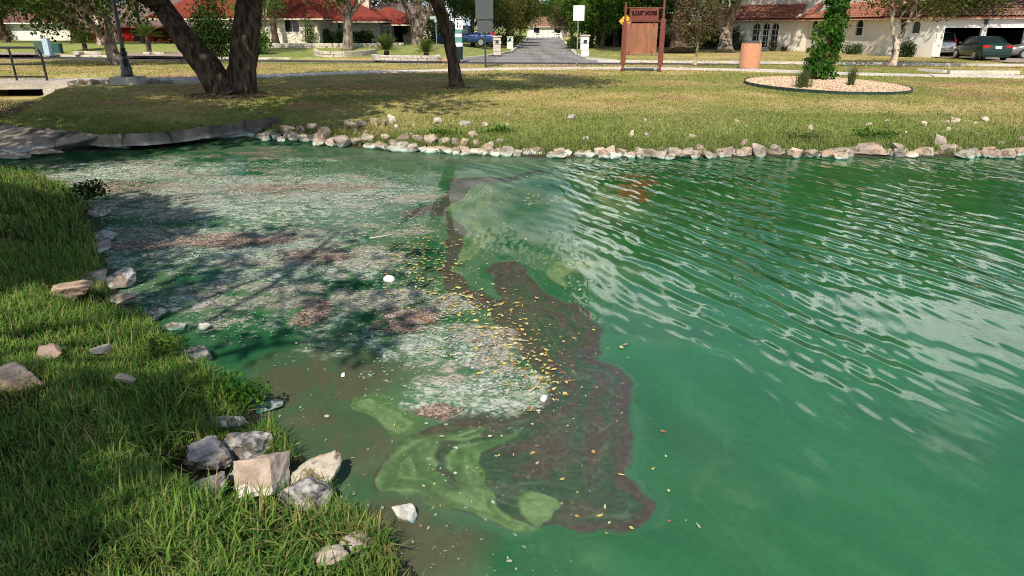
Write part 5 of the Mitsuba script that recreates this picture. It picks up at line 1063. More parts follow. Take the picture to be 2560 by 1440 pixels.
part(st, 'grass_strip', box(p[0] + 0.02, p[1] - 0.070, zrow(75), 0.46, 0.01, 0.10), 'dispenser_green')
part(st, 'dispenser', box(p[0] - 0.02, p[1] - 0.09, (zrow(77) + zrow(104)) / 2, 0.46, 0.16, zrow(77) - zrow(104), 0, 0.015), 'dispenser_green')
part(st, 'dispenser_label', box(p[0] - 0.02, p[1] - 0.176, zrow(87), 0.40, 0.012, 0.20), 'plastic_white')
part(st, 'bin', lathe([(0, 0), (0.21, 0), (0.235, 0.80), (0, 0.80)], p[0] + 0.02, p[1] - 0.28, 0.48, 18), 'bin_green', smooth=40)
part(st, 'bin_bag', lathe([(0.215, 0), (0.25, 0.02), (0.25, 0.16), (0.22, 0.24), (0.10, 0.25), (0, 0.22)], p[0] + 0.02, p[1] - 0.28, 1.26, 18), 'plastic_white', smooth=True)
sn2 = thing('street_name_sign', 'pale street name sign on a slim post left of the leaning tree', 'sign')
p = (-6.438,63.123,0.75)
part(sn2, 'post', tube([(p[0], p[1], 0.5), (p[0], p[1], 3.35)], 0.04, 8), 'galvanised')
part(sn2, 'name_blade', box(p[0] - 0.22, p[1] + 0.1, 3.20, 0.62, 0.02, 0.24, 0.5), 'street_blade')
part(sn2, 'name_blade', box(p[0] - 0.05, p[1], 2.95, 0.16, 0.5, 0.22, 0.2), 'street_blade')
ys = thing('warning_sign', 'yellow diamond warning sign half hidden by the park sign post', 'sign')
p = (8.822,58,2.886)
dm = trimesh.creation.box((0.75, 0.02, 0.75)); dm.apply_transform(trimesh.transformations.rotation_matrix(math.pi / 4, [0, 1, 0]))
paint('sign_yellow', (0.62, 0.36, 0.02), 0.4)
part(ys, 'diamond', put(dm, *p), 'sign_yellow'); part(ys, 'post', tube([(p[0], p[1] + 0.05, 0.3), (p[0], p[1] + 0.05, p[2] + 0.3)], 0.04, 6), 'galvanised')

# ---------------------------------------------------------------- houses
def roof_sheet(e0, e1, r1, r0, thick=0.08):
    """A roof plane from its eave e0-e1 up to r0-r1, with thickness."""
    P = np.array([e0, e1, r1, r0], float); n = np.cross(P[1] - P[0], P[3] - P[0]); n /= np.linalg.norm(n)
    if n[2] < 0: n = -n
    V = np.vstack([P, P - n * thick]); F = [(0, 1, 2), (0, 2, 3), (4, 6, 5), (4, 7, 6)]
    for i in range(4): j = (i + 1) % 4; F += [(i, i + 4, j + 4), (i, j + 4, j)]
    m = trimesh.Trimesh(V, np.array(F), process=False); m.fix_normals(); return m
def tile_roof(e0, e1, r1, r0, pitch=0.30, course=0.38):
    """Barrel tiles: rounded ribs running up the slope, each course lapping over the one below."""
    e0, e1, r0, r1 = (np.array(q, float) for q in (e0, e1, r0, r1))
    w = np.linalg.norm(e1 - e0); h = np.linalg.norm((r0 + r1 - e0 - e1) / 2)
    nx = max(2, int(w / pitch)) * 6; ny = max(1, int(h / course))
    n = np.cross(e1 - e0, r0 - e0); n /= np.linalg.norm(n); n = n if n[2] > 0 else -n
    V, F = [], []
    for j in range(ny):
        for b in (0, 1):
            t = (j + b * 1.02) / ny
            a = e0 + (r0 - e0) * t; c = e1 + (r1 - e1) * t
            s = np.linspace(0, 1, nx + 1); up = 0.075 * np.abs(np.sin(s * w / pitch * np.pi)) + (0.045 if b == 0 else 0.0)
            V.append(a + (c - a) * s[:, None] + n * up[:, None])
    V = np.vstack(V); k = nx + 1
    for j in range(ny):
        o = 2 * j * k
        for i in range(nx): F += [(o + i, o + i + 1, o + k + i + 1), (o + i, o + k + i + 1, o + k + i)]
    return trimesh.Trimesh(V, np.array(F), process=False)
def window(owner, P0, P1, poly, frame_mat, z0=0.0, depth=0.12, bars=(0, 0), trim=0.07):
    """A window in a wall opening: the frame round the opening, the pane set back, glazing bars as sub-parts."""
    w = part(owner, 'window', slab(P0, P1, poly.buffer(trim, join_style=2).difference(poly), 0.10, -0.06, z0), frame_mat)
    part(w, 'pane', slab(P0, P1, poly, 0.02, -depth, z0), 'window_glass')
    a, b, c, d = poly.bounds
    for i in range(bars[0]):
        x = a + (c - a) * (i + 1) / (bars[0] + 1); part(w, 'bar', slab(P0, P1, poly.intersection(rect(x - 0.02, b, x + 0.02, d)), 0.02, -depth + 0.025, z0), frame_mat)
    for i in range(bars[1]):
        y = b + (d - b) * (i + 1) / (bars[1] + 1); part(w, 'bar', slab(P0, P1, poly.intersection(rect(a, y - 0.02, c, y + 0.02)), 0.02, -depth + 0.028, z0), frame_mat)
    return w
def wall(owner, P0, P1, z0, z1, mat, holes=(), thick=0.2, nm_='wall'):
    L = math.dist(P0[:2], P1[:2]); poly = rect(0, z0, L, z1)
    for h in holes: poly = poly.difference(h)
    return part(owner, nm_, slab(P0, P1, poly, thick, -thick), mat)
def stone_row(name, label, pts, z0, h, mat='stone_wall', L=0.42, d=0.30, rows=1, cap=False, seed=1):
    """A low garden wall of separate stones along a line."""
    t = thing(name, label, 'garden wall'); ls = sg.LineString(pts); r = np.random.default_rng(seed)
    for k in range(rows):
        s = 0.0
        while s < ls.length - 0.1:
            l = min(L * r.uniform(0.75, 1.25), ls.length - s); a = np.array(ls.interpolate(s).coords[0]); b = np.array(ls.interpolate(s + l - 0.015).coords[0]); c = (a + b) / 2
            part(t, 'stone', box(c[0], c[1], z0 + h * (k + 0.5) / rows, np.linalg.norm(b - a), d * r.uniform(0.9, 1.1), h / rows * r.uniform(0.90, 0.99), math.atan2(b[1] - a[1], b[0] - a[0]), 0.02), mat)
            s += l
    return t

# the white stuccoed house with clay tiles, at right
hs = thing('tiled_house', 'white stucco house with red clay tile eaves and arched windows behind the vine column', 'house')
def at_d(px, d): return ((px - 1280) / 1744.0 * d, (d - 0.7) / 0.9367)
pA, pB, pB2, pC, pD, pE, pF = ((19.5, 74.3), (25.1, 65.4), (25.75, 64.75), (28.0, 55.2), (29.6, 51.9), (36.6, 51.0), (44.0, 50.4))
zf, ze = 0.42, 3.32
ws_ = [arch(6.10, 0.72, 0.90, 2.08), arch(7.18, 0.72, 0.80, 2.08), arch(8.18, 0.72, 0.82, 2.08)]
wall(hs, pA, pB, zf - 0.3, ze, 'stucco', ws_)
for w_ in ws_: window(hs, pA, pB, w_, 'stucco_white', bars=(1, 3), trim=0.06)
for u in (6.64, 7.68, 8.72): part(hs, 'pilaster', slab(pA, pB, rect(u - 0.10, zf, u + 0.10, 2.15), 0.14, 0.003), 'stucco_white')
wall(hs, pB, pB2, zf - 0.3, ze, 'stucco', nm_='bay_corner')
ws_ = [arch(0.92, 1.80, 0.80, 1.20), arch(6.55, 1.85, 0.85, 1.15)]
wall(hs, pB2, pC, zf - 0.3, ze, 'stucco', ws_)
for w_ in ws_: window(hs, pB2, pC, w_, 'stucco_white', bars=(0, 1), trim=0.16)
ws_ = [arch(2.15, 2.05, 0.62, 0.80)]
wall(hs, pC, pD, zf - 0.3, ze, 'stucco_white', ws_)
window(hs, pC, pD, ws_[0], 'stucco_white', trim=0.08)
Lg = math.dist(pD, pE)
g1, g2 = rect(0.56, zf - 0.5, 2.99, 2.40), rect(3.30, zf - 0.5, 5.80, 2.40)
wall(hs, pD, pE, zf - 0.3, ze + 0.05, 'stucco_white', [g1, g2], 0.25)
wall(hs, pE, pF, zf - 0.3, ze + 0.05, 'stucco_white', [], 0.25)
for g in (g1, g2):
    a, b, c, d = g.bounds
    part(hs, 'garage_frame', slab(pD, pE, unary_union([rect(a - 0.12, zf - 0.1, a, d + 0.12), rect(c, zf - 0.1, c + 0.12, d + 0.12), rect(a, d, c, d + 0.12)]), 0.12, -0.09), 'white_trim')
part(hs, 'garage_door', slab(pE, pF, rect(0.15, zf, 3.0, 2.35), 0.05, 0.003), 'garage_panel')
part(hs, 'garage_room', slab(pD, pE, rect(0.1, zf - 0.1, 6.4, 3.1).difference(rect(0.2, zf + 0.02, 6.3, 3.0)), 6.0, -6.26), 'dark_inside')
part(hs, 'garage_back', slab(pD, pE, rect(0.1, zf - 0.1, 6.4, 3.1), 0.1, -6.4), 'dark_inside')
part(hs, 'garage_shelf', slab(pD, pE, rect(0.7, 1.72, 2.6, 1.76), 0.5, -5.6), 'garage_panel')
for u in (3.10, 6.05):
    part(hs, 'wall_lamp', slab(pD, pE, unary_union([rect(u - 0.09, 2.62, u + 0.09, 2.92), sg.Point(u, 2.92).buffer(0.12)]), 0.16, 0.003), 'ink_dark')
def off(P0, P1, o):
    d = np.array(P1) - np.array(P0); d = d / np.linalg.norm(d); n = np.array([d[1], -d[0]]); return n * o
def eave_roof(P0, P1, z, over, back, rise, mat, tiles, ext0=0.0, ext1=0.0, hip0=0.0, hip1=0.0, pitch=0.30):
    d = (np.array(P1) - np.array(P0)); d = d / np.linalg.norm(d); n = off(P0, P1, 1.0)
    e0 = np.array(P0) - d * ext0 + n * over; e1 = np.array(P1) + d * ext1 + n * over
    r0 = np.array(P0) + d * hip0 - n * back; r1 = np.array(P1) - d * hip1 - n * back
    k = rise / back
    a = [(*e0, z - over * k), (*e1, z - over * k), (*r1, z + rise), (*r0, z + rise)]
    rf = part(hs_cur, 'roof', tile_roof(*a, pitch=pitch) if tiles else roof_sheet(*a), mat, smooth=40 if tiles else False)
    if tiles: part(rf, 'underlay', roof_sheet(*[(q[0], q[1], q[2] - 0.03) for q in a]), 'fascia_red')
    M0 = (tuple(e0 - n * 0.02), tuple(e1 - n * 0.02)); L = math.dist(*M0)
    part(rf, 'fascia', slab(*M0, rect(0, z - over * k - 0.17, L, z - over * k - 0.01), 0.04, -0.05), 'fascia_red' if tiles else 'fascia_cream')
    part(rf, 'soffit', cat([prism([e0, e1, np.array(P1) - n * 0.05, np.array(P0) - n * 0.05], z - over * k - 0.13, z - over * k - 0.09)]), 'fascia_cream')
    return rf
hs_cur = hs
eave_roof(pA, pB, ze, 0.60, 3.6, 1.25, 'clay_tile', True, 0.5, 0.0, 0.0, 2.0)
eave_roof(pB, pB2, ze, 0.60, 3.4, 1.2, 'clay_tile', True, 0.1, 0.1, 0.3, 0.3)
eave_roof(pB2, pC, ze, 0.60, 3.6, 1.25, 'clay_tile', True, 0.0, 0.2, 0.0, 0.0)
eave_roof(pC, pD, ze, 0.50, 3.6, 1.25, 'clay_tile', True, 0.0, 0.0, 0.0, 0.0)
eave_roof(pD, pF, ze + 0.05, 0.45, 5.0, 2.6, 'shingle_tan', True, 0.3, 0.0, 0.0, 0.0)
a_, b_ = np.array(pA) - off(pA, pB, 3.2), np.array(pB) - off(pA, pB, 3.2)
b2_ = np.array(pC) - off(pB2, pC, 3.4)
wall(hs, tuple(a_ - (b_ - a_) * 0.3), tuple(b_), 3.6, 7.2, 'stucco', nm_='upper_wall')
wall(hs, tuple(b_), tuple(b2_), 3.6, 7.2, 'stucco', [rect(3.6, 5.0, 4.9, 6.3)], nm_='upper_wall')
window(hs, tuple(b_), tuple(b2_), rect(3.6, 5.0, 4.9, 6.3), 'stucco_white', bars=(1, 1))
part(hs, 'upper_roof', cat([roof_sheet((*(a_ - (b_ - a_) * 0.3 + off(pA, pB, 0.5)), 7.2), (*(b_ + off(pA, pB, 0.5)), 7.2), (29.5, 69.0, 9.0), (24.5, 82.0, 9.0)), roof_sheet((*(b_ + off(pB2, pC, 0.5)), 7.21), (*(b2_ + off(pB2, pC, 0.5)), 7.21), (34.5, 62.0, 9.0), (29.5, 69.0, 9.01))]), 'clay_tile')
r = np.random.default_rng(4)
for i, (u, P0, P1, s_) in enumerate([(5.0, pA, pB, 0.30), (6.2, pA, pB, 0.28), (8.7, pA, pB, 0.38), (9.9, pA, pB, 0.22), (1.6, pB2, pC, 0.2), (3.3, pB2, pC, 0.22)]):
    q = np.array(P0) + (np.array(P1) - np.array(P0)) / math.dist(P0, P1) * u + off(P0, P1, 0.7)
    shrub('border_plant', ['low yellow green plant under the first arched window', 'small plant under the middle arched window', 'bushy yellow green plant right of the arched windows', 'tiny plant near the corner of the stucco bay', 'tiny plant under the small arched window', 'low plant behind the vine column by the stucco wall'][i], q[0], q[1], zf - 0.02, s_ * 1.4, s_ * 1.2, s_ * 2.2, 420, 0.10, 'leaf_olive', 700 + i)
q = np.array(pA) + (np.array(pB) - np.array(pA)) * 0.36 + off(pA, pB, 1.0)
shrub('dark_shrub', 'tall loose dark shrub against the shaded stucco wall left of the arched windows', q[0], q[1], zf - 0.05, 1.2, 0.8, 2.0, 1600, 0.14, 'leaf_deep', 711)
q = np.array(pB2) + (np.array(pC) - np.array(pB2)) * 0.74 + off(pB2, pC, 0.8)
shrub('dark_shrub', 'low dark shrub at the wall right of the vine column', q[0], q[1], zf - 0.05, 0.9, 0.6, 0.95, 900, 0.12, 'leaf_deep', 712)
q = np.array(pC) + (np.array(pD) - np.array(pC)) * 0.60 + off(pC, pD, 0.9)
shrub('dark_shrub', 'rounded dark bush at the wall left of the open garage', q[0], q[1] - 0.3, zf - 0.05, 0.62, 0.55, 1.30, 1500, 0.11, 'leaf_hedge', 713)

# driveway at right
drive = sg.Polygon([pD, (29.9, 47.2), (29.5, 43.4), (60, 35.5), (60, 50.0), pE])
struct('driveway', flats(drive.difference(main_road.buffer(0.35)), hz(32, 47) + 0.05), 'driveway_concrete')

# the low house with the red roof, left of the street
h3 = thing('red_roofed_house', 'low cream brick house with a red shingle roof and white chimney left of the street', 'house'); hs_cur = h3
f3 = 0.95
fa, fb = (-26.48,68,1.175)[:2], (-17.653,68,1.175)[:2]
w1 = rect(5.75, 2.05, 7.05, 3.05)
wall(h3, fa, fb, f3 - 0.4, 3.38, 'white_brick', [w1])
window(h3, fa, fb, w1, 'white_trim', bars=(1, 0))
star = []
for i in range(10): a = math.pi / 2 + i * math.pi / 5; q = 0.34 if i % 2 == 0 else 0.14; star.append((3.63 + q * math.cos(a), 2.60 + q * math.sin(a)))
part(h3, 'star', slab(fa, fb, sg.Polygon(star), 0.05, 0.003), 'sign_brown', label='dark metal barn star on the wall')
sc = (fb[0], fb[1] + 5.0)
wall(h3, fb, sc, f3 - 0.4, 3.38, 'white_brick', nm_='side_wall')
fc0, fc1 = (fb[0], fb[1] + 3.6), (-12.632,73,1.119)[:2]
w2 = [rect(0.9, 1.5, 2.2, 3.0), rect(4.9, 1.5, 5.9, 3.0)]
wall(h3, fc0, fc1, f3 - 0.4, 3.15, 'white_brick', w2)
for w_ in w2: window(h3, fc0, fc1, w_, 'white_trim', bars=(1, 1))
fd0, fd1 = (fc1[0] + 0.05, fc1[1] + 2.6), (-10.342,76.5,1.055)[:2]
wall(h3, fd0, fd1, f3 - 0.4, 2.9, 'white_brick', [rect(0.6, 0.9, 1.5, 2.6)], nm_='porch_wall')
part(h3, 'door', slab(fd0, fd1, rect(0.6, 0.9, 1.5, 2.6), 0.05, -0.15), 'dark_inside')
for px in (0.55, 2.7): part(h3, 'porch_post', box(fd0[0] + px, fd0[1] - 2.0, 1.75, 0.16, 0.16, 1.9), 'fascia_cream')
def hip(owner, x0, x1, y0, y1, z, over, rise, ridge0, ridge1, mat, fascia='fascia_cream'):
    """A hipped roof over the rectangle: four planes up to a ridge along x from ridge0 to ridge1."""
    xm = (y0 + y1) / 2; a, b, c, d = (x0 - over, y0 - over, z - 0.12), (x1 + over, y0 - over, z - 0.12), (x1 + over, y1 + over, z - 0.12), (x0 - over, y1 + over, z - 0.12)
    p, q = (ridge0, xm, z + rise), (ridge1, xm, z + rise)
    V = np.array([a, b, c, d, p, q]); F = [(0, 1, 5), (0, 5, 4), (1, 2, 5), (2, 3, 4), (2, 4, 5), (3, 0, 4)]
    V2 = np.vstack([V, V - [0, 0, 0.09]]); F2 = F + [(i + 6, k + 6, j + 6) for i, j, k in F]
    for i in range(4): j = (i + 1) % 4; F2 += [(i, i + 6, j + 6), (i, j + 6, j)]
    rf = part(owner, 'roof', trimesh.Trimesh(V2, np.array(F2), process=False), mat)
    part(rf, 'fascia', cat([slab(a[:2], b[:2], rect(0, z - 0.36, x1 - x0 + 2 * over, z - 0.15), 0.04, -0.06), slab(b[:2], c[:2], rect(0, z - 0.36, y1 - y0 + 2 * over, z - 0.15), 0.04, -0.065)]), fascia)
    return rf
rf = hip(h3, fa[0] - 6, fb[0], fa[1], fa[1] + 9.5, 3.42, 0.6, 2.9, fa[0] - 1.5, fb[0] - 4.0, 'shingle_red')
rf2 = hip(h3, fb[0] - 6, fc1[0] + 0.2, fc0[1], fc0[1] + 8.5, 3.2, 0.55, 2.3, fb[0] - 3, fc1[0] - 4.2, 'shingle_red')
hip(h3, fc1[0] - 1.0, fd1[0] + 0.9, fd0[1] - 2.2, fd0[1] + 4.5, 2.92, 0.35, 1.45, fc1[0] - 0.5, fd1[0] - 2.0, 'shingle_red')
ch = (-14.593,74.5,4.233)
part(h3, 'chimney', cat([box(ch[0], ch[1], 4.2, 1.0, 0.8, 2.8), box(ch[0], ch[1], 5.65, 1.15, 0.95, 0.16)]), 'white_brick')
part(h3, 'downpipe', tube([(fb[0] - 0.12, fb[1] - 0.08, 0.7), (fb[0] - 0.12, fb[1] - 0.08, 3.25)], 0.05, 6), 'fascia_cream')

def zed(x, y): return hz(x, y) - 0.02
stone_row('retaining_wall', 'straight pale stone retaining wall in front of the red roofed house', [(-24.869,63.693,0.8)[:2], (-15.128,63.693,0.8)[:2], (-9.512,64.979,0.8)[:2]], 0.62, 0.55, L=0.9, d=0.35, rows=2, seed=2)
arc = [(-16.02,59.942,0.62)[:2], (-14.446,54.431,0.62)[:2], (-13.214,52.22,0.6)[:2], (-11.936,52.22,0.6)[:2], (-11.202,54.194,0.6)[:2], (-10.714,57.987,0.62)[:2]]
stone_row('bed_wall', 'curved stone bed wall on the lawn in front of the red roofed house', arc, 0.42, 0.42, L=0.7, d=0.3, rows=2, seed=3)
stone_row('corner_bed_wall', 'low whitish stone wall under the two sago palms at the road corner', [(-9.325,49.575,0.45)[:2], (-8.723,47.734,0.45)[:2], (-5.592,46.58,0.45)[:2], (-4.733,47.15,0.45)[:2], (-4.938,48.965,0.5)[:2]], 0.42, 0.34, L=0.6, d=0.3, rows=2, seed=4)
for i, (px, w, h, lab) in enumerate([(((-24.653,77.903,0.95)), 1.55, 1.25, 'clipped dark hedge block under the barn star wall, left of the window'), (((-18.627,77.903,0.95)), 1.75, 1.25, 'clipped dark hedge block in front of the middle wing of the red roofed house'), (((-14.728,76.446,0.9)), 1.75, 1.05, 'clipped dark hedge block left of the porch')]):
    shrub('hedge', lab, px[0], 66.6 if i < 1 else 69.5, 0.80, w, 0.7, h + 0.25, 5200, 0.13, 'leaf_hedge', 730 + i, 'hedge', boxy=True, clusters=34)
shrub('climbing_plant', 'light green climber with white flowers on the lit wall corner of the red roofed house', *(-18.463,67.2,1.19)[:2], 0.9, 0.55, 0.35, 2.3, 700, 0.13, 'leaf_bright', 741)
sago('sago_palm', 'large sago palm, left one of the pair on the corner bed wall', *(-8.493,49.838,0.62), 1.35, 1.7, 0.35, 90, 751)
sago('sago_palm', 'smaller sago palm, right one of the pair on the corner bed wall', *(-5.727,49.146,0.62), 1.15, 1.4, 0.25, 80, 752)
sago('sago_palm', 'sago palm in the shade by the porch of the red roofed house', *(-11.087,76.446,0.9), 1.6, 1.9, 0.7, 70, 753)

# houses at far left
h1 = thing('garage_house', 'brown roofed house with a white garage door at the far left edge', 'house'); hs_cur = h1
ga, gb = (-69.849,86,0.574)[:2], (-49.081,86,0.574)[:2]
gd = [rect(11.6, 0.2, 15.2, 2.75)]
wall(h1, ga, gb, 0.2, 3.1, 'stucco_white', gd)
part(h1, 'brick_pier', slab(ga, gb, rect(0, 0.3, 11.5, 3.08), 0.12, 0.003), 'brick_brown')
part(h1, 'garage_door', slab(ga, gb, rect(11.6, 0.5, 15.2, 2.75), 0.05, -0.10), 'garage_panel')
part(h1, 'garage_frame', slab(ga, gb, unary_union([rect(11.45, 0.5, 11.6, 2.9), rect(15.2, 0.5, 15.35, 2.9), rect(11.6, 2.75, 15.2, 2.9)]), 0.1, 0.003), 'white_trim')
hip(h1, ga[0], gb[0], ga[1], ga[1] + 10, 3.15, 0.7, 2.8, ga[0] + 5, gb[0] - 5, 'shingle_brown', 'white_trim')
h2 = thing('red_walled_house', 'house with bright red brick walls and a grey brown roof behind the palms at left', 'house')
ra, rb = (-45.761,80,0.419)[:2], (-33.832,80,0.419)[:2]
wall(h2, ra, rb, 0.3, 2.55, 'red_wall', [rect(4.9, 0.4, 6.1, 2.3)])
part(h2, 'door', slab(ra, rb, rect(4.9, 0.4, 6.1, 2.3), 0.05, -0.12), 'dark_inside')
for u in (3.6, 7.0): part(h2, 'porch_post', box(ra[0] + u, ra[1] - 1.3, 1.4, 0.28, 0.28, 2.2), 'stone_wall')
hip(h2, ra[0] - 1, rb[0] + 2, ra[1] - 0.1, ra[1] + 9, 2.75, 0.5, 2.6, ra[0] + 3, rb[0] - 3, 'shingle_grey', 'fascia_red')
sago('sago_palm', 'big bushy sago palm on the left lawn beside the utility boxes', *(-35.299,60.97,0.62), 1.75, 2.2, 0.6, 90, 761)
sago('sago_palm', 'sago palm on a bare stout trunk in front of the red walled house', *(-28.096,57.055,0.62), 1.5, 1.6, 1.2, 60, 762)
stone_row('palm_ring', 'ring of pale stones under the big bushy sago palm', [(-33.37,56.273,0.5)[:2], (-33.877,58,0.5)[:2], (-32.563,57.123,0.5)[:2], (-31.595,56.273,0.5)[:2]], 0.45, 0.25, L=0.5, d=0.4, seed=6)
stone_row('palm_ring', 'ring of pale stones under the stout trunked sago palm', [(-27.577,55.447,0.5)[:2], (-27.965,57.123,0.5)[:2], (-27.094,56.273,0.5)[:2], (-26.023,54.644,0.5)[:2]], 0.45, 0.22, L=0.5, d=0.4, seed=7)
struct('left_driveway', flats(sg.Polygon([(-28.327,53.074,0.46)[:2], (-22.793,51.648,0.46)[:2], (-31.987,70.641,0.62)[:2], (-35.129,69.269,0.62)[:2]]), 0.53), 'driveway_concrete')
struct('garage_driveway', flats(sg.Polygon([(-43.089,54.969,0.46)[:2], (-35.429,54.969,0.46)[:2], (-51.612,80.023,0.5)[:2], (-59.354,81.742,0.5)[:2]]), 0.53), 'driveway_concrete')
p = (-35.758,56.273,0.5); tb = thing('transformer_box', 'squat grey green utility cabinet at the kerb at far left', 'utility box')
part(tb, 'cabinet', box(p[0], p[1], 0.98, 0.95, 0.8, 1.0, 0.05, 0.04), 'box_green'); part(tb, 'plinth', box(p[0], p[1], 0.45, 1.1, 0.95, 0.14, 0.05), 'concrete')
p = (-34.606,55.447,0.5); tb = thing('kerb_bin', 'narrow pale blue bin standing right of the utility cabinet', 'bin')
part(tb, 'body', box(p[0], p[1] - 0.5, 1.05, 0.40, 0.5, 1.2, 0.1, 0.03), 'box_blue'); part(tb, 'lid', box(p[0], p[1] - 0.5, 1.69, 0.46, 0.56, 0.07, 0.1, 0.02), 'plastic_white')
p = (-36.32,58.904,0.5); tb = thing('teal_cabinet', 'low dark teal cabinet partly behind the pale blue bin', 'utility box')
part(tb, 'cabinet', box(p[0], p[1], 0.85, 0.6, 0.6, 0.8, 0.1, 0.04), 'box_teal'); part(tb, 'plinth', box(p[0], p[1], 0.44, 0.7, 0.7, 0.10, 0.1), 'concrete')

# far houses
h5 = thing('end_house', 'small tan house with a red brown roof where the street ends', 'house')
ea, eb = (3.383,165,0.449)[:2], (11.395,165,0.449)[:2]
wl_ = [rect(1.5, 0.9, 2.7, 2.3), rect(6.0, 0.9, 7.4, 2.3)]
wall(h5, ea, eb, 0.2, 2.7, 'stucco', wl_)
for w_ in wl_: window(h5, ea, eb, w_, 'white_trim')
hip(h5, ea[0] - 1, eb[0] + 1, ea[1], ea[1] + 9, 2.8, 0.6, 1.9, ea[0] + 3, eb[0] - 3, 'shingle_tan')
fn_ = thing('pale_fence', 'pale low fence across the end of the street', 'fence')
fa_, fb_ = (3.836,158,0.534)[:2], (10.4,158,0.534)[:2]; Lf = math.dist(fa_, fb_)
for i in range(7): part(fn_, 'post', box(fa_[0] + (fb_[0] - fa_[0]) * i / 6, fa_[1], 0.85, 0.22, 0.22, 1.1), 'white_trim')
for z in (0.75, 1.15): part(fn_, 'rail', slab(fa_, fb_, rect(0, z, Lf, z + 0.14), 0.08, -0.2), 'white_trim')
h6 = thing('grey_roofed_house', 'low house with a grey brown roof just right of the red roofed house', 'house')
ka, kb = (-12.925,92,0.96)[:2], (-8.202,92,0.96)[:2]
wall(h6, ka, kb, 0.3, 2.75, 'stucco', [rect(2.6, 0.8, 3.8, 2.5)])
part(h6, 'door', slab(ka, kb, rect(2.6, 0.8, 3.8, 2.5), 0.05, -0.1), 'white_trim')
hip(h6, ka[0] - 6, kb[0] + 0.3, ka[1], ka[1] + 9, 2.8, 0.5, 2.6, ka[0] - 4, ka[0] + 1.0, 'shingle_grey')
h7 = thing('white_house', 'white house mostly hidden by trees behind the park sign', 'house')
ja, jb = (9.535,84,1.004)[:2], (19.07,84,1.004)[:2]
wall(h7, ja, jb, 0.2, 2.9, 'stucco_white', [rect(1.6, 0.2, 3.0, 2.3), rect(6.2, 1.0, 7.6, 2.3)])
window(h7, ja, jb, rect(6.2, 1.0, 7.6, 2.3), 'white_trim', bars=(1, 0))
part(h7, 'door', slab(ja, jb, rect(1.6, 0.2, 3.0, 2.3), 0.05, -0.12), 'dark_inside')
part(h7, 'brick_pier', slab(ja, jb, rect(0.2, 0.3, 1.4, 3.4), 0.1, 0.003), 'brick_brown')
hip(h7, ja[0], jb[0], ja[1], ja[1] + 9, 3.0, 0.5, 2.4, ja[0] + 3, jb[0] - 3, 'shingle_brown')
# mailbox pillars
def pillar(label, px, h, mat, rows):
    t = thing('mailbox_pillar', label, 'mailbox'); x, y, z = px; r = np.random.default_rng(int(x * 10) + 50)
    for k in range(rows): part(t, 'stone', box(x + r.normal(0, 0.012), y, z - 0.05 + h * (k + 0.5) / rows, 0.62 * r.uniform(0.94, 1.04), 0.6, h / rows * 0.95, r.normal(0, 0.05), 0.03), mat)
    part(t, 'cap', box(x, y, z + h, 0.74, 0.72, 0.10, 0, 0.02), 'concrete'); part(t, 'mailbox', box(x, y - 0.31, z + h * 0.72, 0.26, 0.05, 0.24, 0, 0.01), 'ink_dark')
pillar('rough tan stone mailbox pillar left of the street', (-1.162,57.721,0.42), 1.35, 'stone_wall', 5)
pillar('smooth white mailbox pillar left of the street, behind the rough stone one', (-0.201,73.966,0.42), 1.15, 'white_trim', 3)
pillar('tall white mailbox pillar right of the street beside the road sign pole', (5.374,54.517,0.42), 1.45, 'white_trim', 3)

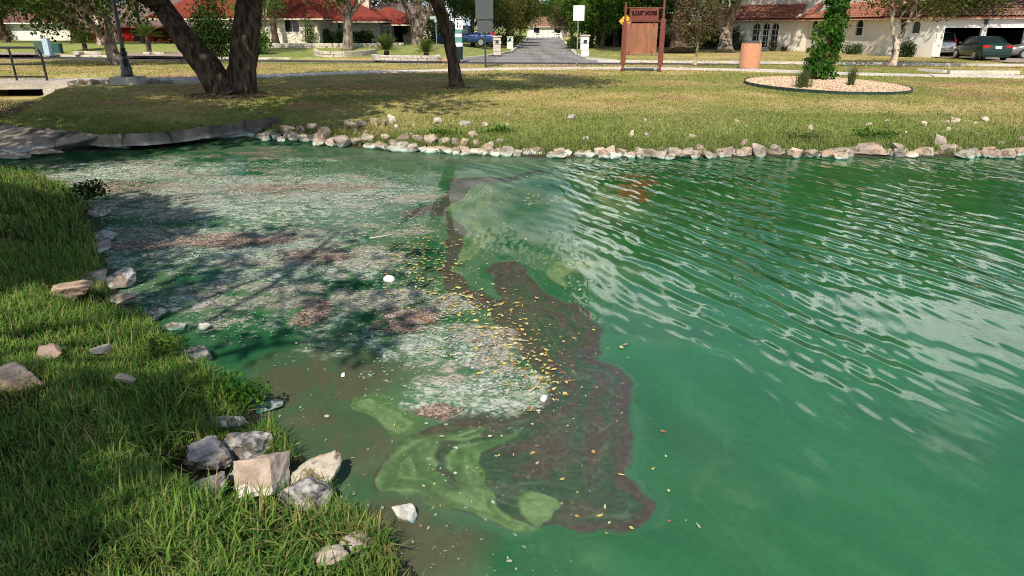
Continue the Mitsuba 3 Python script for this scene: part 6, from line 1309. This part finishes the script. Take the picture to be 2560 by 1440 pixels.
# ---------------------------------------------------------------- cars
def car(name, label, x, y, z, heading, paint_, kind='sedan'):
    t = thing(name, label, {'pickup': 'pickup truck'}.get(kind, 'car'))
    R = trimesh.transformations.rotation_matrix(heading, [0, 0, 1]); R[:3, 3] = (x, y, z)
    def P(owner, nm_, m, mat, smooth=False, label=None): m = m.copy(); m.apply_transform(R); return part(owner, nm_, m, mat, smooth=smooth, label=label)
    L, W, H = {'sedan': (4.75, 1.82, 1.46), 'suv': (4.7, 1.88, 1.72), 'pickup': (5.6, 1.95, 1.85)}[kind]
    if kind == 'sedan':
        prof = [(-2.37, 0.78, 0.90), (-2.30, 0.98, 0.96), (-2.0, 1.05, 0.98), (-1.5, 1.02, 1.0), (-0.5, 0.96, 1.0), (0.6, 0.94, 1.0), (1.0, 0.93, 0.99), (1.7, 0.86, 0.96), (2.2, 0.72, 0.86), (2.37, 0.60, 0.74)]
        cab = [(0.93, -1.75, 1.15, 0.95), (1.18, -1.35, 0.72, 0.86), (1.40, -0.85, 0.25, 0.74)]
    elif kind == 'suv':
        prof = [(-2.35, 0.95, 0.93), (-2.25, 1.08, 0.98), (-1.5, 1.08, 1.0), (0.6, 1.05, 1.0), (1.1, 1.04, 0.99), (1.8, 0.98, 0.96), (2.2, 0.85, 0.88), (2.35, 0.70, 0.76)]
        cab = [(1.03, -2.24, 1.25, 0.95), (1.40, -2.10, 0.85, 0.88), (1.64, -1.90, 0.40, 0.78)]
    else:
        prof = [(-2.8, 1.05, 0.97), (-2.7, 1.10, 0.99), (-1.0, 1.10, 1.0), (0.9, 1.10, 1.0), (1.3, 1.10, 0.99), (2.2, 1.05, 0.97), (2.65, 0.95, 0.92), (2.8, 0.75, 0.86)]
        cab = [(1.08, -0.75, 1.45, 0.94), (1.45, -0.65, 1.05, 0.88), (1.78, -0.50, 0.65, 0.78)]
    zb = 0.22 if kind == 'sedan' else 0.32
    xs = np.linspace(prof[0][0], prof[-1][0], 36); zt = np.interp(xs, [q[0] for q in prof], [q[1] for q in prof]); ww = np.interp(xs, [q[0] for q in prof], [q[2] for q in prof]) * W / 2
    ring = []
    for i, xx in enumerate(xs):
        w, a = ww[i], zt[i]; zm = zb + 0.45 * (a - zb)
        half = [(0, zb), (0.82 * w, zb), (0.96 * w, zb + 0.08), (w, zm), (0.985 * w, a - 0.14), (0.93 * w, a - 0.04), (0.82 * w, a), (0.4 * w, a + 0.02), (0, a + 0.03)]
        ring.append([(xx, p[0], p[1]) for p in half] + [(xx, -p[0], p[1]) for p in half[-2:0:-1]])
    ring = np.array(ring); n = ring.shape[1]; V = ring.reshape(-1, 3); F = []
    for i in range(len(xs) - 1):
        for j in range(n): a, b = i * n + j, i * n + (j + 1) % n; F += [(a, b, b + n), (a, b + n, a + n)]
    for j in range(1, n - 1): F += [(0, j + 1, j), ((len(xs) - 1) * n, (len(xs) - 1) * n + j, (len(xs) - 1) * n + j + 1)]
    body = trimesh.Trimesh(V, np.array(F), process=False); body.fix_normals()
    b = P(t, 'body', body, paint_, 50)
    def rring(z_, x0, x1, wf, m=24):
        a = np.linspace(0, 2 * np.pi, m, endpoint=False); e = 0.32
        c, s = np.sign(np.cos(a)) * np.abs(np.cos(a)) ** e, np.sign(np.sin(a)) * np.abs(np.sin(a)) ** e
        return np.column_stack([(x0 + x1) / 2 + c * (x1 - x0) / 2, s * wf * W / 2, np.full(m, z_)])
    rs = [rring(*q) for q in cab]; m_ = 24; V = np.vstack(rs); F = []
    for i in range(len(rs) - 1):
        for j in range(m_): a, b2 = i * m_ + j, i * m_ + (j + 1) % m_; F += [(a, b2, b2 + m_), (a, b2 + m_, a + m_)]
    P(t, 'windows', trimesh.Trimesh(V, np.array(F), process=False), 'car_glass', 50)
    top = cab[-1]; rr_ = [rring(top[0] - 0.01, top[1] - 0.03, top[2] + 0.05, top[3] + 0.02), rring(top[0] + 0.03, top[1] + 0.05, top[2] - 0.08, top[3] - 0.05), rring(H - 0.005, top[1] + 0.35, top[2] - 0.4, top[3] - 0.3)]
    V = np.vstack(rr_ + [[[(top[1] + top[2]) / 2, 0, H]]]); F = []
    for i in range(2):
        for j in range(m_): a, b2 = i * m_ + j, i * m_ + (j + 1) % m_; F += [(a, b2, b2 + m_), (a, b2 + m_, a + m_)]
    for j in range(m_): F.append((2 * m_ + j, 2 * m_ + (j + 1) % m_, 3 * m_))
    P(t, 'roof', trimesh.Trimesh(V, np.array(F), process=False), paint_, True)
    for sd in (-1, 1):
        wl, wr = cab[0][3] * W / 2, cab[-1][3] * W / 2
        for f0, f1 in ((0.02, 0.02), (0.40, 0.46), (0.97, 0.98)):
            x0 = cab[0][1] + (cab[0][2] - cab[0][1]) * f0; x1 = cab[-1][1] + (cab[-1][2] - cab[-1][1]) * f1
            P(t, 'pillar', tube([(x0, sd * (wl - 0.06), cab[0][0]), ((x0 + x1) / 2, sd * (cab[1][3] * W / 2 - 0.015), cab[1][0]), (x1, sd * wr, cab[-1][0])], 0.045, 6), paint_, True)
        P(t, 'mirror', trimesh.creation.icosphere(2, 0.5).apply_scale(1).apply_transform(np.diag([0.16, 0.22, 0.15, 1])).apply_translation((cab[0][2] - 0.35, sd * (W / 2 + 0.09), cab[0][0] + 0.10)), paint_, True)
        P(t, 'tail_light', bevbox(0.22, 0.42 if kind == 'sedan' else 0.20, 0.20 if kind == 'sedan' else 0.42, 0.03).apply_translation((-L / 2 + 0.13, sd * (W / 2 - 0.26 if kind == 'sedan' else W / 2 - 0.16), 0.84 if kind == 'sedan' else 1.02)), 'tail_red')
        P(t, 'headlight', bevbox(0.30, 0.36, 0.14, 0.03).apply_translation((L / 2 - 0.26, sd * (W / 2 - 0.28), 0.66 if kind == 'sedan' else 0.82)), 'plastic_white')
        r_ = 0.32 if kind == 'sedan' else 0.38
        for xw in (-L * 0.30, L * 0.295):
            tw = lathe([(0, -0.11), (r_ * 0.92, -0.11), (r_, -0.07), (r_, 0.07), (r_ * 0.92, 0.11), (0, 0.11)], sides=24); tw.apply_transform(trimesh.transformations.rotation_matrix(math.pi / 2, [1, 0, 0])); tw.apply_translation((xw, sd * (W / 2 - 0.09), r_))
            w_ = P(t, 'wheel', tw, 'tyre', 40)
            rm = lathe([(0, -0.02), (r_ * 0.25, -0.02), (r_ * 0.62, 0.005), (r_ * 0.66, 0.02), (r_ * 0.66, 0.0), (0, 0.0)], sides=20); rm.apply_transform(trimesh.transformations.rotation_matrix(-sd * math.pi / 2, [1, 0, 0])); rm.apply_translation((xw, sd * (W / 2 + 0.025), r_))
            P(w_, 'rim', rm, 'rim')
    P(t, 'bumper', bevbox(0.16, W * 0.92, 0.20, 0.04).apply_translation((-L / 2 + 0.04, 0, zb + 0.20)), paint_ if kind == 'sedan' else 'rim')
    P(t, 'number_plate', bevbox(0.03, 0.36, 0.17, 0.008).apply_translation((-L / 2 - 0.035 if kind != 'pickup' else -L / 2 - 0.02, 0, 0.80 if kind == 'sedan' else 0.86)), 'plate_white')
    return t
g_ = (30.142,45.706,0.44)
car('parked_car', 'dark green sedan parked on the driveway with its tail towards the pond', g_[0] + 0.41, g_[1] + 2.33, 0.46, math.radians(80), 'car_green', 'sedan')
car('parked_car', 'silver car with its tail gate facing out of the left garage opening', 30.95, 55.0, 0.45, math.radians(86), 'car_silver', 'suv')
car('parked_car', 'grey sedan cut by the right edge beside the green one', 35.7, 49.4, 0.46, math.radians(164), 'car_grey', 'sedan')
car('pickup_truck', 'bright blue pickup truck parked in the drive behind the waste station', *(-4.468,71,0.538)[:2], hz(-4.7, 71), math.radians(172), 'car_blue', 'pickup')
car('parked_car', 'white car parked behind the trees left of the park sign', *(16.939,131.769,0.45)[:2], 0.45, math.radians(20), 'car_white', 'suv')
car('parked_car', 'white car far along the shady drive left of the street', *(-4.908,110.743,0.6)[:2], 0.5, math.radians(170), 'car_white', 'sedan')

# ---------------------------------------------------------------- trees and shrubs of the street
def straight_tree(label, base, lean, h0, r0, crown, rad, n, leaf, lm, bark, seed, forks=1, clusters=60, spread=0.7, limbs=9, group=None, name='street_tree', shell=0.4):
    """A trunk of height h0 leaning towards 'lean'; with forks > 1 it splits low into several stems."""
    x, y, z = base; trunks = []
    r = np.random.default_rng(seed + 50)
    for k in range(forks):
        a = k / max(forks, 1) * 6.283 + 0.6; q = 0.0 if forks == 1 else 0.5
        j = h0 * (0.45 if forks > 1 else 0.5)
        trunks.append([((x, y, z - 0.15), r0), ((x + lean[0] * 0.4 + 0.04 * k, y, z + j), r0 * 0.86), ((x + lean[0] + q * h0 * 0.5 * math.cos(a), y + lean[1] + q * h0 * 0.3 * math.sin(a), z + h0), r0 * (0.6 if forks == 1 else 0.42))])
    return tree(name, label, trunks, crown, rad, n, leaf, lm, bark, seed, clusters, spread, limbs, group, shell=shell)
b = (10.164,40.664,0.45)
straight_tree('small slender crape myrtle with a thin bronze green crown beside the park sign', b, (0.1, 0), 1.35, 0.075, (b[0], b[1], 2.85), (1.35, 1.2, 1.05), 5600, 0.11, 'leaf_crape', 'bark_pale', 301, 1, 44, 0.30, 12, name='crape_myrtle', shell=0.3)
b = (20.677,39.819,0.45)
tree('crape_myrtle', 'crape myrtle with a smooth cream trunk forking below a wide green crown at right',
     [[((b[0], b[1], 0.3), 0.19), ((b[0] + 0.12, b[1], 1.3), 0.15), ((20.788,40.2,1.799), 0.14), ((20.418,40.2,2.712), 0.09), ((20.402,40,3.605), 0.06)],
      [((b[0] + 0.1, b[1] + 0.05, 1.2), 0.13), ((21.123,40.4,1.837), 0.12), ((21.579,40.6,2.715), 0.08), ((21.894,40.8,3.628), 0.06)]],
     (b[0] + 1.6, b[1], 5.2), (3.9, 2.8, 2.0), 11000, 0.13, 'leaf_olive', 'bark_pale', 311, 80, 0.55, 9, twig=0.02)
b = (29.689,54.3,0.568)
tree('leaning_shade_tree', 'dark trunked tree leaning to the right in front of the garage house', [[((b[0] - 0.3, b[1], 0.3), 0.34), ((30.352,53.8,2.396), 0.24), ((31.231,53,3.456), 0.18), ((31.68,52.5,4.48), 0.12)], [((b[0] - 0.4, b[1], 0.4), 0.26), ((28.651,54.2,2.122), 0.20), ((28.025,54,3.742), 0.14)]],
     (b[0] + 1.5, 51.0, 6.4), (5.2, 3.0, 2.3), 9000, 0.20, 'leaf_oak', 'bark_dark', 321, 70, 0.7, 8)
b = (18.031,62.356,0.45)
tree('pale_trunk_tree', 'big tree with a smooth pale forked trunk left of the arched windows',
     [[((b[0], b[1], 0.2), 0.62), ((18.293,63.4,1.745), 0.50), ((18.411,63.4,2.864), 0.42), ((18.779,63,3.958), 0.30), ((19.148,62.5,5.778), 0.24)],
      [((18.231,63.6,2.226), 0.36), ((17.827,63.8,3.344), 0.30), ((16.8,64,4.612), 0.24), ((15.805,64,6.167), 0.2)]],
     (b[0] + 1.0, 62.0, 11.8), (7.0, 5.0, 6.6), 17000, 0.30, 'leaf_oak', 'bark_grey', 331, 90, 0.95, 9)
b = (13.961,60.414,0.45)
tree('dark_trunk_tree', 'broad dark trunked tree in deep shade just right of the park sign',
     [[((b[0] - 0.2, b[1], 0.2), 0.85), ((13.908,61.4,1.768), 0.66), ((13.876,61.4,3.31), 0.55), ((13.238,61,4.809), 0.4)], [((13.918,61.5,2.697), 0.5), ((14.554,61.5,4.074), 0.36), ((15.054,61.5,5.725), 0.28)]],
     (b[0] - 0.3, 60.0, 11.6), (7.2, 5.0, 7.6), 19000, 0.32, 'leaf_deep', 'bark_dark', 341, 90, 0.9, 9)
b = (-22.684,42,0.45)
straight_tree('tree with a leaning grey trunk on the lawn strip behind the lamp post', b, (-0.5, -0.3), 2.5, 0.36, (b[0] - 1.5, b[1] - 1.5, 5.9), (6.0, 4.2, 3.0), 24000, 0.19, 'leaf_oak', 'bark_grey', 351, 2, 80, 0.75, 9)
b = (-13.78,61.942,0.75)
straight_tree('tree with a straight grey trunk in the curved bed wall', (b[0], b[1], 0.7), (0.3, 0), 3.6, 0.42, (b[0], b[1], 7.4), (4.6, 3.8, 2.9), 8500, 0.22, 'leaf_oak', 'bark_grey', 361, 1, 60, 0.8, 9)
b = (-8.639,66.948,0.75)
tree('many_stemmed_tree', 'grey tree dividing into several upright stems beside the grey roofed house',
     [[((b[0], b[1], 0.5), 0.55), ((b[0] + 0.1, b[1], 2.0), 0.46), ((b[0] + 0.3, b[1], 4.0), 0.28), ((b[0] - 0.6, b[1], 6.0), 0.2)],
      [((b[0] + 0.1, b[1], 1.8), 0.34), ((b[0] + 0.9, b[1], 3.2), 0.28), ((b[0] + 1.5, b[1] - 0.3, 4.4), 0.22), ((b[0] + 1.9, b[1] - 0.4, 6.0), 0.16)],
      [((b[0], b[1], 1.9), 0.30), ((b[0] - 0.6, b[1], 3.6), 0.22), ((b[0] - 1.4, b[1], 5.4), 0.16)]],
     (b[0], b[1] - 0.5, 8.0), (4.6, 3.6, 2.8), 8000, 0.22, 'leaf_bright', 'bark_grey', 371, 60, 0.75, 7)
b = (-21.252,53.106,0.5)
shrub('hanging_shrub', 'dark feathery shrub seen between the two trunks of the oak', b[0], b[1], 0.45, 1.75, 1.2, 3.9, 5200, 0.16, 'leaf_deep', 381, clusters=60)
tree('tall_shrub', 'many stemmed shrub with pale bare branches behind the right oak trunk', [[((b[0] + 1.2, b[1] + 5, 0.5), 0.12), ((b[0] + 1.0, b[1] + 5, 2.5), 0.09), ((b[0] + 0.2, b[1] + 5, 4.6), 0.06)], [((b[0] + 1.3, b[1] + 5, 0.5), 0.12), ((b[0] + 1.9, b[1] + 5, 2.5), 0.09), ((b[0] + 2.5, b[1] + 5, 4.6), 0.06)]],
     (b[0] + 1.4, b[1] + 5, 4.6), (2.6, 1.8, 2.4), 4200, 0.15, 'leaf_bright', 'bark_pale', 391, 44, 0.5, 7)
LIST = [
 # label, base (px,py,z), trunk height, radius, crown centre dz, radii, leaves, leaf size, material, bark, fork
 ('dark tree at the left edge in front of the white garage', (-50.496,74,0.798), 2.2, 0.30, 5.6, (5.5, 4, 2.6), 9000, 0.22, 'leaf_deep', 'bark_dark', 1),
 ('tree with foliage hanging over the white garage door', (-42.535,72,0.696), 2.4, 0.32, 5.2, (4.6, 4, 2.6), 9000, 0.20, 'leaf_oak', 'bark_dark', 2),
 ('thin trunked tree left of the red brick wall', (-36.814,66,0.639), 3.0, 0.22, 6.4, (4.2, 4, 2.4), 6500, 0.22, 'leaf_oak', 'bark_pale', 1),
 ('slender dark tree before the red walled house', (-34.93,70,0.601), 3.4, 0.16, 6.2, (3.6, 3, 2.2), 5200, 0.20, 'leaf_oak', 'bark_dark', 1),
 ('tall tree rising behind the red walled house', (-41.386,92,0.208), 4.0, 0.4, 8.5, (7, 5, 4.5), 10000, 0.30, 'leaf_deep', 'bark_grey', 1),
 ('round tree left of the garage house, beyond the bridge rail', (-65.053,78,0.709), 2.6, 0.4, 6.5, (7, 5, 4), 8000, 0.30, 'leaf_oak', 'bark_grey', 1),
 ('tall tree at the far left beyond the end of the bridge', (-88.493,86,0.53), 3.0, 0.4, 8.0, (9, 5, 5.5), 8000, 0.36, 'leaf_deep', 'bark_grey', 1),
 ('tall tree behind the garage house at far left', (-67.025,104,0.129), 4.0, 0.4, 9.5, (9, 5, 5.5), 11000, 0.34, 'leaf_oak', 'bark_grey', 1),
 ('tree overhanging the left end of the red roof', (-21.081,66,1.044), 4.2, 0.28, 8.0, (4.4, 3.4, 2.9), 7500, 0.20, 'leaf_oak', 'bark_dark', 1),
 ('tall tree behind the white chimney', (-22.885,92,0.772), 4.0, 0.4, 9.0, (7, 5, 4.6), 9000, 0.32, 'leaf_deep', 'bark_grey', 1),
 ('pale green tree behind the grey roofed house', (-16.493,100,0.627), 3.6, 0.35, 7.8, (6, 5, 4.2), 9000, 0.32, 'leaf_olive', 'bark_grey', 1),
 ('dark trunked tree beside the blue pickup truck', (-3.829,72,0.474), 2.7, 0.20, 5.3, (3.0, 3, 2.4), 8000, 0.18, 'leaf_deep', 'bark_dark', 1),
 ('shady tree behind the blue pickup truck', (-6.366,84,0.661), 2.6, 0.3, 6.0, (5.0, 4, 3.6), 11000, 0.22, 'leaf_deep', 'bark_dark', 1),
 ('olive green tree hanging over the kerb left of the street', (-2.324,78,0.629), 1.8, 0.22, 4.4, (3.2, 3, 2.5), 10000, 0.18, 'leaf_olive', 'bark_dark', 1),
 ('rounded tree with the lowest boughs left of the street', (-0.571,88,0.756), 1.9, 0.28, 4.7, (3.0, 3.2, 3.0), 10500, 0.20, 'leaf_olive', 'bark_dark', 1),
 ('tall grey green tree farther up the left side of the street', (0.169,104,0.766), 2.2, 0.32, 6.0, (3.4, 4, 4.2), 11000, 0.24, 'leaf_oak', 'bark_grey', 1),
 ('distant tree beside the left kerb near the end of the street', (1.404,130,0.543), 2.2, 0.3, 5.5, (3.4, 4, 3.8), 8000, 0.30, 'leaf_olive', 'bark_grey', 1),
 ('far tree left of the tan house at the end of the street', (3.898,172,0.277), 2.4, 0.4, 5.6, (4.2, 4, 3.2), 6000, 0.36, 'leaf_oak', 'bark_grey', 1),
 ('far tree behind the tan house at the end of the street', (8.229,186,0.194), 2.4, 0.4, 5.2, (4.6, 4, 2.6), 6000, 0.38, 'leaf_bright', 'bark_grey', 1),
 ('far tree right of the tan house at the end of the street', (11.753,165,0.365), 1.9, 0.4, 5.6, (4.2, 4, 3.8), 7000, 0.36, 'leaf_oak', 'bark_grey', 1),
 ('reddish tree up the right side of the street', (9.197,112,0.693), 1.4, 0.26, 4.4, (2.8, 3, 3.0), 7500, 0.26, 'leaf_crape', 'bark_dark', 1),
 ('big leaved bright green tree right of the road sign pole', (8.159,76,0.52), 1.5, 0.26, 4.9, (3.3, 3, 3.5), 11500, 0.24, 'leaf_bright', 'bark_dark', 1),
 ('bright green tree leaning out beside the white mailbox pillar', (8.83,73,0.521), 1.6, 0.24, 3.8, (2.1, 2, 2.1), 6500, 0.22, 'leaf_bright', 'bark_dark', 1),
 ('dark bushy tree just left of the park sign', (11.265,80,0.664), 2.2, 0.34, 10.5, (4.6, 4, 8.0), 14000, 0.32, 'leaf_deep', 'bark_dark', 1),
 ('dense tree behind the park sign', (13.512,78,0.789), 2.4, 0.34, 11.0, (5.5, 4, 8.2), 15000, 0.32, 'leaf_oak', 'bark_dark', 1),
 ('dark tree filling the gap between the park sign and the white house', (16.674,80,0.746), 2.4, 0.34, 11.5, (6.0, 4, 8.8), 15000, 0.34, 'leaf_deep', 'bark_dark', 1),
 ('tall tree towering behind the park sign', (16.309,104,0.554), 3.0, 0.5, 10.5, (8.0, 6, 7.2), 14000, 0.36, 'leaf_oak', 'bark_grey', 1),
 ('tall tree rising behind the clay tiled roof', (33.781,80,0.746), 4.0, 0.5, 14.5, (8.5, 5, 9.5), 16000, 0.45, 'leaf_oak', 'bark_grey', 1),
 ('tall tree rising behind the garage', (39.79,70,0.959), 4.0, 0.5, 14.0, (9.0, 6, 9.0), 16000, 0.44, 'leaf_deep', 'bark_grey', 1),
 ('tall tree rising behind the driveway at the right edge', (50.022,70,0.959), 4.0, 0.5, 13.0, (9.0, 6, 8.5), 15000, 0.44, 'leaf_oak', 'bark_grey', 1),
]
for i, (lab, bp, h0, r0, dz, rad, n, lf, lm, bk, fk) in enumerate(LIST):
    z0 = hz(bp[0], bp[1])
    straight_tree(lab, (bp[0], bp[1], z0), (0.15 * ((i * 7) % 5 - 2), 0.2), h0, r0, (bp[0] + 0.1 * ((i * 3) % 5 - 2), bp[1], z0 + dz), rad, n, lf, lm, bk, 400 + 11 * i, fk, 70, 0.20 * min(rad[0], 4.5), 7)
for i, (px, w, h, n, mt, lab) in enumerate([((11.788,82.075,0.45), 3.2, 1.7, 3800, 'leaf_hedge', 'dark low hedge in the shade left of the park sign'), ((15.373,78.762,0.45), 3.2, 1.8, 3800, 'leaf_hedge', 'dark low hedge in the shade behind the park sign'), ((18.98,72.873,0.45), 2.4, 2.2, 3600, 'leaf_hedge', 'dark shrub between the two big trunks'), ((6.208,72.873,0.45), 0.8, 1.1, 900, 'leaf_deep', 'small dark shrub at the kerb right of the street'),
     ((-1.756,87.597,0.45), 3.6, 1.3, 3600, 'leaf_hedge', 'dark shrub row behind the rough stone pillar'), ((-7.473,76.647,0.7), 2.0, 2.2, 3200, 'leaf_hedge', 'dark shrub mass behind the leaning tree'), ((-33.576,72.855,0.6), 3.4, 1.5, 3000, 'leaf_hedge', 'dark shrubs before the red walled house'), ((-56.067,87.365,0.5), 0.9, 1.2, 700, 'leaf_olive', 'thin pale green shrub before the white garage door'), ((-58.106,85.407,0.5), 0.8, 1.5, 700, 'leaf_olive', 'light green shrub left of the white garage door'), ((-19.972,57.393,0.55), 1.5, 1.6, 1900, 'leaf_bright', 'light green shrub just right of the oak trunk'), ((-25.409,68.917,0.7), 4.0, 2.0, 3800, 'leaf_deep', 'dark shrub mass behind the oak')]):
    shrub('shrub', lab, px[0], px[1], hz(px[0], px[1]) - 0.03, w, 0.9, h, n, 0.16, mt, 800 + i)
# ring of bare mulch round the trees on the strip
for i, (px, rx_) in enumerate([((20.572,39.613,0.45), 1.6), ((10.342,40.664,0.45), 0.9), ((-22.562,41.771,0.45), 1.1), ((-1.939,25.407,0.45), 0.55), ((-8.918,22.638,0.45), 1.3)]):
    e_ = sg.Point(px[0], px[1]).buffer(rx_, 16); c_ = np.array(biggest(organic(list(e_.exterior.coords), 0.10, 300 + i, freq=3)).exterior.coords)[:-1]
    m = flat(sg.Polygon(c_), 0.0); m = m.subdivide().subdivide(); m.vertices[:, 2] = height(m.vertices[:, 0], m.vertices[:, 1]) + 0.015
    struct(f'bare_soil_{i:03d}' if i else 'bare_soil', m, 'mulch')
